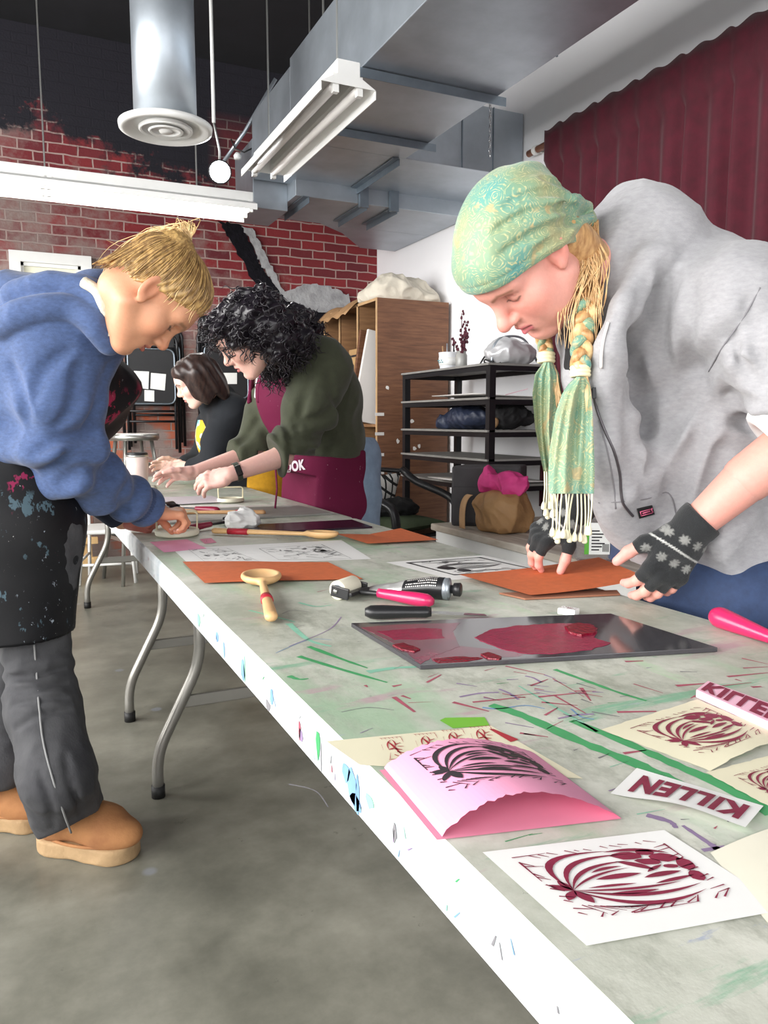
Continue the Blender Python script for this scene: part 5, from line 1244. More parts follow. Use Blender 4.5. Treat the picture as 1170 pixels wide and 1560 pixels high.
# ---------------------------------------------------------------- head
def head_sdf(jaw=1.0,nose=1.0,mouth_open=0.0,lips=1.0,full=0.0,neck=(0,-.062,-.165),neck_r=.052):
    S=SDF(.02)
    S.ell((0,-.007,.035),(.0725,.089,.083))
    S.ell((0,.030,-.035),(.058,.058,.078),k=.03)
    for s in (-1,1):
        S.cap((s*.052,-.006,-.052),(s*.020,.062,-.100),.021,.016,k=.03)
        S.ell((s*.040,.054,-.022),(.026,.024,.024),k=.025)
        S.cap((s*.012,.083,.026),(s*.044,.066,.026),.012,.010,k=.02)
    if full:
        for s in (-1,1): S.ell((s*.036,.044,-.055),(.026,.03,.034),k=.03)
    S.ell((0,.066,.045),(.05,.026,.035),k=.03)
    S.ell((0,.072,-.066),(.028,.021,.028),k=.02)
    S.ell((0,.071,-.101),(.020,.017,.0155),k=.022)
    for s in (-1,1): S.sub(lambda p,s=s:sd_ell(p,(s*.032,.093,.004),(.019,.016,.0125)),k=.014)
    for s in (-1,1):
        S.ell((s*.031,.0685,.003),(.0165,.0138,.0130),k=.006)
    S.cap((0,.080,.020),(0,.1035*nose,-.024),.0088,.0098,k=.016)
    S.ell((0,.1065*nose,-.0295),(.0108,.0112,.0100),k=.012)
    for s in (-1,1): S.ell((s*.0105,.0955,-.0340),(.0068,.0100,.0070),k=.008)
    for s in (-1,1): S.sub(lambda p,s=s:sd_ell(p,(s*.0058,.102,-.0415),(.0032,.0055,.003)),k=.003)
    S.cap((0,.094,-.040),(0,.0925,-.052),.0045,.004,k=.008)
    # lips
    for s in (-1,1):
        S.cap((s*.004,.0955,-.0555),(s*.0215,.085,-.0612),.0052*lips,.0026,k=.004)
        S.cap((0,.0938,-.0712-mouth_open),(s*.018,.0855,-.0665),.0062*lips,.0030,k=.004)
    mo=.0012+mouth_open
    for s in (-1,1): S.sub(lambda p,s=s:sd_cap(p,(0,.1015,-.0632-mouth_open*.4),(s*.0225,.0875,-.0622),mo,.0009),k=.0025)
    S.sub(lambda p:sd_ell(p,(0,.094,-.082),(.016,.006,.005)),k=.012)
    # lid crease and lash line
    for s in (-1,1):
        S.sub(lambda p,s=s:sd_cap(p,(s*.019,.0815,.0095),(s*.031,.0825,.0135),.0009,.0009),k=.004)
        S.sub(lambda p,s=s:sd_cap(p,(s*.031,.0825,.0135),(s*.044,.0715,.0085),.0011,.0011),k=.003)
        S.sub(lambda p,s=s:sd_cap(p,(s*.018,.0805,-.0005),(s*.031,.0825,-.0045),.0009,.0009),k=.002)
        S.sub(lambda p,s=s:sd_cap(p,(s*.031,.0825,-.0045),(s*.045,.0705,.0005),.0009,.0009),k=.002)
    # ears
    for s in (-1,1):
        R=frame((1,.0,0),(s*.18,-.25,1)); Re=frame((1,s*.45,0),(0,-.22,1))
        S.ell((s*.0745,-.010,.002),(.0075,.0185,.031),Re,k=.006)
        S.sub(lambda p,s=s,Re=Re:sd_ell(p,(s*.082,-.006,.006),(.006,.0095,.019),Re),k=.005)
        S.ell((s*.0735,.0,-.024),(.006,.008,.009),k=.006)
    # neck
    S.cap((0,-.028,-.045),neck,.048,neck_r,k=.025)
    return S
def ball(P,c,r): d=np.sqrt((((P-np.array(c,np.float32))/np.array(r,np.float32))**2).sum(1)); return np.clip(1.25-d,0,1)**1.0*np.where(d<1.25,1,0)
def segd(P,a,b):
    return sd_cap(P,a,b,0,0)
def paint_head(P,skin,lip,brow,blush=.35,brow_w=.0042,lash=(.03,.02,.018),lashw=.0022):
    C=np.tile(np.array(skin,np.float32),(len(P),1))
    def mixc(w,c): 
        w=np.clip(w,0,1)[:,None]; C[:]=C*(1-w)+np.array(c,np.float32)*w
    front=(P[:,1]>.05)*1.0
    red=tuple(np.array(skin)*np.array([1.0,.60,.58]))
    for s in (-1,1): mixc(ball(P,(s*.043,.064,-.030),(.03,.04,.026))*blush,red)
    mixc(ball(P,(0,.110,-.030),(.017,.02,.016))*blush*1.5,red)
    for s in (-1,1): mixc(ball(P,(s*.076,-.01,.0),(.02,.03,.036))*blush*1.2,red)
    for s in (-1,1):
        for a,b,w in (((s*.003,-.0560),(s*.0205,-.0615),.0046),((0,-.0710),(s*.0175,-.0670),.0058)): mixc(np.clip((w-seg2(P,a,b))/.0022,0,1)*.85*front,lip)
        mixc(np.clip((.0017-seg2(P,(0,-.0634),(s*.022,-.0624)))/.001,0,1)*.85*front,tuple(np.array(lip)*.35))
        d=np.minimum(seg2(P,(s*.013,.0215),(s*.030,.0285)),seg2(P,(s*.030,.0285),(s*.050,.0235))); mixc(np.clip((brow_w+.001-d)/.0035,0,1)*.8*front,brow)
        d=np.minimum(np.minimum(seg2(P,(s*.0165,-.0005),(s*.024,-.0048)),seg2(P,(s*.024,-.0048),(s*.036,-.0050))),seg2(P,(s*.036,-.0050),(s*.0465,.0015))); mixc(np.clip((lashw-d)/.0012,0,1)*.92*front,lash)
        d=np.minimum(seg2(P,(s*.019,.0075),(s*.031,.0110)),seg2(P,(s*.031,.0110),(s*.045,.0070))); mixc(np.clip((.0014-d)/.0012,0,1)*.45*front,tuple(np.array(skin)*.45))
        d=segd(P,(s*.0055,.104,-.0425),(s*.0055,.100,-.041)); mixc(np.clip((.0030-d)/.002,0,1)*.6,tuple(np.array(skin)*np.array([.45,.3,.3])))
    return C
def seg2(P,a,b):
    a=np.array(a,np.float32); b=np.array(b,np.float32); q=P[:,[0,2]]-a; ba=b-a; h=np.clip(q@ba/float(ba@ba+1e-12),0,1); d=q-h[:,None]*ba; return np.sqrt((d*d).sum(1))
class Head:
    def __init__(s,t,fwd,up,sc=1.0):
        f=unit(fwd); u=np.asarray(up,float); u=unit(u-f*(u@f)); r=np.cross(f,u); s.R=np.stack([r,f,u],1); s.t=np.asarray(t,float); s.sc=sc
    def w(s,p): return s.t+s.R@(np.asarray(p,float)*s.sc)
    def l(s,P): return ((P-s.t.astype(np.float32))@s.R.astype(np.float32))/s.sc
    def sdf(s,S): return lambda P:S(s.l(P))*s.sc
def head_mesh(H,S,h=.0024):
    me,P=sdf_mesh(S,(-.10,-.16,-.20),(.10,.135,.135),h,'head'); n=len(me.vertices)
    W=(P@H.R.T.astype(np.float32))*H.sc+H.t.astype(np.float32); me.vertices.foreach_set('co',W.astype(np.float32).ravel()); me.update(); return me,P
# ---------------------------------------------------------------- hand
def hand_joints(O,x,y,z,curl,spread=.0,thumb=(.5,.2),sc=1.0,tcurl=.5):
    """O wrist; x towards the thumb side, y towards the fingers, z out of the back of the hand"""
    x=unit(x); y=unit(np.asarray(y)-x*(np.asarray(y)@x)); zz=np.cross(x,y); z=zz if zz@np.asarray(z)>0 else -zz
    W=lambda p:np.asarray(O)+(x*p[0]+y*p[1]+z*p[2])*sc
    base=[(.027,.090,.002),(.008,.095,.005),(-.011,.091,.003),(-.029,.081,-.002)]; lens_=[.070,.078,.072,.056]; F=[]
    for i,(b,l) in enumerate(zip(base,lens_)):
        cs=curl[i] if hasattr(curl[i],'__len__') else (curl[i],)*3
        sp=spread*(1.5-i); a=0; p=np.array(b,float); pts=[W(p)]
        for seg_,c in zip((.48,.30,.22),cs):
            a+=c; d=np.array([math.sin(sp),math.cos(a)*math.cos(sp),-math.sin(a)]); p=p+d*l*seg_; pts.append(W(p))
        F.append(pts)
    tb=np.array((.022,.028,-.008)); d0=unit((.75*math.cos(thumb[1])+.1,.75,-thumb[0])); T=[W(tb)]; p=tb+d0*.040; T.append(W(p))
    d1=unit(d0+np.array((-tcurl*.8,.35,-tcurl*.5))); p=p+d1*.032; T.append(W(p)); d2=unit(d1+np.array((-tcurl*.7,.25,-tcurl*.5))); p=p+d2*.026; T.append(W(p))
    return dict(F=F,T=T,W=W,x=x,y=y,z=z,O=np.asarray(O,float),sc=sc)
FR=[(.0100,.0090,.0082,.0068),(.0103,.0092,.0083,.0068),(.0098,.0088,.0079,.0064),(.0088,.0078,.0070,.0057)]
def hand_sdf(h,wrist_from=None,wr=.026,grow=0.0,fingers=3,S=None,flen=None):
    S=S or SDF(.010); W=h['W']; sc=h['sc']; R=np.stack([h['x'],h['y'],h['z']],1)
    S.box(W((-.001,.052,-.003)),tuple(np.array((.036+grow,.043,.0125+grow))*sc),R,.012*sc,k=.014)
    S.ell(W((.020,.035,-.012)),tuple(np.array((.017+grow,.028,.013+grow))*sc),R,k=.012)
    S.ell(W((-.024,.038,-.010)),tuple(np.array((.013+grow,.03,.011+grow))*sc),R,k=.012)
    for i,(pts,rs) in enumerate(zip(h['F'],FR)):
        for j in range(fingers):
            a,b=np.asarray(pts[j]),np.asarray(pts[j+1]); rb=rs[j+1]
            if flen is not None and j==fingers-1: b=a+(b-a)*flen
            S.cap(a,b,(rs[j]+grow)*sc,(rb+grow)*sc,k=.006 if j==0 else .004)
        S.ell(pts[0],tuple(np.array((.0105+grow,.012,.0105+grow))*sc),R,k=.008)
    T=h['T']; tr=(.0145,.0118,.0108,.0085)
    for j in range(min(3,fingers+1) if fingers<3 else 3):
        a,b=np.asarray(T[j]),np.asarray(T[j+1])
        if fingers<3 and j==fingers: b=a+(b-a)*.35
        S.cap(a,b,(tr[j]+grow)*sc,(tr[j+1]+grow)*sc,k=.012 if j==0 else .005)
    if wrist_from is not None:
        O=h['O']; S.p.insert(0,(0,lambda p:np.minimum(sd_cap(p,wrist_from,O,wr*1.32,wr*.92),sd_cap(p,O,W((0,.03,-.003)),wr*.92,wr*.85)),None))
    return S
def nails(h,name,mt,parent):
    mb=MB()
    for pts,rs in zip(h['F'],FR):
        a,b=Vector(pts[2]),Vector(pts[3]); d=(b-a).normalized(); x=Vector(h['x']); zz=x.cross(d); zz=zz if zz.dot(Vector(h['z']))>-.2 else -zz; xx=d.cross(zz).normalized()
        c=b+d*.0005+zz*rs[3]*.80; r=.0045
        vs=[]; 
        for i in range(5):
            for j in range(4):
                u=(i/4-.5)*2; v=j/3; vs.append(c+xx*u*r+d*(v-.55)*.0105+zz*(.0012-.0022*u*u-.0012*v*v))
        mb.add(vs,[(i*4+j,i*4+j+1,i*4+j+5,i*4+j+4) for i in range(4) for j in range(3)])
    return mb.build(name,mt,parent,True,solid=.0006)
# ---------------------------------------------------------------- cloth helpers
def rings(a,b,freq,amp,c0=.5,wd=.35,ph=0.,skew=None):
    a=np.asarray(a,np.float32); b=np.asarray(b,np.float32); ba=b-a; l=float(ba@ba); sk=None if skew is None else np.asarray(skew,np.float32)
    rad=.16
    def f(p):
        q=p-a; h=q@ba/l; dist=np.sqrt(((q-np.clip(h,0,1)[:,None]*ba)**2).sum(1))
        t=h*freq+ph
        if sk is not None: t=t+(q@sk)*12
        g=np.exp(-((h-c0)/wd)**2)*np.clip((rad-dist)/.05,0,1)
        return -amp*g*np.sin(t)
    return f
def folds(seed,sc,amp,stretch=(1,1,1),ridge=True):
    N=Noise3(seed,7); st=np.array(stretch,np.float32)
    def f(p):
        v=N(p*st,sc); return amp*((np.abs(v)*2.6-.7) if ridge else v*2.2)
    return f
def cloth(name,S,lo,hi,h,mt,parent,cols=None):
    me,P=sdf_mesh(S,lo,hi,h,name); me.materials.append(mt); o=link(name,me,parent)
    if cols is not None: set_col(me,cols(P))
    return o
def ribbon_on(fn,pxs,w,off,name,mt,parent,d0=.8,d1=6,n=6,round_=True):
    pts=[hit(fn,x,y,d0,d1) for x,y in pxs]; pts=smooth_path(pts,n); out=[]
    for p in pts: nn=normal_at(fn,p); out.append(np.asarray(p)+nn*off)
    mb=MB(); mb.tube(out,w,8,flat=1.0); return mb.build(name,mt,parent,True)
def patch_on(fn,quad,off,name,mt,parent,d0=.8,d1=6,nu=8,nv=8,build=True,polys=None,pm=None):
    """quad of 4 pixels projected onto a soft surface; optional inked polygons in unit coordinates"""
    q=[np.array(c,float) for c in quad]
    def P(u,v):
        c=(q[0]*(1-u)+q[1]*u)*(1-v)+(q[3]*(1-u)+q[2]*u)*v; p=hit(fn,c[0],c[1],d0,d1); return p+normal_at(fn,p)*off
    mb=MB(); mb.grid(P,nu,nv,0); mats=[mt]
    if polys:
        mats.append(pm)
        for poly in polys: mb.add([(lambda c:(lambda p:p+normal_at(fn,p)*(off+.0012))(hit(fn,c[0],c[1],d0,d1)))((q[0]*(1-a)+q[1]*a)*(1-b)+(q[3]*(1-a)+q[2]*a)*b) for a,b in poly],[tuple(range(len(poly)))],1)
    return mb.build(name,mats,parent,True,solid=.001,recalc=False)
def hair_mat(name,c1,c2,rough=.38):
    m=mat(name,c1,rough,nscale=90,col2=c2,stretch=(1,1,.35),detail=3); return m
def strands(name,paths,r,mt,parent,n=5,taper=True,seg=5):
    mb=MB()
    for pth in paths:
        P=smooth_path(pth,seg); k=len(P); rr=[r*(1 if i<k*.6 else max(.25,1-(i-k*.6)/(k*.45))) for i in range(k)] if taper else r
        mb.tube(P,rr,n,cap=False)
    return mb.build(name,mt,parent,True,recalc=False)
def push_out(S,p,m): 
    p=np.asarray(p,float); d=float(S(p[None].astype(np.float32))[0])
    return p+normal_at(S,p)*(m-d) if d<m else p
def person(name_label,loc):
    return thing('person',name_label,'person',loc)
def make_body(parent,pieces,skin_mat):
    me=join_meshes('body',pieces); me.materials.append(skin_mat); return link('body',me,parent)
M['skin']=mat('skin',(.8,.6,.5),.48,vcol=True,nscale=130,namt=.06,bump=.06,bscale=420,sss=.12,spec=.4)
M['nail']=mat('fingernail',srgb(236,188,178),.3)
def zip_mesh(me,col): return (me,col)
# ---------------------------------------------------------------- PERSON IN THE GREY HOODIE (right, facing the table)
def person_grey():
    pt=person('person in a grey hoodie and green paisley headscarf leaning over the table at right',(1.30,1.08,0))
    H=Head((.828,1.172,1.368),(-.487,.07,-.871),(-.872,-.102,.479),1.06)
    NKL=tuple(H.l(at(940,412,1.46)[None].astype(np.float32))[0])
    hs=head_sdf(nose=1.05,mouth_open=.0022,lips=1.18,full=1,neck=NKL,neck_r=.048); skin=srgb(222,158,144)
    hm,hp=head_mesh(H,hs,.0022); hc=paint_head(hp,skin,srgb(204,108,116),srgb(158,108,84),.42,.0036,srgb(104,64,52),.0019)
    A=at
    NB=A(948,410,1.47); chest=A(1050,500,1.50); belly=A(1085,690,1.58); pel=A(1130,850,1.66)
    shN=A(1118,462,1.36); elN=A(1236,655,1.30); wrN=A(1052,806,1.375)
    shF=np.array(chest)+np.array([-.02,.19,.02]); elF=A(985,690,1.74); wrF=A(872,779,1.66)
    bl=SDF(.05); bl.chain([NB,chest,belly,pel],[.055,.10,.10,.11]); bl.cap(chest,shN,.08,.055); bl.cap(chest,shF,.08,.055)
    bl.chain([shN,elN],[.05,.044]); bl.chain([shF,elF],[.05,.042])
    bl.cap(elN,A(1140,728,1.335),.046,.043,k=.02); bl.cap(elF,wrF,.04,.028,k=.02)
    for s in (-1,1):
        hip=np.array([pel[0]+.02,pel[1]+s*.09,.86]); kn=np.array([1.33,1.08+s*.1,.46]); an=np.array([1.38,1.08+s*.11,.06])
        bl.chain([hip,kn,an],[.08,.055,.04],k=.03); bl.cap(an,(an[0]-.16,an[1],.03),.04,.03,k=.03)
    bm_,bp=sdf_mesh(bl,(.7,.55,0),(1.75,1.6,1.62),.012,'b')
    # near (left) hand: back of the hand towards the viewer, fingers down on the lifted orange sheet
    yd=-R_CAM*.46-U_CAM*.86+F_CAM*.20; xd=-R_CAM*.88+U_CAM*.42-F_CAM*.1
    h1=hand_joints(wrN,xd,yd,-F_CAM,[(.42,.50,.35),(.34,.52,.35),(.32,.55,.35),(.34,.55,.3)],.07,(.25,.6),1.06,.2)
    g1=hand_sdf(h1,A(1140,728,1.335),.031)
    m1,p1=sdf_mesh(g1,np.min([h1['O'],*h1['T'],*[q for f in h1['F'] for q in f],A(1140,728,1.335)],0)-.06,np.max([h1['O'],*h1['T'],*[q for f in h1['F'] for q in f],A(1140,728,1.335)],0)+.06,.0032,'h1')
    yd2=-R_CAM*.72-U_CAM*.62+F_CAM*.05; xd2=-U_CAM*.55-F_CAM*.85+R_CAM*.35
    h2=hand_joints(wrF,xd2,yd2,U_CAM-R_CAM*.4-F_CAM*.3,[(.55,.5,.4),(.62,.5,.4),(.68,.55,.4),(.75,.55,.4)],.05,(.55,.5),1.0,.2)
    g2=hand_sdf(h2,elF+(wrF-elF)*.5,.029)
    al=[h2['O'],*h2['T'],*[q for f in h2['F'] for q in f],elF+(wrF-elF)*.5]
    m2,p2=sdf_mesh(g2,np.min(al,0)-.06,np.max(al,0)+.06,.0034,'h2')
    pinky=np.array(srgb(232,160,152),np.float32)
    def hcol(P,h):
        C=np.tile(np.array(skin,np.float32),(len(P),1))
        for f in h['F']+[h['T']]:
            d=segd(P,f[-2],f[-1]); w=np.clip((.022-d)/.014,0,1)[:,None]*.55; C=C*(1-w)+pinky*w
        return C
    body=make_body(pt,[(hm,hc),(bm_,skin),(m1,hcol(p1,h1)),(m2,hcol(p2,h2))],M['skin'])
    nails(h1,'fingernails',M['nail'],body)
    # ---- hoodie
    hood_mat=mat('grey_marl_jersey',srgb(160,159,162),.92,nscale=70,namt=.17,stretch=(1,1,2.2),bump=.12,bscale=300,sheen=.2)
    rib_mat=mat('grey_rib_knit',srgb(152,151,154),.9,nscale=60,namt=.12)
    S=SDF(.05)
    S.chain([A(985,430,1.50),A(1050,500,1.53),A(1072,690,1.575),A(1105,830,1.64)],[.12,.158,.165,.175])
    S.ell(A(1140,520,1.55),(.16,.17,.15),k=.08)
    S.ell(A(1150,700,1.6),(.15,.18,.19),k=.08)
    S.cap(A(1070,470,1.44),shN,.12,.095); S.cap(A(1050,470,1.55),shF,.12,.09)
    SL=SDF(.03); SL.chain([shN,A(1178,560,1.33),A(1228,640,1.305)],[.098,.088,.078]); SL.cap(A(1228,640,1.305),A(1176,700,1.318),.076,.064,k=.025)
    sd=unit(A(1140,728,1.335)-elN); sdp=A(1180,680,1.318).astype(np.float32)
    SL.inter(lambda p:np.where(np.sqrt(((p-sdp)**2).sum(1))<.13,(p-sdp)@sd.astype(np.float32),-1.),k=.008)
    S.fn(SL,k=.03)
    S.chain([shF,elF,elF+(wrF-elF)*.62],[.085,.072,.06],k=.03)
    # hood bulk on the shoulders and its edge running down to the zip
    S.ell(A(975,362,1.48),(.095,.12,.085),frame((1,0,-.25),(.2,0,1)),k=.05)
    S.chain([A(925,345,1.55),A(960,318,1.50),A(1005,318,1.46)],[.03,.034,.036],k=.03)
    S.chain([A(1005,318,1.46),A(1022,342,1.41),A(990,405,1.37),A(958,470,1.345),A(935,535,1.345),A(915,590,1.37)],[.030,.034,.030,.026,.022,.014],k=.016)
    S.chain([A(885,470,1.50),A(872,520,1.50),A(880,570,1.47)],[.028,.026,.02],k=.02)
    S.chain([A(905,590,1.44),A(930,690,1.46),A(965,800,1.53)],[.05,.06,.06],k=.06)
    S.chain([A(928,372,1.455),A(946,420,1.43),A(950,470,1.42)],[.030,.040,.036],k=.03)
    # belly pouch pocket
    S.fn(lambda p:sd_box(p,A(1050,825,1.545),(.085,.15,.06),frame((.55,0,-.8),(-.8,0,-.55)),.03),k=.03)
    Nf=folds(5,20,.0075,(1,1,.55)); Ng=folds(6,44,.0035,(1,1,.6)); Nd=Noise3(7,6)
    S.disp(Nf).disp(Ng)
    S.disp(rings(shN,A(1228,640,1.305),16,.012,.85,.35,.5)); 
    dirv=unit(A(900,800,1.4)-A(1120,480,1.4)); dirp=unit(np.cross(dirv,F_CAM)).astype(np.float32)
    cpt=A(1060,640,1.4).astype(np.float32)
    def drag(p):
        q=p-cpt; t=q@dirp; g=np.exp(-(q*q).sum(1)/.045); return -.011*g*np.sin(t*46+1.0+3*(q@dirv.astype(np.float32)))
    S.disp(drag)
    dm=np.stack([dirv,dirp,F_CAM],1).astype(np.float32)*np.array([[.35,1.25,.6]],np.float32)
    S.disp(lambda p:.0055*(np.abs(Nd(p@dm,30))*2.6-.7))
    # creases at the armhole
    S.disp(rings(A(1010,480,1.4),A(1110,660,1.35),22,.007,.6,.4,1.2))
    # neck opening
    nk=A(915,470,1.46)
    S.sub(lambda p:sd_cap(p,H.w((0,-.03,-.02)),A(950,438,1.48),.050,.044),k=.012)
    hempl=unit(np.array([-.25,0,1.0])); hp0=A(1060,880,1.50)
    S.inter(lambda p:-((p-hp0.astype(np.float32))@hempl.astype(np.float32)),k=.012)
    groove(S,[[(1086,560),(1052,606),(1012,672),(985,742)],[(1090,572),(1072,640),(1046,716),(1030,770)],[(990,428),(968,500),(966,580),(985,650)],[(1016,408),(1004,480),(1008,560),(1030,620)],[(1096,590),(1128,630),(1162,650)],[(1050,440),(1044,500),(1056,560)],[(960,640),(968,700),(990,752)],[(1100,690),(1080,760),(1074,800)]],.007,.045)
    groove(S,[[(1120,520),(1140,570),(1168,600)],[(1110,600),(1140,612),(1170,608)],[(1120,640),(1146,648),(1170,640)],[(1140,460),(1150,520),(1168,560)]],.006,.025)
    hd=cloth('hoodie',S,(.72,.6,.7),(1.75,1.62,1.62),.0056,hood_mat,pt)
    # rolled pale cuff
    e0=A(1186,672,1.316); mb=MB(); 
    xx=unit(np.cross(sd,[0,0,1.])); yy=np.cross(sd,xx)
    mb.tube([e0+(xx*math.cos(a)*.060+yy*math.sin(a)*.056) for a in np.linspace(0,2*PI,25)[:-1]],.0145,10,closed=True); mb.build('cuff',mat('pale_cuff',srgb(232,230,228),.85),hd,True)
    zpx=[(903,592),(909,622),(921,655),(936,690),(944,722),(946,748),(950,768),(964,786)]
    ribbon_on(S,zpx,.0026,.0006,'zipper',mat('dark_zip_teeth',srgb(92,88,92),.35,metal=.6),hd)
    z0=hit(S,904,596); mb=MB(); mb.bar(z0-F_CAM*.004+U_CAM*.006,z0-F_CAM*.005-U_CAM*.014,.007,.003,up=F_CAM); mb.build('zip_pull',M['black_metal'],hd,bevel=.001)
    ribbon_on(S,[(928,492),(922,512),(918,535),(917,560)],.0026,.003,'drawstring',M['white_board'],hd)
    sm=mat('grey_seam',srgb(122,120,124),.9)
    ribbon_on(S,[(1158,438),(1135,480),(1100,530),(1080,566)],.0013,.0002,'seam',sm,hd)
    ribbon_on(S,[(912,766),(950,764),(985,760),(1018,751),(1030,785)],.0012,.0002,'seam',sm,hd)
    ribbon_on(S,[(912,640),(926,690),(935,740),(938,775)],.0015,.0004,'seam',sm,hd)
    patch_on(S,[(969,774),(992,769),(996,783),(973,789)],.0025,'brand_patch',M['black_cloth'],hd,polys=[[(.12,.3),(.85,.3),(.85,.38),(.12,.38)],[(.12,.72),(.85,.72),(.85,.8),(.12,.8)],[(.12,.3),(.17,.3),(.17,.8),(.12,.8)],[(.85,.3),(.95,.25),(.9,.5),(.95,.7),(.85,.8)],[(.25,.5),(.75,.45),(.75,.6),(.25,.62)]],pm=mat('pink_thread',srgb(206,96,130),.7))
    # dark shirt showing in the open zip
    T=SDF(.02); T.chain([A(893,520,1.46),A(898,560,1.44),A(904,600,1.43)],[.04,.042,.03])
    cloth('undershirt',T,A(893,550,1.45)-.14,A(893,550,1.45)+.14,.006,M['black_cloth'],pt)
    # ---- jeans
    J=SDF(.05); J.ell(A(1110,900,1.56),(.17,.19,.12))
    for s in (-1,1):
        hip=np.array([pel[0]+.01,pel[1]+s*.09,.82]); kn=np.array([1.33,1.08+s*.1,.46]); an=np.array([1.38,1.08+s*.11,.07])
        J.chain([hip,kn,an],[.11,.08,.062],k=.03)
    J.disp(folds(15,16,.006)); J.inter(lambda p:.05-p[:,2],k=.004); J.inter(lambda p:(1.09-p[:,0]),k=.01)
    cloth('jeans',J,(1.0,.7,.03),(1.7,1.5,1.0),.010,mat('dark_blue_denim',srgb(40,58,92),.8,nscale=60,namt=.25,bump=.1,bscale=250),pt)
    for s in (-1,1):
        an=np.array([1.38,1.08+s*.11,.06]); B=SDF(.03); B.cap((an[0],an[1],.045),(an[0]-.17,an[1],.035),.045,.036); B.cap(an,(an[0],an[1],.12),.045,.05); B.inter(lambda p:.002-p[:,2],k=.004)
        cloth('shoe',B,an-.26,an+.14,.009,M['black_cloth'],pt)
    # ---- fingerless gloves
    gm=mat('black_wool_knit',(1,1,1),.92,vcol=True,nscale=120,namt=.25,bump=.35,bscale=520,sheen=.15)
    flakes=[]
    for j,v in enumerate((.020,.066)):
        for i in range(4): flakes.append((-.039+.026*i+(.013 if j else 0),v))
    def glove(h,wfrom,name):
        G=hand_sdf(h,None,grow=.0022,fingers=1,flen=.72); O=h['O']; dw=unit(np.asarray(wfrom)-O)
        G.cap(O+dw*.012,h['W']((0,.03,-.002)),.035,.034,k=.014); G.cap(O+dw*.024,O+dw*.006,.0375,.0370,k=.004); G.cap(O+dw*.024,O+dw*.018,.0395,.0395,k=.003)
        G.inter(lambda p:(p-(O+dw*.030).astype(np.float32))@dw.astype(np.float32),k=.004)
        for pts in h['F']:
            a,b=np.asarray(pts[0]),np.asarray(pts[1]); e=a+(b-a)*.76; d=unit(b-a)
            G.inter(lambda p,e=e,d=d:np.where(np.sqrt(((p-e.astype(np.float32))**2).sum(1))<.016,(p-e.astype(np.float32))@d.astype(np.float32),-1.),k=.002)
        al=[O,*h['T'],*[f[1] for f in h['F']],O+dw*.07]
        def col(P):
            C=np.tile(np.array(srgb(30,32,34),np.float32),(len(P),1)); q=P-O.astype(np.float32); u=q@h['x'].astype(np.float32); v=q@h['y'].astype(np.float32); n=q@h['z'].astype(np.float32)
            g=np.zeros(len(P))
            for fx,fy in flakes:
                du,dv=u-fx,v-fy; r=np.sqrt(du*du+dv*dv); th=np.arctan2(dv,du); star=.0105*(.55+.45*np.abs(np.cos(th*4))); g=np.maximum(g,np.clip((star-r)/.0022,0,1))
            band=np.maximum(np.clip((.0021-np.abs(v-.0435+.004*np.sin(u*30)))/.001,0,1),0)
            g=np.where(n>-.012,g,0)*.75; C=C*(1-g[:,None])+np.array(srgb(150,150,146),np.float32)*g[:,None]
            b=np.where(n>-.02,band,0)[:,None]; return C*(1-b)+np.array(srgb(190,190,186),np.float32)*b
        return cloth(name,G,np.min(al,0)-.055,np.max(al,0)+.055,.0026,gm,pt,col)
    glove(h1,A(1140,728,1.335),'fingerless_glove'); glove(h2,elF,'fingerless_glove')
    # ---- headscarf
    scm=bpy.data.materials.new('green_paisley_scarf'); scm.use_nodes=True; nt=scm.node_tree; b=nt.nodes['Principled BSDF']; b.inputs['Roughness'].default_value=.55; b.inputs['Sheen Weight'].default_value=.25
    tc=_n(nt,'ShaderNodeTexCoord')
    nd=_n(nt,'ShaderNodeTexNoise'); nd.inputs['Scale'].default_value=18; nd.inputs['Detail'].default_value=3; L(nt,tc.outputs['Object'],nd.inputs['Vector'])
    vs=_n(nt,'ShaderNodeVectorMath',operation='SCALE'); vs.inputs['Scale'].default_value=.045; L(nt,nd.outputs['Color'],vs.inputs[0]); va=_n(nt,'ShaderNodeVectorMath',operation='ADD'); L(nt,tc.outputs['Object'],va.inputs[0]); L(nt,vs.outputs[0],va.inputs[1])
    def ramp(v,stops,interp='LINEAR'):
        r=_n(nt,'ShaderNodeValToRGB'); r.color_ramp.interpolation=interp; e=r.color_ramp.elements
        for i,(p,c) in enumerate(stops):
            k=e[i] if i<2 else e.new(p); k.position=p; k.color=c4(c)
        L(nt,v,r.inputs[0]); return r.outputs[0]
    vo=_n(nt,'ShaderNodeTexVoronoi'); vo.inputs['Scale'].default_value=34; L(nt,va.outputs[0],vo.inputs['Vector'])
    wv=_n(nt,'ShaderNodeMath',operation='SINE'); ml=_n(nt,'ShaderNodeMath',operation='MULTIPLY'); ml.inputs[1].default_value=46; L(nt,vo.outputs['Distance'],ml.inputs[0]); L(nt,ml.outputs[0],wv.inputs[0])
    n2=_n(nt,'ShaderNodeTexNoise'); n2.inputs['Scale'].default_value=11; n2.inputs['Detail'].default_value=4; L(nt,va.outputs[0],n2.inputs['Vector'])
    basec=ramp(n2.outputs['Fac'],[(.30,srgb(84,146,138)),(.72,srgb(150,148,108)),(.45,srgb(110,148,124)),(.58,srgb(126,148,114))])
    gold=ramp(wv.outputs[0],[(.25,(0,0,0)),(.75,(1,1,1))])
    n3=_n(nt,'ShaderNodeTexNoise'); n3.inputs['Scale'].default_value=150; n3.inputs['Detail'].default_value=3; L(nt,va.outputs[0],n3.inputs['Vector'])
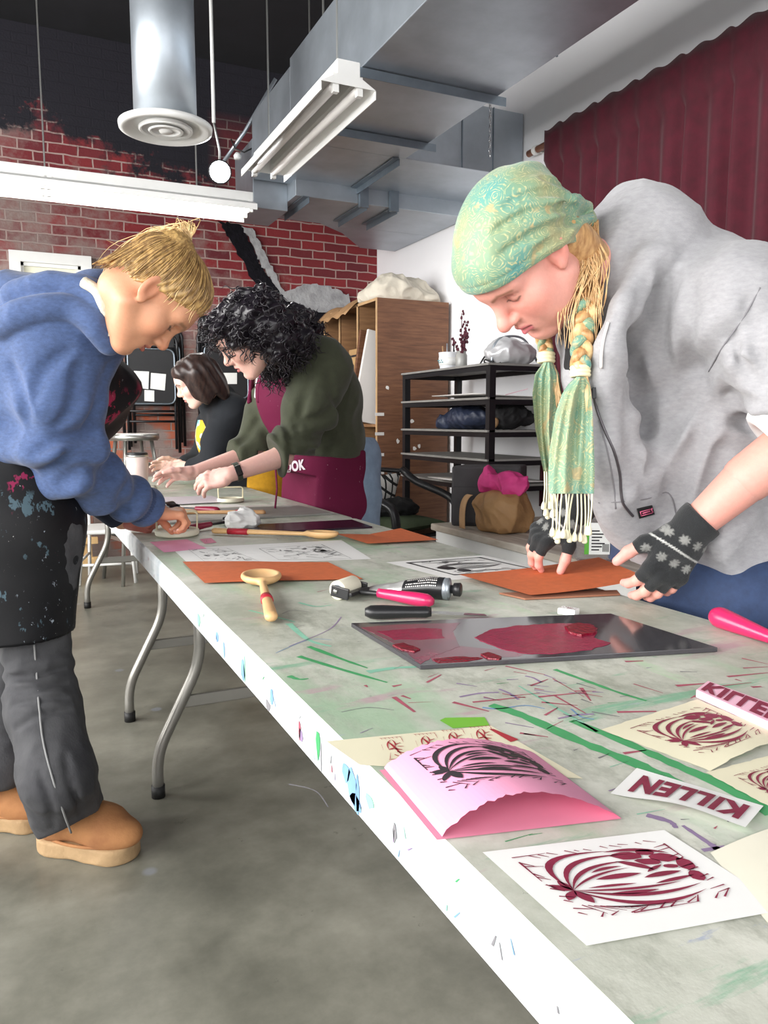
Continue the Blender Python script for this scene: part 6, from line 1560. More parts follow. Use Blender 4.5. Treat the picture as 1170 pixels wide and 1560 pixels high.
    r3=_n(nt,'ShaderNodeMapRange'); r3.inputs['From Min'].default_value=.40; r3.inputs['From Max'].default_value=.62; L(nt,n3.outputs['Fac'],r3.inputs['Value'])
    mm=_n(nt,'ShaderNodeMath',operation='MULTIPLY'); L(nt,gold,mm.inputs[0]); L(nt,r3.outputs[0],mm.inputs[1]); 
    mx=_n(nt,'ShaderNodeMix',data_type='RGBA'); L(nt,mm.outputs[0],mx.inputs[0]); L(nt,basec,mx.inputs[6]); mx.inputs[7].default_value=c4(srgb(184,180,134))
    n4=_n(nt,'ShaderNodeTexNoise'); n4.inputs['Scale'].default_value=30; n4.inputs['Detail'].default_value=2; L(nt,va.outputs[0],n4.inputs['Vector'])
    r4=_n(nt,'ShaderNodeMapRange'); r4.inputs['From Min'].default_value=.62; r4.inputs['From Max'].default_value=.69; r4.inputs['To Max'].default_value=.55; L(nt,n4.outputs['Fac'],r4.inputs['Value'])
    m2_=_n(nt,'ShaderNodeMix',data_type='RGBA'); L(nt,r4.outputs[0],m2_.inputs[0]); L(nt,mx.outputs[2],m2_.inputs[6]); m2_.inputs[7].default_value=c4(srgb(184,148,98))
    L(nt,m2_.outputs[2],b.inputs['Base Color'])
    bp=_n(nt,'ShaderNodeBump'); bp.inputs['Strength'].default_value=.12; bp.inputs['Distance'].default_value=.004; L(nt,n3.outputs['Fac'],bp.inputs['Height']); L(nt,bp.outputs[0],b.inputs['Normal'])
    KN=H.l(A(884,338,1.42)[None].astype(np.float32))[0].astype(float)    # knot in head coordinates
    B=SDF(.03)
    B.ell((0,-.006,.044),(.084,.099,.092)); B.ell((0,-.048,.052),(.072,.055,.062),k=.05); B.ell((0,.062,.054),(.062,.0385,.042),k=.025)
    B.cap((0,-.06,.03),KN,.058,.020,k=.05); B.cap((-.042,-.035,.02),KN,.042,.020,k=.04); B.cap((.042,-.035,.02),KN,.042,.020,k=.04)
    kn32=KN.astype(np.float32)
    ax=unit(np.array([0,0,.06])-KN); e1=unit(np.cross(ax,[0,0,1.])); e2=np.cross(ax,e1)
    def gather(p):
        q=p-kn32; t=q@ax.astype(np.float32); an=np.arctan2(q@e2.astype(np.float32),q@e1.astype(np.float32)); g=np.clip(1-t/.185,0,1)**.9*np.clip(t/.02,0,1)
        return .015*g*(.55-np.abs(np.sin(an*3.5+1.6*np.sin(t*13))))**1+.006*g*np.sin(an*13+t*30)
    B.disp(gather); B.disp(folds(25,26,.0026,(1,1,.8)))
    Bw=H.sdf(B)
    for path in ([(876,302),(848,292),(812,294),(770,310)],[(878,318),(840,318),(800,326),(752,352)],[(876,334),(846,345),(806,360),(762,388)],[(870,350),(846,364),(815,384)],[(872,290),(850,276),(826,270)]):
        Q=[H.l(hit(Bw,x,y,1.1,1.6)[None].astype(np.float32))[0] for x,y in path]; Q=smooth_path(Q,3); m_=len(Q)-1
        for i in range(m_): B.sub(lambda p,a=Q[i],b_=Q[i+1],r0=.0065*(1-i/m_)**.7+.0008,r1=.0065*(1-(i+1)/m_)**.7+.0008:sd_cap(p,a,b_,r0,r1),k=.010)
    B.sub(lambda p:sd_ell(p,(0,-.007,.03),(.0715,.088,.081)),k=.004)
    LIM=lambda y:np.interp(y,[-.16,-.10,-.06,-.03,0,.04,.09,.14],[-.13,-.085,-.048,-.014,.006,.024,.044,.064]).astype(np.float32)
    B.inter(lambda p:(LIM(p[:,1])-p[:,2])*.85,k=.004)
    B.disp(lambda p:.0016*np.exp(-((p[:,2]-LIM(p[:,1])-.017)/.0022)**2))
    me,P=sdf_mesh(B,(-.12,-.22,-.06),(.12,.14,.18),.003,'headscarf'); W_=(P@H.R.T.astype(np.float32))*H.sc+H.t.astype(np.float32); me.vertices.foreach_set('co',W_.astype(np.float32).ravel()); me.update(); me.materials.append(scm); sc=link('headscarf',me,pt)
    Kw=A(886,342,1.42)
    K=SDF(.01); K.ell(Kw,(.027,.030,.036),frame(R_CAM,U_CAM+R_CAM*-.3)); K.disp(folds(33,110,.003)); K.cap(Kw+R_CAM*.004-U_CAM*.02,Kw+R_CAM*.012-U_CAM*.05,.016,.012)
    cloth('knot',K,Kw-.07,Kw+.07,.003,scm,sc)
    # ---- hair and braids
    hm1=hair_mat('blonde_hair',srgb(212,170,116),srgb(158,112,70)); hm2=hair_mat('blonde_hair_light',srgb(232,200,150),srgb(196,150,96))
    HB=SDF(.025); HB.ell((0,-.062,-.05),(.046,.036,.045)); HB.ell((-.034,-.056,-.062),(.022,.028,.035)); HB.cap((-.035,-.06,-.03),(-.02,-.075,-.13),.034,.03); HB.cap((.02,-.07,-.03),(.01,-.085,-.13),.034,.03)
    HBw=H.sdf(HB); me,P=sdf_mesh(HB,(-.1,-.14,-.16),(.1,.03,.08),.004,'hair'); W_=(P@H.R.T.astype(np.float32))*H.sc+H.t.astype(np.float32); me.vertices.foreach_set('co',W_.astype(np.float32).ravel()); me.update(); me.materials.append(hm1); hr=link('hair',me,pt)
    r=random.Random(4); paths=[]
    for i in range(520):
        x0=r.uniform(862,912); y0=366-(x0-862)*.50+r.uniform(-8,12); d0=r.uniform(1.365,1.44)
        x1=r.uniform(868,915); x2=885+r.gauss(0,11)+ (6 if r.random()<.2 else 0); paths.append([A(x0,y0,d0),A(x1,y0+48,d0-.012),A(890+(x2-885)*.8,y0+r.uniform(78,100),1.38+r.gauss(0,.010)),A(891+r.gauss(0,5),r.uniform(455,492),1.362+r.gauss(0,.007))])
    strands('loose_hair',paths,.0012,hm1,hr)
    paths=[]
    for i in range(46):
        x0=r.uniform(868,905); y0=366-(x0-868)*.4+r.uniform(-6,14); x3=r.choice((r.uniform(846,880),r.uniform(895,922))); y3=r.uniform(440,540)
        paths.append([A(x0,y0,1.37),A((x0+x3)/2+r.uniform(8,20),y0+45,1.355),A(x3+r.uniform(-6,8),(y0+y3)/2+30,1.35),A(x3,y3,1.352)])
    strands('flyaway_hair',paths,.0009,hm2,hr)
    def braid(cs,name,wd):
        """cs: (px,py,depth) centre line; three plaited strands, one of them scarf"""
        C=smooth_path([A(*c) for c in cs],14); n=len(C); turns=2.0
        for k,mt in ((0,hm1),(1,scm),(2,hm2)):
            pts=[];rs=[]
            for i,c in enumerate(C):
                t=i/(n-1); ph=2*PI*(turns*t+k/3); w=wd*(1-.25*t)
                pts.append(c+R_CAM*(w*.62*math.sin(ph))-F_CAM*(w*.36*math.sin(2*ph))); rs.append(w*(.55+.12*math.cos(2*ph)))
            mb=MB(); mb.tube(pts,rs,12,flat=.8); mb.build('plait_strand',mt,hr,True)
        return C
    braid([(893,455,1.372),(889,490,1.365),(886,525,1.362),(884,562,1.36)],'braid',.0245)
    braid([(824,492,1.475),(828,515,1.47),(833,540,1.468)],'braid',.018)
    bandm=mat('cream_elastic',srgb(232,222,182),.7)
    for c,rr in (((884,566,1.36),.0145),((832,545,1.468),.0135)):
        o=A(*c); mb=MB()
        for k in (-1,0,1): mb.tube([o+U_CAM*k*.0065+(R_CAM*math.cos(a)+F_CAM*.8*math.sin(a))*rr for a in np.linspace(0,2*PI,21)[:-1]],.0042,8,closed=True)
        mb.build('hair_tie',bandm,hr,True)
    def tail(name,top,outl,depth,thick,seed):
        """scarf end hanging below the tie: outl = list of (y, xleft, xright)"""
        ys=[o[0] for o in outl]; N=Noise3(seed,5)
        def surf(u,v,side):
            y=ys[0]+(ys[-1]-ys[0])*v; xl=np.interp(y,ys,[o[1] for o in outl]); xr=np.interp(y,ys,[o[2] for o in outl]); x=xl+(xr-xl)*u
            wv=math.sin(u*PI*3+1.2*math.sin(v*3)+seed)*(.011*(1-.45*v))+.006*math.sin(u*PI*7+seed+2*v)*(1-.4*v)
            return A(x,y,depth+wv*min(1,v*3+.1)+side*thick*max(.15,math.sin(u*PI))**.6*(1-.4*v))
        mb=MB(); mb.grid(lambda u,v:surf(u,v,-1),44,60); mb.grid(lambda u,v:surf(u,v,1),44,60); o=mb.build(name,scm,sc,True)
        return surf
    s1=tail('scarf_end',(884,576),[(574,878,892),(585,866,898),(600,856,900),(630,846,903),(680,838,905),(720,835,906),(752,836,905)],1.352,.014,1)
    s2=tail('scarf_end',(832,552),[(552,828,842),(570,815,852),(600,811,856),(650,815,852),(690,822,850),(718,828,848)],1.462,.012,4)
    # hair ends beside the scarf ends
    paths=[]
    for nm,pp in (('hair_end',[[A(889+r.uniform(-2,6),574,1.352),A(894+r.uniform(-3,6),600+r.uniform(-5,5),1.345),A(898+r.uniform(-5,4),r.uniform(625,652),1.347)] for _ in range(60)]),('hair_end',[[A(838+r.uniform(-2,4),552,1.462),A(845+r.uniform(-2,5),578,1.455),A(852+r.uniform(-5,4),r.uniform(600,622),1.45)] for _ in range(45)])): strands(nm,pp,.0012,hm2,hr)
    frm=mat('cream_fringe',srgb(232,226,196),.8)
    for i in range(12):
        u=(i+.5)/12; p=s1(u,1,0); ln=.055+.028*r.random(); q=np.array([p[0]+r.uniform(-.006,.006),p[1]+r.uniform(-.005,.005),p[2]-ln]); mb=MB()
        mb.tube(smooth_path([p+[0,0,.006],(p+q)/2+R_CAM*r.uniform(-.004,.004),q],5),.0015,6); mb.lathe([(.0015,.006),(.0042,0),(.0052,-.008),(.0034,-.011),(0,-.011)],8,q); mb.build('fringe_tassel',frm,sc,True)
    for i in range(6):
        u=(i+.4)/6; p=s2(u,1,0); ln=.05+.04*r.random(); q=np.array([p[0],p[1],p[2]-ln]); mb=MB()
        mb.tube([p+[0,0,.006],(p+q)/2+R_CAM*r.uniform(-.003,.003),q],.0015,6); mb.lathe([(.0015,.006),(.004,0),(.005,-.008),(0,-.011)],8,q); mb.build('fringe_tassel',frm,sc,True)
person_grey()
# ---------------------------------------------------------------- PERSON IN THE BLUE HOODIE (left)
def elcyl(S,a,b,ra,rb,lat,k=None):
    """two parallel capsules spread along the lateral direction: a torso-like oval"""
    lat=np.asarray(lat,float); a=np.asarray(a,float); b=np.asarray(b,float)
    for s in (-1,1): S.cap(a+lat*s,b+lat*s,ra,rb,k)
    return S
def speckle_mat(name,base,dots,rough=.55,scale=34,thr=.20,big=None):
    m=bpy.data.materials.new(name); m.use_nodes=True; nt=m.node_tree; b=nt.nodes['Principled BSDF']; b.inputs['Roughness'].default_value=rough; b.inputs['Specular IOR Level'].default_value=.25
    tc=_n(nt,'ShaderNodeTexCoord'); cur=None
    nz=_n(nt,'ShaderNodeTexNoise'); nz.inputs['Scale'].default_value=6; nz.inputs['Detail'].default_value=5; L(nt,tc.outputs['Object'],nz.inputs['Vector'])
    mx=_n(nt,'ShaderNodeMix',data_type='RGBA'); L(nt,nz.outputs['Fac'],mx.inputs[0]); mx.inputs[6].default_value=c4(base); mx.inputs[7].default_value=c4(tuple(v*1.3+.001 for v in base)); cur=mx.outputs[2]
    for i,(col,sc,t,msk) in enumerate(dots):
        mp=_n(nt,'ShaderNodeMapping'); mp.inputs['Location'].default_value=(i*3.1,i*1.7,i*.9); mp.inputs['Scale'].default_value=(1,1,.6); L(nt,tc.outputs['Object'],mp.inputs[0])
        nn=_n(nt,'ShaderNodeTexNoise'); nn.inputs['Scale'].default_value=sc; nn.inputs['Detail'].default_value=4; nn.inputs['Roughness'].default_value=.7; L(nt,mp.outputs[0],nn.inputs['Vector'])
        r=_n(nt,'ShaderNodeMapRange'); r.inputs['From Min'].default_value=t; r.inputs['From Max'].default_value=t+.03; L(nt,nn.outputs['Fac'],r.inputs['Value'])
        n2=_n(nt,'ShaderNodeTexNoise'); n2.inputs['Scale'].default_value=5+i; L(nt,mp.outputs[0],n2.inputs['Vector']); r2=_n(nt,'ShaderNodeMapRange'); r2.inputs['From Min'].default_value=msk; r2.inputs['From Max'].default_value=msk+.06; L(nt,n2.outputs['Fac'],r2.inputs['Value'])
        ml=_n(nt,'ShaderNodeMath',operation='MULTIPLY'); L(nt,r.outputs[0],ml.inputs[0]); L(nt,r2.outputs[0],ml.inputs[1])
        m2=_n(nt,'ShaderNodeMix',data_type='RGBA'); L(nt,ml.outputs[0],m2.inputs[0]); L(nt,cur,m2.inputs[6]); m2.inputs[7].default_value=c4(col); cur=m2.outputs[2]
    L(nt,cur,b.inputs['Base Color'])
    bp=_n(nt,'ShaderNodeBump'); bp.inputs['Strength'].default_value=.15; bp.inputs['Distance'].default_value=.005; L(nt,nz.outputs['Fac'],bp.inputs['Height']); L(nt,bp.outputs[0],b.inputs['Normal'])
    return m
def bbox(pts,m): pts=np.array([np.asarray(p,float) for p in pts]); return pts.min(0)-m,pts.max(0)+m
def hand_piece(h,frm,wr,hh=.0034):
    g=hand_sdf(h,frm,wr); lo,hi=bbox([h['O'],frm,*h['T'],*[q for f in h['F'] for q in f]],.055); return sdf_mesh(g,lo,hi,hh,'hand')[0]
def person_blue():
    A=at; pt=person('person in a blue hoodie and paint-spattered black apron leaning over the table at left',(.05,1.95,0))
    H=Head((.277,1.816,1.365),(.494,.117,-.861),(.868,-.12,.482),1.06)
    skin=srgb(206,150,118)
    hs=head_sdf(neck=tuple(H.l(A(168,476,1.795)[None].astype(np.float32))[0]),neck_r=.045); hm,hp=head_mesh(H,hs,.0026); hc=paint_head(hp,skin,srgb(176,98,88),srgb(150,108,78),.30,.0046,(.05,.03,.025),.0032)
    NB=A(130,498,1.86); chest=A(62,545,1.92); belly=A(38,690,1.97); pel=A(38,810,1.98); lat=np.array([-.25,1,0])*.075
    shN=A(98,512,1.80); elN=A(92,690,1.84); wrN=A(226,776,2.12); shF=np.array(chest)+np.array([.02,.2,0]); elF=A(110,725,2.22); wrF=A(186,793,2.36)
    bl=SDF(.05); bl.chain([A(176,474,1.79),NB,chest,belly,pel],[.046,.044,.09,.10,.11]); bl.cap(chest,shN,.07,.05); bl.cap(chest,shF,.07,.05); bl.chain([shN,elN,wrN],[.05,.042,.03]); bl.chain([shF,elF,wrF],[.05,.04,.028])
    kN=A(68,1085,1.88); aN=onz(106,1300,0)+np.array([.0,.01,.125]); kF=A(10,1075,2.07); aF=onz(-4,1256,0)+np.array([-.03,.03,.125])
    bl.chain([np.array(pel)-lat,A(54,985,1.93),kN,aN],[.07,.045,.045,.035],k=.02); bl.chain([np.array(pel)+lat,A(16,985,2.08),kF,aF],[.07,.045,.045,.035],k=.02)
    ft=unit((onz(212,1308,0)-onz(70,1288,0))*[1,1,0])
    bl.cap(aN,aN+ft*.10+[0,0,-.055],.03,.024,k=.02); bl.cap(aF,aF+ft*.10+[0,0,-.055],.03,.024,k=.02)
    lo,hi=bbox([NB,chest,pel,shN,shF,elN,elF,wrN,wrF,kN,aN,kF,aF],.17); lo[2]=0
    bm_,_=sdf_mesh(bl,lo,hi,.012,'b')
    yd=R_CAM*.80+F_CAM*.50-U_CAM*.12
    h1=hand_joints(wrN,F_CAM*.8-R_CAM*.55+U_CAM*.15,yd,U_CAM*.85-F_CAM*.45,[(1.0,1.05,.5),(.95,1.1,.55),(.9,1.1,.6),(.85,1.1,.6)],.04,(.6,.2),1.0,.5)
    m1=hand_piece(h1,elN+(wrN-elN)*.7,.028)
    h2=hand_joints(wrF,U_CAM*.6-F_CAM*.6,R_CAM*.9-U_CAM*.3,-F_CAM*.7+U_CAM*.5,[(1.0,1.0,.6),(1.0,1.1,.6),(1.05,1.1,.6),(1.1,1.1,.6)],.03,(.5,.3),.95,.5)
    m2=hand_piece(h2,elF+(wrF-elF)*.7,.027,.004)
    body=make_body(pt,[(hm,hc),(bm_,skin),(m1,srgb(214,150,116)),(m2,srgb(196,120,110))],M['skin']); nails(h1,'fingernails',M['nail'],body)
    # hoodie
    blue=mat('blue_heather_jersey',srgb(70,90,132),.9,nscale=80,namt=.32,stretch=(1,1,2),bump=.12,bscale=320,sheen=.15)
    S=SDF(.05)
    S.chain([A(138,492,1.86),A(60,545,1.93),A(20,650,1.98),A(14,720,1.98)],[.10,.160,.160,.150])
    elcyl(S,A(60,550,1.93),A(30,700,1.98),.13,.13,lat)
    S.cap(A(80,520,1.84),shN,.13,.11); S.cap(chest,shF,.11,.095)
    SL=SDF(.03); SL.chain([shN,A(92,610,1.80),elN,A(160,738,1.98),A(214,770,2.09)],[.112,.094,.086,.068,.054]); S.fn(SL,k=.035)
    S.chain([shF,elF],[.09,.07])
    # hood
    HQ=SDF(.03); HQ.ell(A(70,474,1.90),(.15,.15,.075),frame((1,0,-.3),(.3,0,1)),k=.05)
    HQ.chain([A(24,470,1.96),A(34,446,1.95),A(80,448,1.93),A(128,450,1.90),A(150,470,1.86)],[.05,.035,.030,.034,.034],k=.02)
    HQ.chain([A(18,476,1.92),A(52,478,1.82),A(104,470,1.76),A(140,486,1.735),A(160,520,1.75)],[.045,.042,.040,.036,.026],k=.022)
    cA=A(160,474,1.80); nx=unit(A(205,466,1.78)-A(150,480,1.825)); cu_=unit(np.cross(nx,F_CAM)); cv_=np.cross(nx,cu_)
    def collar(p):
        q=p-cA.astype(np.float32); t=q@nx.astype(np.float32); r_=np.sqrt((q@cu_.astype(np.float32))**2+(q@cv_.astype(np.float32))**2); return np.sqrt((r_-.070)**2+(t*.6)**2)-.024
    HQ.fn(collar,k=.03); S.fn(HQ,k=.010)
    for path,rr,off in (([(4,500),(34,482),(74,472),(112,474),(142,492),(163,524)],.026,.004),([(22,452),(60,440),(104,438),(140,446),(158,470)],.022,.004)):
        Pq=[hit(S,x,y)+normal_at(S,hit(S,x,y))*off for x,y in path]; S.chain(smooth_path(Pq,3),[rr]*(3*len(path)-2),k=.008)
    S.disp(folds(45,17,.010,(1,1,.6))).disp(folds(46,38,.0045,(1,1,.5)))
    S.disp(rings(shN,elN,15,.013,1.0,.35,.6,(.3,.4,.2))).disp(rings(elN,wrN,17,.014,.08,.35,.2,(.2,.3,.4))).disp(rings(elN,wrN,26,.008,.8,.22,0,(.3,.1,.3)))
    S.sub(lambda p:sd_cap(p,A(240,470,1.77),A(166,475,1.80),.062,.050),k=.010)
    wd=unit(wrN-elN); S.inter(lambda p:np.where(np.sqrt(((p-wrN.astype(np.float32))**2).sum(1))<.14,(p-(wrN+wd*.004).astype(np.float32))@wd.astype(np.float32),-1.),k=.006)
    lo,hi=bbox([A(140,488,1.86),A(30,720,1.98),shN,elN,wrN,shF,elF,A(-60,560,1.95)],.2)
    groove(S,[[(52,690),(92,668),(140,662)],[(66,718),(108,694),(152,694)],[(92,738),(132,714),(168,722)],[(50,610),(66,566),(104,534)],[(166,560),(152,612),(128,656)],[(18,560),(34,610),(40,640)],[(120,560),(112,610),(88,650)],[(196,738),(186,762),(190,780)]],.008,.03)
    hd=cloth('hoodie',S,lo,hi,.0062,blue,pt)
    lin=mat('cream_fleece_lining',srgb(214,206,186),.95,nscale=60,namt=.2,bump=.3,bscale=160)
    ribbon_on(S,[(128,431),(146,443),(157,462),(165,484),(172,512)],.013,.003,'hood_lining',lin,hd)
    rbm=mat('blue_rib_knit',srgb(62,78,114),.95,nscale=50,namt=.2)
    C=SDF(.01); c0=wrN-wd*.062; C.cap(c0,wrN,.055,.047,k=.01); C.inter(lambda p:(p-(wrN+wd*.006).astype(np.float32))@wd.astype(np.float32),k=.006); C.inter(lambda p:-((p-c0.astype(np.float32))@wd.astype(np.float32)),k=.006); C.sub(lambda p:sd_cap(p,wrN-wd*.02,wrN+wd*.1,.036,.036),k=.004)
    xx=unit(np.cross(wd,[0,0,1.])); yy=np.cross(wd,xx)
    C.disp(lambda p:.0012*np.sin(np.arctan2((p-wrN.astype(np.float32))@yy.astype(np.float32),(p-wrN.astype(np.float32))@xx.astype(np.float32))*44))
    lo,hi=bbox([c0,wrN],.08); cloth('cuff',C,lo,hi,.0032,rbm,hd)
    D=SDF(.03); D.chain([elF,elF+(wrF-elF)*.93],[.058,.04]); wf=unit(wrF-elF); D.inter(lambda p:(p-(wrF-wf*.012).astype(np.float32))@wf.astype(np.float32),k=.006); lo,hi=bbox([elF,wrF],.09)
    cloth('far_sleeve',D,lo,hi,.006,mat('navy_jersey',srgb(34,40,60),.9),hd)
    # apron: skirt wrapped round the hips and a bib hanging off the chest
    apm=speckle_mat('black_paint_spattered_canvas',srgb(13,13,16),[(srgb(150,160,170),60,.64,.50),(srgb(70,90,100),22,.60,.52),(srgb(130,28,70),16,.62,.56),(srgb(190,190,186),110,.68,.5)],.5)
    K=SDF(.05); elcyl(K,A(8,670,1.99),A(12,790,1.99),.150,.158,lat); elcyl(K,A(12,790,1.99),A(12,1010,1.98),.158,.142,lat)
    K.disp(folds(55,13,.010,(1,1,.35))).disp(rings(A(42,760,1.9),A(45,980,1.9),5,.006,.6,.5))
    K.inter(lambda p:A(40,975,1.86)[2]-p[:,2],k=.004); K.inter(lambda p:p[:,2]-A(30,618,1.95)[2]-.10*(p[:,0]-.0),k=.01)
    lo,hi=bbox([A(38,640,1.99),A(45,1010,1.98)],.27); ap=cloth('apron',K,lo,hi,.0075,apm,pt)
    # bib hanging away from the chest
    near=smooth_path([A(*c) for c in ((158,545,1.80),(150,590,1.82),(134,640,1.85),(118,690,1.86),(104,730,1.87))],5); far=smooth_path([A(*c) for c in ((178,538,1.94),(213,592,2.02),(192,632,2.03),(158,676,2.02),(132,720,2.0))],5); n=len(near)-1
    def bib(u,v):
        i=min(n,int(round(v*n))); c=near[i]*(1-u)+far[i]*u; return c+R_CAM*(.03*math.sin(u*PI)*math.sin(min(1,v*1.4)*PI)+.007*math.sin(v*15+u*5))-F_CAM*(.012*math.sin(u*9+v*4))
    mb=MB(); mb.grid(bib,22,n); mb.build('bib',speckle_mat('spattered_bib',srgb(13,13,16),[(srgb(150,36,70),20,.50,.46),(srgb(190,190,190),90,.68,.5),(srgb(150,70,50),24,.64,.55)],.6),ap,True,solid=.004)
    mb=MB(); mb.tube(smooth_path([A(170,522,1.82),A(176,500,1.80),A(168,470,1.77),A(158,450,1.80)],5),.008,8,flat=.5); mb.build('neck_strap',M['black_cloth'],ap,True)
    mb=MB(); mb.tube(smooth_path([A(150,640,1.90),A(134,672,1.88),A(128,698,1.87)],5),.011,8,flat=.6); mb.build('stained_rag',speckle_mat('stained_rag',srgb(150,70,60),[(srgb(40,24,24),30,.5,.4)],.8),ap,True)
    # jeans
    grey=mat('washed_grey_denim',srgb(74,74,76),.85,nscale=9,col2=srgb(46,46,50),stretch=(1,1,.5),bump=.12,bscale=260,detail=8)
    J=SDF(.03); J.chain([np.array(pel)-lat*.9,A(54,985,1.93),kN,A(88,1185,1.82),aN+[.0,0,-.03]],[.12,.074,.084,.080,.086]); J.chain([np.array(pel)+lat*.9,A(16,985,2.08),kF,A(4,1160,2.05),aF+[0,0,-.03]],[.12,.074,.080,.080,.086])
    J.disp(folds(65,30,.006,(1,1,.5))).disp(folds(66,60,.0025,(1,1,1.2))).disp(rings(A(54,985,1.93),kN,22,.0035,.35,.35,0,(.4,.2,0))); hz=unit(np.array([.10,.0,1.]))
    ft32=ft.astype(np.float32); J.inter(lambda p:np.minimum(.115+.52*np.where(p[:,1]<1.95,(p-aN.astype(np.float32))@ft32,(p-aF.astype(np.float32))@ft32),.16)-.028-p[:,2],k=.004)
    J.sub(lambda p:np.minimum(sd_cap(p,aN+[0,0,-.12],aN+[0,0,.02],.076,.05),sd_cap(p,aF+[0,0,-.12],aF+[0,0,.02],.076,.05)),k=.004)
    lo,hi=bbox([pel,A(54,985,1.93),kN,aN,kF,aF],.2); lo[2]=.02; hi[2]=.95
    groove(J,[[(12,1030),(50,1032),(98,1018)],[(14,1052),(56,1050),(100,1040)],[(16,1076),(58,1066),(104,1062)],[(24,1110),(60,1090),(106,1082)],[(100,1150),(110,1200),(126,1240)],[(60,1180),(76,1225),(80,1262)]],.004,.018)
    jn=cloth('jeans',J,lo,hi,.0062,grey,pt)
    ribbon_on(J,[(52,982),(56,1030),(60,1080),(66,1130),(80,1185),(96,1235),(108,1268)],.0024,.0012,'side_seam',mat('grey_denim_seam',srgb(128,128,128),.9),jn)
    # boots
    tan=mat('tan_suede',srgb(176,124,78),.85,nscale=10,col2=srgb(142,94,58),bump=.15,bscale=200); sole=mat('tan_platform_sole',srgb(172,142,104),.8,nscale=14,namt=.2,bump=.4,bscale=50)
    def boot(heel,toe,label):
        heel=np.array([heel[0],heel[1],0]); toe=np.array([toe[0],toe[1],0]); d=unit(toe-heel); s=np.array([-d[1],d[0],0]); Lb=np.linalg.norm(toe-heel)
        Rm=np.stack([d,s,[0,0,1.]],1); mid_=heel+d*Lb*.5
        U=SDF(.02); c=lambda a,b,z:heel+d*Lb*a+s*b+[0,0,z]
        U.cap(c(.22,0,.085),c(.66,.004,.075),.056,.054); U.ell(c(.74,0,.062),(.085,.054,.046),Rm); U.cap(c(.24,0,.08),c(.26,0,.15),.054,.056); U.inter(lambda p:.036-p[:,2],k=.006)
        U.disp(folds(75,30,.003))
        lo,hi=bbox([heel,toe],.10); lo[2]=.02; hi[2]=.24; b=cloth('boot',U,lo,hi,.0045,tan,pt)
        O=SDF(.02); 
        def sol(p):
            q=p.copy(); q[:,2]=0; e=np.minimum(sd_cap(q,(*c(.2,0,0)[:2],0),(*c(.45,0,0)[:2],0),.050,.048),sd_cap(q,(*c(.45,0,0)[:2],0),(*c(.76,.004,0)[:2],0),.050,.060)); return smax(e,np.abs(p[:,2]-.0205)-.0205+.004*0,.008)
        O.fn(sol); O.disp(folds(76,60,.0015)); lo[2]=-.01; hi[2]=.06; cloth('sole',O,lo,hi,.004,sole,b)
        wl=[c(.12+.70*i/16,0,0)+0 for i in range(17)]
        ring=[]
        for i in range(40):
            a=2*PI*i/40; ring.append(c(.49,0,.043)+d*Lb*.405*math.cos(a)+s*.052*math.sin(a)*(1+.10*math.cos(a)))
        mb=MB(); mb.tube(ring,.0042,6,closed=True); mb.build('welt',tan,b,True)
    hN=onz(70,1288,0); tN=onz(212,1308,0); boot(hN-ft*.02,tN,'n'); fo=(aF-aN)*[1,1,0]; boot(hN-ft*.02+fo,tN+fo,'f')
    # hair pulled into a high ponytail
    h1m=hair_mat('ash_blonde_hair',srgb(204,168,108),srgb(134,102,62)); h2m=hair_mat('pale_blonde_hair',srgb(224,196,142),srgb(168,130,82))
    B=SDF(.02); B.ell((0,-.008,.037),(.078,.0935,.088)); B.ell((0,.03,.07),(.06,.055,.05),k=.03); B.ell((0,-.055,.10),(.035,.03,.028),k=.03)
    ang=lambda p:np.arctan2(np.abs(p[:,0]),.03)
    B.disp(lambda p:.0016*np.sin(np.arctan2(p[:,0],p[:,1]+.055)*46+p[:,2]*60))
    B.inter(lambda p:-(p[:,2]-.70*p[:,1]-.004+.05*np.clip(-p[:,1]-.02,0,1)-.35*np.clip(np.abs(p[:,0])-.05,0,1))*.8,k=.006)
    B.sub(lambda p:sd_ell(p,(0,-.007,.034),(.0715,.087,.082)),k=.003)
    me,P=sdf_mesh(B,(-.11,-.15,-.09),(.11,.13,.15),.003,'hair'); W_=(P@H.R.T.astype(np.float32))*H.sc+H.t.astype(np.float32); me.vertices.foreach_set('co',W_.astype(np.float32).ravel()); me.update(); me.materials.append(h1m); hr=link('hair',me,pt)
    E=SDF(.02); E.ell((0,-.008,.037),(.0795,.095,.0895)); E.ell((0,.03,.07),(.0615,.0565,.0515),k=.03)
    r=random.Random(8); base=np.array([0,-.050,.116]); paths=[]
    for i in range(330):
        a=r.uniform(-PI,PI); y=.088*math.cos(a)*1.0-.01; x=.078*math.sin(a); z=.70*y+.004+.3*max(0,abs(x)-.05)-.05*max(0,-y-.02)+r.uniform(.002,.014)
        p0=push_out(E,(x,y,z+r.gauss(0,.006)),.0); p0=p0-normal_at(E,p0)*.0035; bq=base+np.array([r.uniform(-.012,.012),r.uniform(-.012,.012),0]); pts=[p0]
        for t in (.25,.5,.75): pts.append(push_out(E,p0*(1-t)+bq*t+np.array([0,0,.02*math.sin(t*PI)]),.0015+r.random()*.002))
        pts.append(bq); paths.append([H.w(p) for p in pts])
    strands('hair_strands',paths[::2],.0012,h1m,hr); strands('hair_strands',paths[1::2],.0012,hair_mat('dark_blonde_hair',srgb(160,126,80),srgb(112,84,52)),hr)
    bw=H.w(base); paths=[]
    tie=bw; 
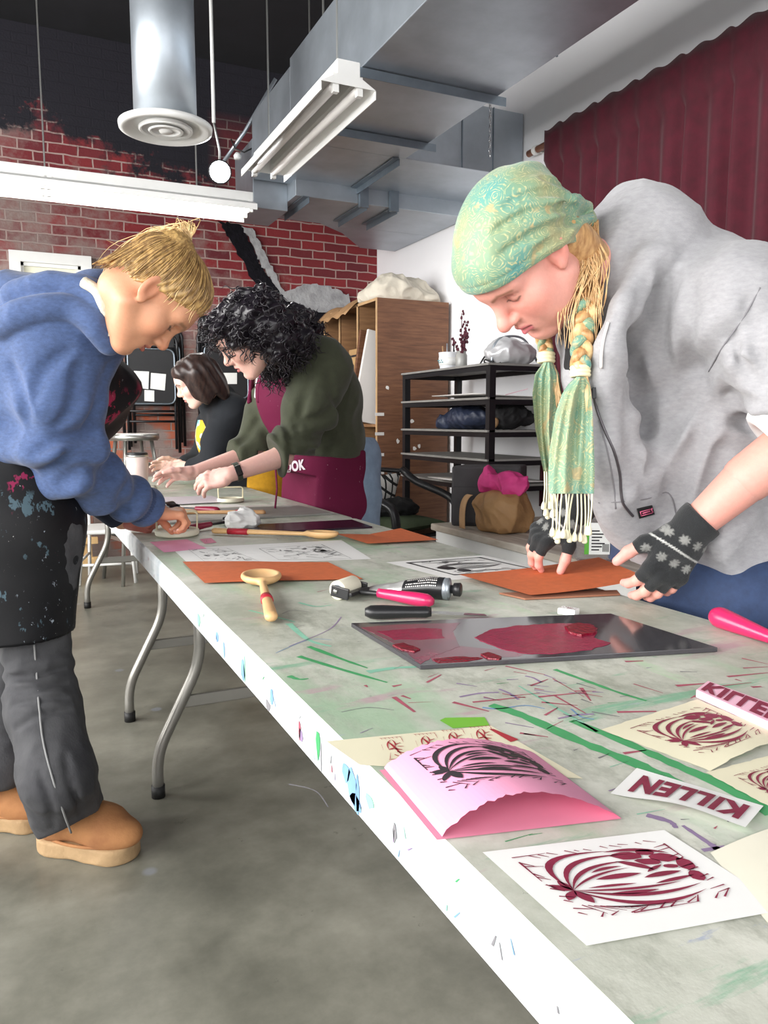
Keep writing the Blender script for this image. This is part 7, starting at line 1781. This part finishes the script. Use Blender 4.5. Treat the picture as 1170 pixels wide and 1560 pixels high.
    for i in range(260):
        j=[r.gauss(0,1) for _ in range(6)]
        p1=bw+U_CAM*.030-R_CAM*.016+R_CAM*j[0]*.007+F_CAM*j[1]*.010
        p2=A(228+j[2]*7,376+j[3]*6,1.75)+F_CAM*j[1]*.016; p3=A(196+j[2]*9,408+j[3]*8,1.77)+F_CAM*j[4]*.02; e=r.random(); p4=A(184+j[2]*9-14*e,432+j[5]*8+10*e,1.80)+F_CAM*j[4]*.024
        paths.append([bw+R_CAM*j[0]*.004,p1,p2,p3,p4])
    strands('ponytail',paths,.0014,h2m,hr)
    paths=[]
    for i in range(70):
        j=[r.gauss(0,1) for _ in range(5)]; p1=bw+U_CAM*(.03+abs(j[0])*.012)+R_CAM*j[1]*.014; paths.append([bw,p1,A(235+j[2]*20,372+j[3]*9,1.79),A(190+j[2]*18,405+j[4]*16,1.79)])
    for i in range(7):
        j=r.random(); paths.append([bw,bw+U_CAM*.03+R_CAM*r.uniform(-.02,.02),bw+U_CAM*r.uniform(.04,.065)+R_CAM*r.uniform(-.05,.03)])
    for i in range(9):
        p0=push_out(E,(.074,.03+r.uniform(-.03,.04),.045+r.uniform(-.01,.02)),.003); paths.append([H.w(p0),H.w(p0+np.array([.006,.006,-.014])),H.w(p0+np.array([.003,.010+r.uniform(-.006,.008),-.026]))])
    strands('flyaway_hair',paths,.0009,h2m,hr)
    mb=MB(); mb.tube([bw+(R_CAM*math.cos(a)+F_CAM*math.sin(a))*.015-U_CAM*.002 for a in np.linspace(0,2*PI,17)[:-1]],.005,8,closed=True); mb.build('hair_tie',M['black_cloth'],hr,True)
person_blue()
# ---------------------------------------------------------------- PERSON WITH CURLY HAIR (middle)
def person_green():
    A=at; pt=person('person with dark curly hair and glasses in a green sweater and maroon apron',(1.3,3.1,0))
    H=Head((.735,2.655,1.375),(-.74,.30,-.60),(-.60,-.10,.74),1.08); skin=srgb(238,192,176)
    hs=head_sdf(mouth_open=.0012,neck=tuple(H.l(A(424,540,2.90)[None].astype(np.float32))[0]),neck_r=.048); hm,hp=head_mesh(H,hs,.003); hc=paint_head(hp,skin,srgb(190,92,96),srgb(60,44,40),.4)
    NB=A(420,535,2.94); chest=A(458,600,3.08); belly=A(490,690,3.26); pel=A(506,745,3.38); lat=np.array([.1,1,0])*.07
    shN=A(488,560,2.86); elN=A(445,690,2.80); wrN=A(352,722,2.72); shF=np.array(chest)+np.array([-.05,.18,.03]); elF=A(385,690,3.15); wrF=A(300,718,3.0)
    bl=SDF(.05); bl.chain([NB,chest,belly,pel],[.055,.1,.1,.11]); bl.cap(chest,shN,.07,.05); bl.cap(chest,shF,.07,.05); bl.chain([shN,elN+(shN-elN)*.12,elN+(wrN-elN)*.35],[.045,.028,.034]); bl.chain([shF,elF],[.05,.04])
    for s in (-1,1): bl.chain([np.array(pel)+lat*s,(1.34,3.1+s*.1,.46),(1.38,3.1+s*.1,.06)],[.08,.055,.04],k=.03); bl.cap((1.38,3.1+s*.1,.05),(1.22,3.1+s*.1,.03),.04,.03,k=.03)
    lo,hi=bbox([NB,chest,pel,shN,shF,elN,elF,(1.38,3.1,.1)],.2); lo[2]=0; bm_,_=sdf_mesh(bl,lo,hi,.014,'b')
    yd=-R_CAM*.88-U_CAM*.36+F_CAM*.12
    h1=hand_joints(wrN,U_CAM*.75+F_CAM*.6,yd,-F_CAM*.9+U_CAM*.2,[(.25,.3,.2),(.35,.35,.2),(.42,.4,.25),(.5,.4,.3)],.06,(.25,.9),1.05,.2); m1=hand_piece(h1,elN+(wrN-elN)*.15,.030,.004)
    h2=hand_joints(wrF,-F_CAM*.8+U_CAM*.4,-R_CAM*.95-U_CAM*.12,U_CAM*.8+F_CAM*.3,[(.2,.3,.2),(.25,.3,.2),(.3,.35,.2),(.4,.4,.2)],.07,(.2,.7),1.0,.2); m2=hand_piece(h2,elF+(wrF-elF)*.15,.029,.0045)
    hcl=srgb(232,184,172); body=make_body(pt,[(hm,hc),(bm_,skin),(m1,hcl),(m2,hcl)],M['skin']); nails(h1,'fingernails',M['nail'],body)
    gr=mat('dark_green_knit',srgb(62,66,48),.92,nscale=40,namt=.2,bump=.12,bscale=260,sheen=.12)
    S=SDF(.05); S.chain([A(430,545,2.96),A(464,600,3.08),A(488,660,3.2)],[.11,.172,.175]); elcyl(S,A(464,600,3.08),A(490,680,3.24),.14,.148,lat); S.ell(A(498,600,3.14),(.13,.17,.13),k=.06)
    S.cap(chest,shN,.13,.105); S.cap(chest,shF,.11,.09)
    SL=SDF(.03); SL.chain([shN,A(472,630,2.82),elN,A(424,690,2.775)],[.108,.092,.08,.066]); w1=unit(wrN-elN); cN=A(422,692,2.775); SL.inter(lambda p:(p-cN.astype(np.float32))@w1.astype(np.float32),k=.008); S.fn(SL,k=.035)
    SR=SDF(.03); SR.chain([shF,elF,A(358,692,3.11)],[.09,.075,.06]); w2=unit(wrF-elF); cF=A(356,694,3.11); SR.inter(lambda p:(p-cF.astype(np.float32))@w2.astype(np.float32),k=.008); S.fn(SR,k=.035)
    S.disp(folds(85,16,.009,(1,1,.6))).disp(folds(86,36,.0035)).disp(rings(shN,elN,15,.009,.9,.4)).disp(rings(elN,cN,9,.006,.8,.6))
    wz=A(430,700,3.05)[2]; S.inter(lambda p:np.where(p[:,0]>.86,wz-.0-p[:,2]+.10*(1.2-p[:,0])-.05*0,-1.),k=.01)
    S.sub(lambda p:sd_cap(p,H.w((0,-.03,-.03)),A(414,540,2.88),.056,.05),k=.012)
    groove(S,[[(440,668),(478,668),(520,648)],[(436,684),(470,690),(505,682)],[(470,560),(462,610),(452,650)],[(500,560),(512,610),(520,650)],[(360,680),(378,660),(392,640)],[(448,640),(480,640),(510,620)]],.010,.035,2,4.5)
    lo,hi=bbox([A(430,545,2.94),A(498,720,3.12),shN,shF,elN,elF,A(358,692,3.11),A(545,640,3.05)],.2); sw=cloth('sweater',S,lo,hi,.008,gr,pt)
    cfm=mat('green_rib_knit',srgb(48,52,38),.95)
    # apron
    mar=speckle_mat('maroon_apron_canvas',srgb(92,14,50),[(srgb(214,190,200),120,.68,.52),(srgb(160,90,130),30,.66,.56)],.75)
    T=SDF(.05); T.chain([A(430,545,2.96),A(464,600,3.08),A(488,660,3.2),A(496,720,3.3)],[.115,.180,.182,.182]); elcyl(T,A(464,600,3.08),A(494,710,3.3),.15,.158,lat)
    T.disp(folds(85,16,.009,(1,1,.6)))
    K=SDF(.03); K.fn(T); fr=unit(np.array([-1,0,.25])).astype(np.float32); K.inter(lambda p:-((p-A(440,640,3.05).astype(np.float32))@fr)+.02,k=.01); K.inter(lambda p:p[:,2]-A(385,572,2.95)[2],k=.006)
    Q=SDF(.05); elcyl(Q,A(488,680,3.26),A(494,760,3.38),.165,.182,lat); elcyl(Q,A(494,760,3.38),A(494,980,3.38),.182,.18,lat); Q.disp(folds(87,15,.008,(1,1,.35))); zt=A(480,676,3.1)[2]
    Q.inter(lambda p:p[:,2]-zt+.16*(p[:,0]-1.1),k=.006); Q.inter(lambda p:.5-p[:,2],k=.004); Q.inter(lambda p:(p[:,0]-1.33),k=.006); K.fn(Q,k=.012)
    K.inter(lambda p:(1.068-p[:,0])-np.clip(p[:,2]-.86,0,1)*4,k=.006)
    lo,hi=bbox([A(430,560,2.94),A(494,980,3.38),A(498,720,3.3)],.27); lo[2]=.46; ap=cloth('apron',K,lo,hi,.008,mar,pt)
    wh=mat('white_apron_print',srgb(222,210,216),.8)
    tvv,tff=text_polys('COOK'); mb=MB(); vs=[]
    q=[np.array(c,float) for c in ((426,722),(466,715),(464,699),(425,705))]
    for x,y in tvv:
        c=(q[0]*(1-x)+q[1]*x)*(1-y)+(q[3]*(1-x)+q[2]*x)*y; p=hit(K,c[0],c[1],2,4); vs.append(p+normal_at(K,p)*.003)
    mb.add(vs,tff); mb.build('apron_print',wh,ap,recalc=False)
    for pxs in ([(402,560),(398,585),(396,612)],[(387,566),(384,590),(381,614)]):
        ribbon_on(S,pxs,.010,.004,'neck_strap',mar,ap,2,4)
    ribbon_on(S,[(396,560),(393,585),(391,605)],.008,.002,'shirt_front',M['paper'],pt,2,4)
    mb=MB(); mb.tube([A(420,715,2.98),A(422,745,2.98),A(419,775,2.98)],.008,8,flat=.4); mb.build('apron_tie',mar,ap,True)
    J=SDF(.04); elcyl(J,A(516,700,3.38),A(518,800,3.4),.165,.16,lat)
    for s in (-1,1): J.chain([A(518,800,3.4)+lat*s,(1.34,3.1+s*.1,.46),(1.38,3.1+s*.1,.07)],[.12,.09,.08],k=.03)
    J.disp(folds(88,18,.006)); J.inter(lambda p:.06-p[:,2],k=.004); J.inter(lambda p:(1.085-p[:,0]),k=.01); J.inter(lambda p:p[:,2]-A(560,668,3.1)[2],k=.01); lo,hi=bbox([A(518,690,3.4),(1.36,3.1,.08)],.3); lo[2]=.04
    cloth('jeans',J,lo,hi,.010,mat('light_blue_denim',srgb(136,158,182),.85,nscale=20,namt=.22),pt)
    for s in (-1,1):
        B=SDF(.03); B.cap((1.39,3.1+s*.1,.045),(1.20,3.1+s*.1,.035),.045,.038); B.inter(lambda p:.002-p[:,2],k=.004); cloth('shoe',B,(1.12,3.02+s*.1,-.01),(1.46,3.18+s*.1,.11),.009,M['black_cloth'],pt)
    # curly hair
    hmk=hair_mat('black_curly_hair',srgb(38,32,40),srgb(18,15,20),.32)
    N1=Noise3(91,9)
    B=SDF(.035); B.ell((0,-.03,.045),(.095,.112,.088)); B.ell((0,-.10,-.03),(.085,.06,.10)); B.ell((-.065,-.05,-.05),(.04,.055,.075)); B.ell((.065,-.04,-.05),(.04,.055,.075)); B.ell((0,.055,.075),(.07,.045,.045)); B.ell((-.06,.02,.03),(.03,.045,.045)); B.ell((0,-.12,-.10),(.07,.045,.06)); HQ=H.l(np.stack([A(452,488,2.88),A(420,560,2.80),A(470,508,2.95)]).astype(np.float32)); B.ell(tuple(HQ[0]),(.07,.06,.05)); B.ell(tuple(HQ[1]),(.035,.05,.05)); HZ=H.l(np.stack([A(444,535,2.80),A(425,525,2.76)]).astype(np.float32)); B.ell(tuple(HZ[0]),(.05,.05,.05)); B.ell(tuple(HZ[1]),(.05,.05,.05)); B.ell(tuple(HQ[2]),(.05,.05,.035))
    B.disp(lambda p:.009*N1(p,85)*2+.006*N1(p,150)*2)
    B.sub(lambda p:sd_ell(p,(0,.075,-.035),(.064,.072,.088)),k=.012)
    me,P=sdf_mesh(B,(-.16,-.30,-.26),(.18,.14,.18),.0045,'hair'); W_=(P@H.R.T.astype(np.float32))*H.sc+H.t.astype(np.float32); me.vertices.foreach_set('co',W_.astype(np.float32).ravel()); me.update(); me.materials.append(hmk); hr=link('hair',me,pt)
    r=random.Random(6); paths=[]; Pi=P[::max(1,len(P)//1000)]
    dn=H.R.T@np.array([0,0,-1.])
    for p in Pi:
        p=p.astype(float); l=r.uniform(.03,.065); ra=r.uniform(.004,.008); ph=r.uniform(0,6.28); d=unit(dn*.8+np.array([r.gauss(0,.4),r.gauss(0,.4),r.gauss(0,.3)])+unit(p)*.35); x=unit(np.cross(d,[.3,.9,.2])); y=np.cross(d,x)
        paths.append([H.w(p+d*l*t+(x*math.cos(ph+t*9)+y*math.sin(ph+t*9))*ra) for t in np.linspace(0,1,9)])
    strands('curls',paths,.0018,hmk,hr,5,True,2)
    # glasses
    fm=mat('clear_grey_glasses',srgb(120,120,126),.25,metal=.3); gl=None
    mb=MB()
    for s in (-1,1):
        c=np.array([s*.031,.094,.0]); mb.tube([H.w(c+np.array([math.cos(a)*.022,-.006*abs(math.cos(a))*(1 if s*math.cos(a)>0 else 0),math.sin(a)*.018])) for a in np.linspace(0,2*PI,21)[:-1]],.0015,6,closed=True)
        mb.tube([H.w((s*.053,.086,.004)),H.w((s*.074,.045,.006)),H.w((s*.078,-.005,.012))],.0016,6)
    mb.tube([H.w((-.010,.096,.004)),H.w((0,.101,.006)),H.w((.010,.096,.004))],.0014,6); mb.build('glasses',fm,body,True)
    # fitness watch
    wq=wrN+(elN-wrN)*.10; wv=unit(elN-wrN); xx=unit(np.cross(wv,F_CAM)); yy=np.cross(wv,xx)
    mb=MB(); ring=[wq+(xx*math.cos(a)+yy*math.sin(a))*.0315 for a in np.linspace(0,2*PI,25)[:-1]]
    vs=[];n=len(ring)
    for p in ring:
        o=unit(p-wq)
        for e,f in ((-.009,-.001),(.009,-.001),(.009,.0025),(-.009,.0025)): vs.append(p+wv*e+o*f)
    mb.add(vs,[(i*4+k,i*4+(k+1)%4,((i+1)%n)*4+(k+1)%4,((i+1)%n)*4+k) for i in range(n) for k in range(4)]); wt=mb.build('watch_strap',mat('olive_silicone',srgb(58,66,56),.6),body)
    o=unit(-F_CAM*.9+R_CAM*.1-wv*float((-F_CAM)@wv)); o=unit(o-wv*(o@wv)); t_=np.cross(wv,o); Mx=Matrix(((wv[0],t_[0],o[0],wq[0]+o[0]*.033),(wv[1],t_[1],o[1],wq[1]+o[1]*.033),(wv[2],t_[2],o[2],wq[2]+o[2]*.033),(0,0,0,1)))
    mb=MB(); mb.box((-.011,-.019,-.004),(.011,.019,.005),M=Mx); mb.build('watch_face',mat('watch_glass',(.01,.01,.012),.1),wt,bevel=.003)
person_green()
# ---------------------------------------------------------------- PERSON IN BLACK AT THE FAR END
def person_black():
    A=at; pt=person('dark-haired person in a black top at the far end of the tables',(1.3,3.98,0))
    H=Head((.815,3.918,1.281),(-.868,.244,-.432),(-.473,-.146,.869),1.0); skin=srgb(240,200,184)
    hs=head_sdf(neck=tuple(H.l(A(322,604,4.0)[None].astype(np.float32))[0]),neck_r=.048); hm,hp=head_mesh(H,hs,.004); hc=paint_head(hp,skin,srgb(190,104,104),srgb(70,50,44),.3)
    NB=A(322,600,4.0); chest=A(352,650,4.1); belly=A(372,710,4.2); pel=A(385,750,4.3); lat=np.array([.1,1,0])*.07
    shN=A(352,632,3.95); elN=A(324,706,3.9); wrN=A(286,712,3.95); shF=np.array(chest)+np.array([-.05,.19,.02]); elF=A(312,700,4.3); wrF=A(275,708,4.2)
    bl=SDF(.05); bl.chain([NB,chest,belly,pel],[.055,.1,.1,.11]); bl.cap(chest,shN,.07,.05); bl.cap(chest,shF,.07,.05); bl.chain([shN,elN,wrN],[.05,.042,.03]); bl.chain([shF,elF,wrF],[.05,.04,.03])
    for s in (-1,1): bl.chain([np.array(pel)+lat*s,(1.36,4.0+s*.1,.46),(1.40,4.0+s*.1,.06)],[.08,.055,.04],k=.03); bl.cap((1.40,4.0+s*.1,.05),(1.24,4.0+s*.1,.03),.04,.03,k=.03)
    lo,hi=bbox([NB,chest,pel,shN,shF,elN,elF,wrN,wrF,(1.4,4.0,.1)],.2); lo[2]=0; bm_,_=sdf_mesh(bl,lo,hi,.014,'b')
    h1=hand_joints(wrN,U_CAM*.8+F_CAM*.4,-R_CAM*.9-U_CAM*.2,-F_CAM,[(.4,.4,.3)]*4,.05,(.3,.6),1.0); h2=hand_joints(wrF,U_CAM*.8-F_CAM*.4,-R_CAM*.9-U_CAM*.2,F_CAM,[(.4,.4,.3)]*4,.05,(.3,.6),1.0)
    make_body(pt,[(hm,hc),(bm_,skin),(hand_piece(h1,elN+(wrN-elN)*.6,.028,.006),skin),(hand_piece(h2,elF+(wrF-elF)*.6,.028,.006),skin)],M['skin'])
    bk=mat('black_jersey',srgb(24,28,34),.9,nscale=30,namt=.2)
    S=SDF(.05); S.chain([A(332,612,4.02),A(354,650,4.1),A(374,715,4.2),A(385,760,4.28)],[.10,.15,.15,.16]); elcyl(S,A(354,650,4.1),A(380,740,4.25),.12,.13,lat); S.cap(chest,shN,.11,.095); S.cap(chest,shF,.1,.085)
    S.chain([shN,A(334,670,3.92),elN,elN+(wrN-elN)*.75],[.095,.082,.07,.05],k=.03); S.chain([shF,elF,elF+(wrF-elF)*.75],[.085,.07,.05],k=.03); S.disp(folds(95,16,.008)); S.inter(lambda p:.72-p[:,2],k=.004)
    lo,hi=bbox([A(332,612,4.02),A(385,760,4.28),shN,shF,elN,elF,wrN,wrF],.2); cloth('top',S,lo,hi,.010,bk,pt)
    ym=bpy.data.materials.new('yellow_and_blue_print'); ym.use_nodes=True; nt=ym.node_tree; b=nt.nodes['Principled BSDF']; b.inputs['Roughness'].default_value=.8; tc=_n(nt,'ShaderNodeTexCoord'); nz=_n(nt,'ShaderNodeTexNoise'); nz.inputs['Scale'].default_value=11; L(nt,tc.outputs['Object'],nz.inputs['Vector']); rp=_n(nt,'ShaderNodeValToRGB'); rp.color_ramp.interpolation='CONSTANT'; e=rp.color_ramp.elements; e[0].color=c4(srgb(120,196,206)); e[1].position=.47; e[1].color=c4(srgb(226,176,44)); k=e.new(.42); k.color=c4(srgb(226,226,200)); L(nt,nz.outputs['Fac'],rp.inputs[0]); L(nt,rp.outputs[0],b.inputs['Base Color'])
    yel=mat('mustard_apron',srgb(224,166,36),.8,nscale=30,namt=.2)
    K=SDF(.05); elcyl(K,A(384,712,4.24),A(388,800,4.28),.17,.175,lat); elcyl(K,A(388,800,4.28),A(388,900,4.28),.175,.17,lat); K.disp(folds(96,15,.008,(1,1,.4))); K.inter(lambda p:.5-p[:,2],k=.004); K.inter(lambda p:1.068-p[:,0]-np.clip(p[:,2]-.84,0,1)*4,k=.006); K.inter(lambda p:p[:,2]-.93,k=.006)
    lo,hi=bbox([A(384,712,4.24),A(388,900,4.28)],.28); lo[2]=.47; ap=cloth('apron',K,lo,hi,.010,yel,pt)
    cen=[A(302,640,4.05),A(298,665,4.06),A(304,690,4.1),A(318,712,4.15),A(345,735,4.2)]; cs=smooth_path(cen,4); n=len(cs)-1
    mb=MB(); mb.grid(lambda u,v:cs[min(n,int(round(v*n)))]+np.array([.15,1,0])*((u-.5)*2*(.10+.06*v))+np.array([1,0,0])*(.05*((u-.5)*2)**2),12,n); mb.build('bib',ym,ap,True,solid=.004)
    J=SDF(.04); 
    for s in (-1,1): J.chain([np.array(pel)+lat*s,(1.36,4.0+s*.1,.46),(1.40,4.0+s*.1,.07)],[.12,.09,.075],k=.03)
    J.inter(lambda p:.06-p[:,2],k=.004); J.inter(lambda p:1.085-p[:,0],k=.01); lo,hi=bbox([pel,(1.4,4.0,.08)],.26); lo[2]=.04; cloth('trousers',J,lo,hi,.012,M['navy'],pt)
    for s in (-1,1):
        B=SDF(.03); B.cap((1.41,4.0+s*.1,.045),(1.22,4.0+s*.1,.035),.045,.038); B.inter(lambda p:.002-p[:,2],k=.004); cloth('shoe',B,(1.14,3.92+s*.1,-.01),(1.48,4.08+s*.1,.11),.010,M['black_cloth'],pt)
    hmk=hair_mat('dark_brown_hair',srgb(66,48,42),srgb(34,26,26),.35)
    B=SDF(.03); B.ell((0,-.022,.042),(.082,.104,.088)); B.ell((0,-.09,-.05),(.07,.045,.10)); B.ell((-.065,-.01,-.03),(.022,.06,.085)); B.ell((.065,-.01,-.03),(.022,.06,.085)); B.ell((0,.05,.07),(.065,.045,.04))
    N1=Noise3(97,6); B.disp(lambda p:.004*N1(p*np.array([1,1,.25],np.float32),130)*2); B.sub(lambda p:sd_ell(p,(0,.08,-.04),(.060,.075,.09)),k=.012)
    me,P=sdf_mesh(B,(-.12,-.17,-.2),(.12,.13,.16),.005,'hair'); W_=(P@H.R.T.astype(np.float32))*H.sc+H.t.astype(np.float32); me.vertices.foreach_set('co',W_.astype(np.float32).ravel()); me.update(); me.materials.append(hmk); link('hair',me,pt)
person_black()
# ================================================================ LIGHT, WORLD, CAMERA
w=bpy.data.worlds.new('daylight'); scene.world=w; w.use_nodes=True; nt=w.node_tree; bg=nt.nodes['Background']; bg.inputs[0].default_value=(.78,.88,1,1); bg.inputs[1].default_value=1.2
def area(name,loc,rot,sx,sy,power,col=(1,.98,.95)):
    l=bpy.data.lights.new(name,'AREA'); l.shape='RECTANGLE'; l.size=sx; l.size_y=sy; l.energy=power; l.color=col
    o=bpy.data.objects.new(name,l); COL.objects.link(o); o.location=loc; o.rotation_euler=rot; return o
for a,b in LW: area('window_daylight',(X_L-.25,(a+b)/2,2.05),(0,math.radians(-90),0),2.5,b-a,WIN_L)
for a,b in BW: area('window_daylight',((a+b)/2,Y_B-.25,2.05),(math.radians(90),0,0),b-a,2.5,WIN_B)
sl_=bpy.data.lights.new('spot_beam','SPOT'); sl_.energy=25; sl_.spot_size=1.3; sl_.shadow_soft_size=.05; so=bpy.data.objects.new('spot_beam',sl_); COL.objects.link(so)
so.location=Vector(at(335,262,4.67))+aim*.02; so.rotation_euler=aim.to_track_quat('-Z','Y').to_euler()
cam=bpy.data.cameras.new('camera'); co=bpy.data.objects.new('camera',cam); COL.objects.link(co); co.location=(0,0,CAM_H)
co.rotation_euler=(math.radians(90)-PITCH,0,-YAW); cam.sensor_fit='VERTICAL'; cam.sensor_height=36; cam.lens=F_PX/1560*36; cam.clip_start=.02
scene.camera=co
vs_=scene.view_settings; vs_.view_transform='Standard'; vs_.look='None'; vs_.gamma=1; vs_.use_curve_mapping=False; vs_.exposure=EXPO
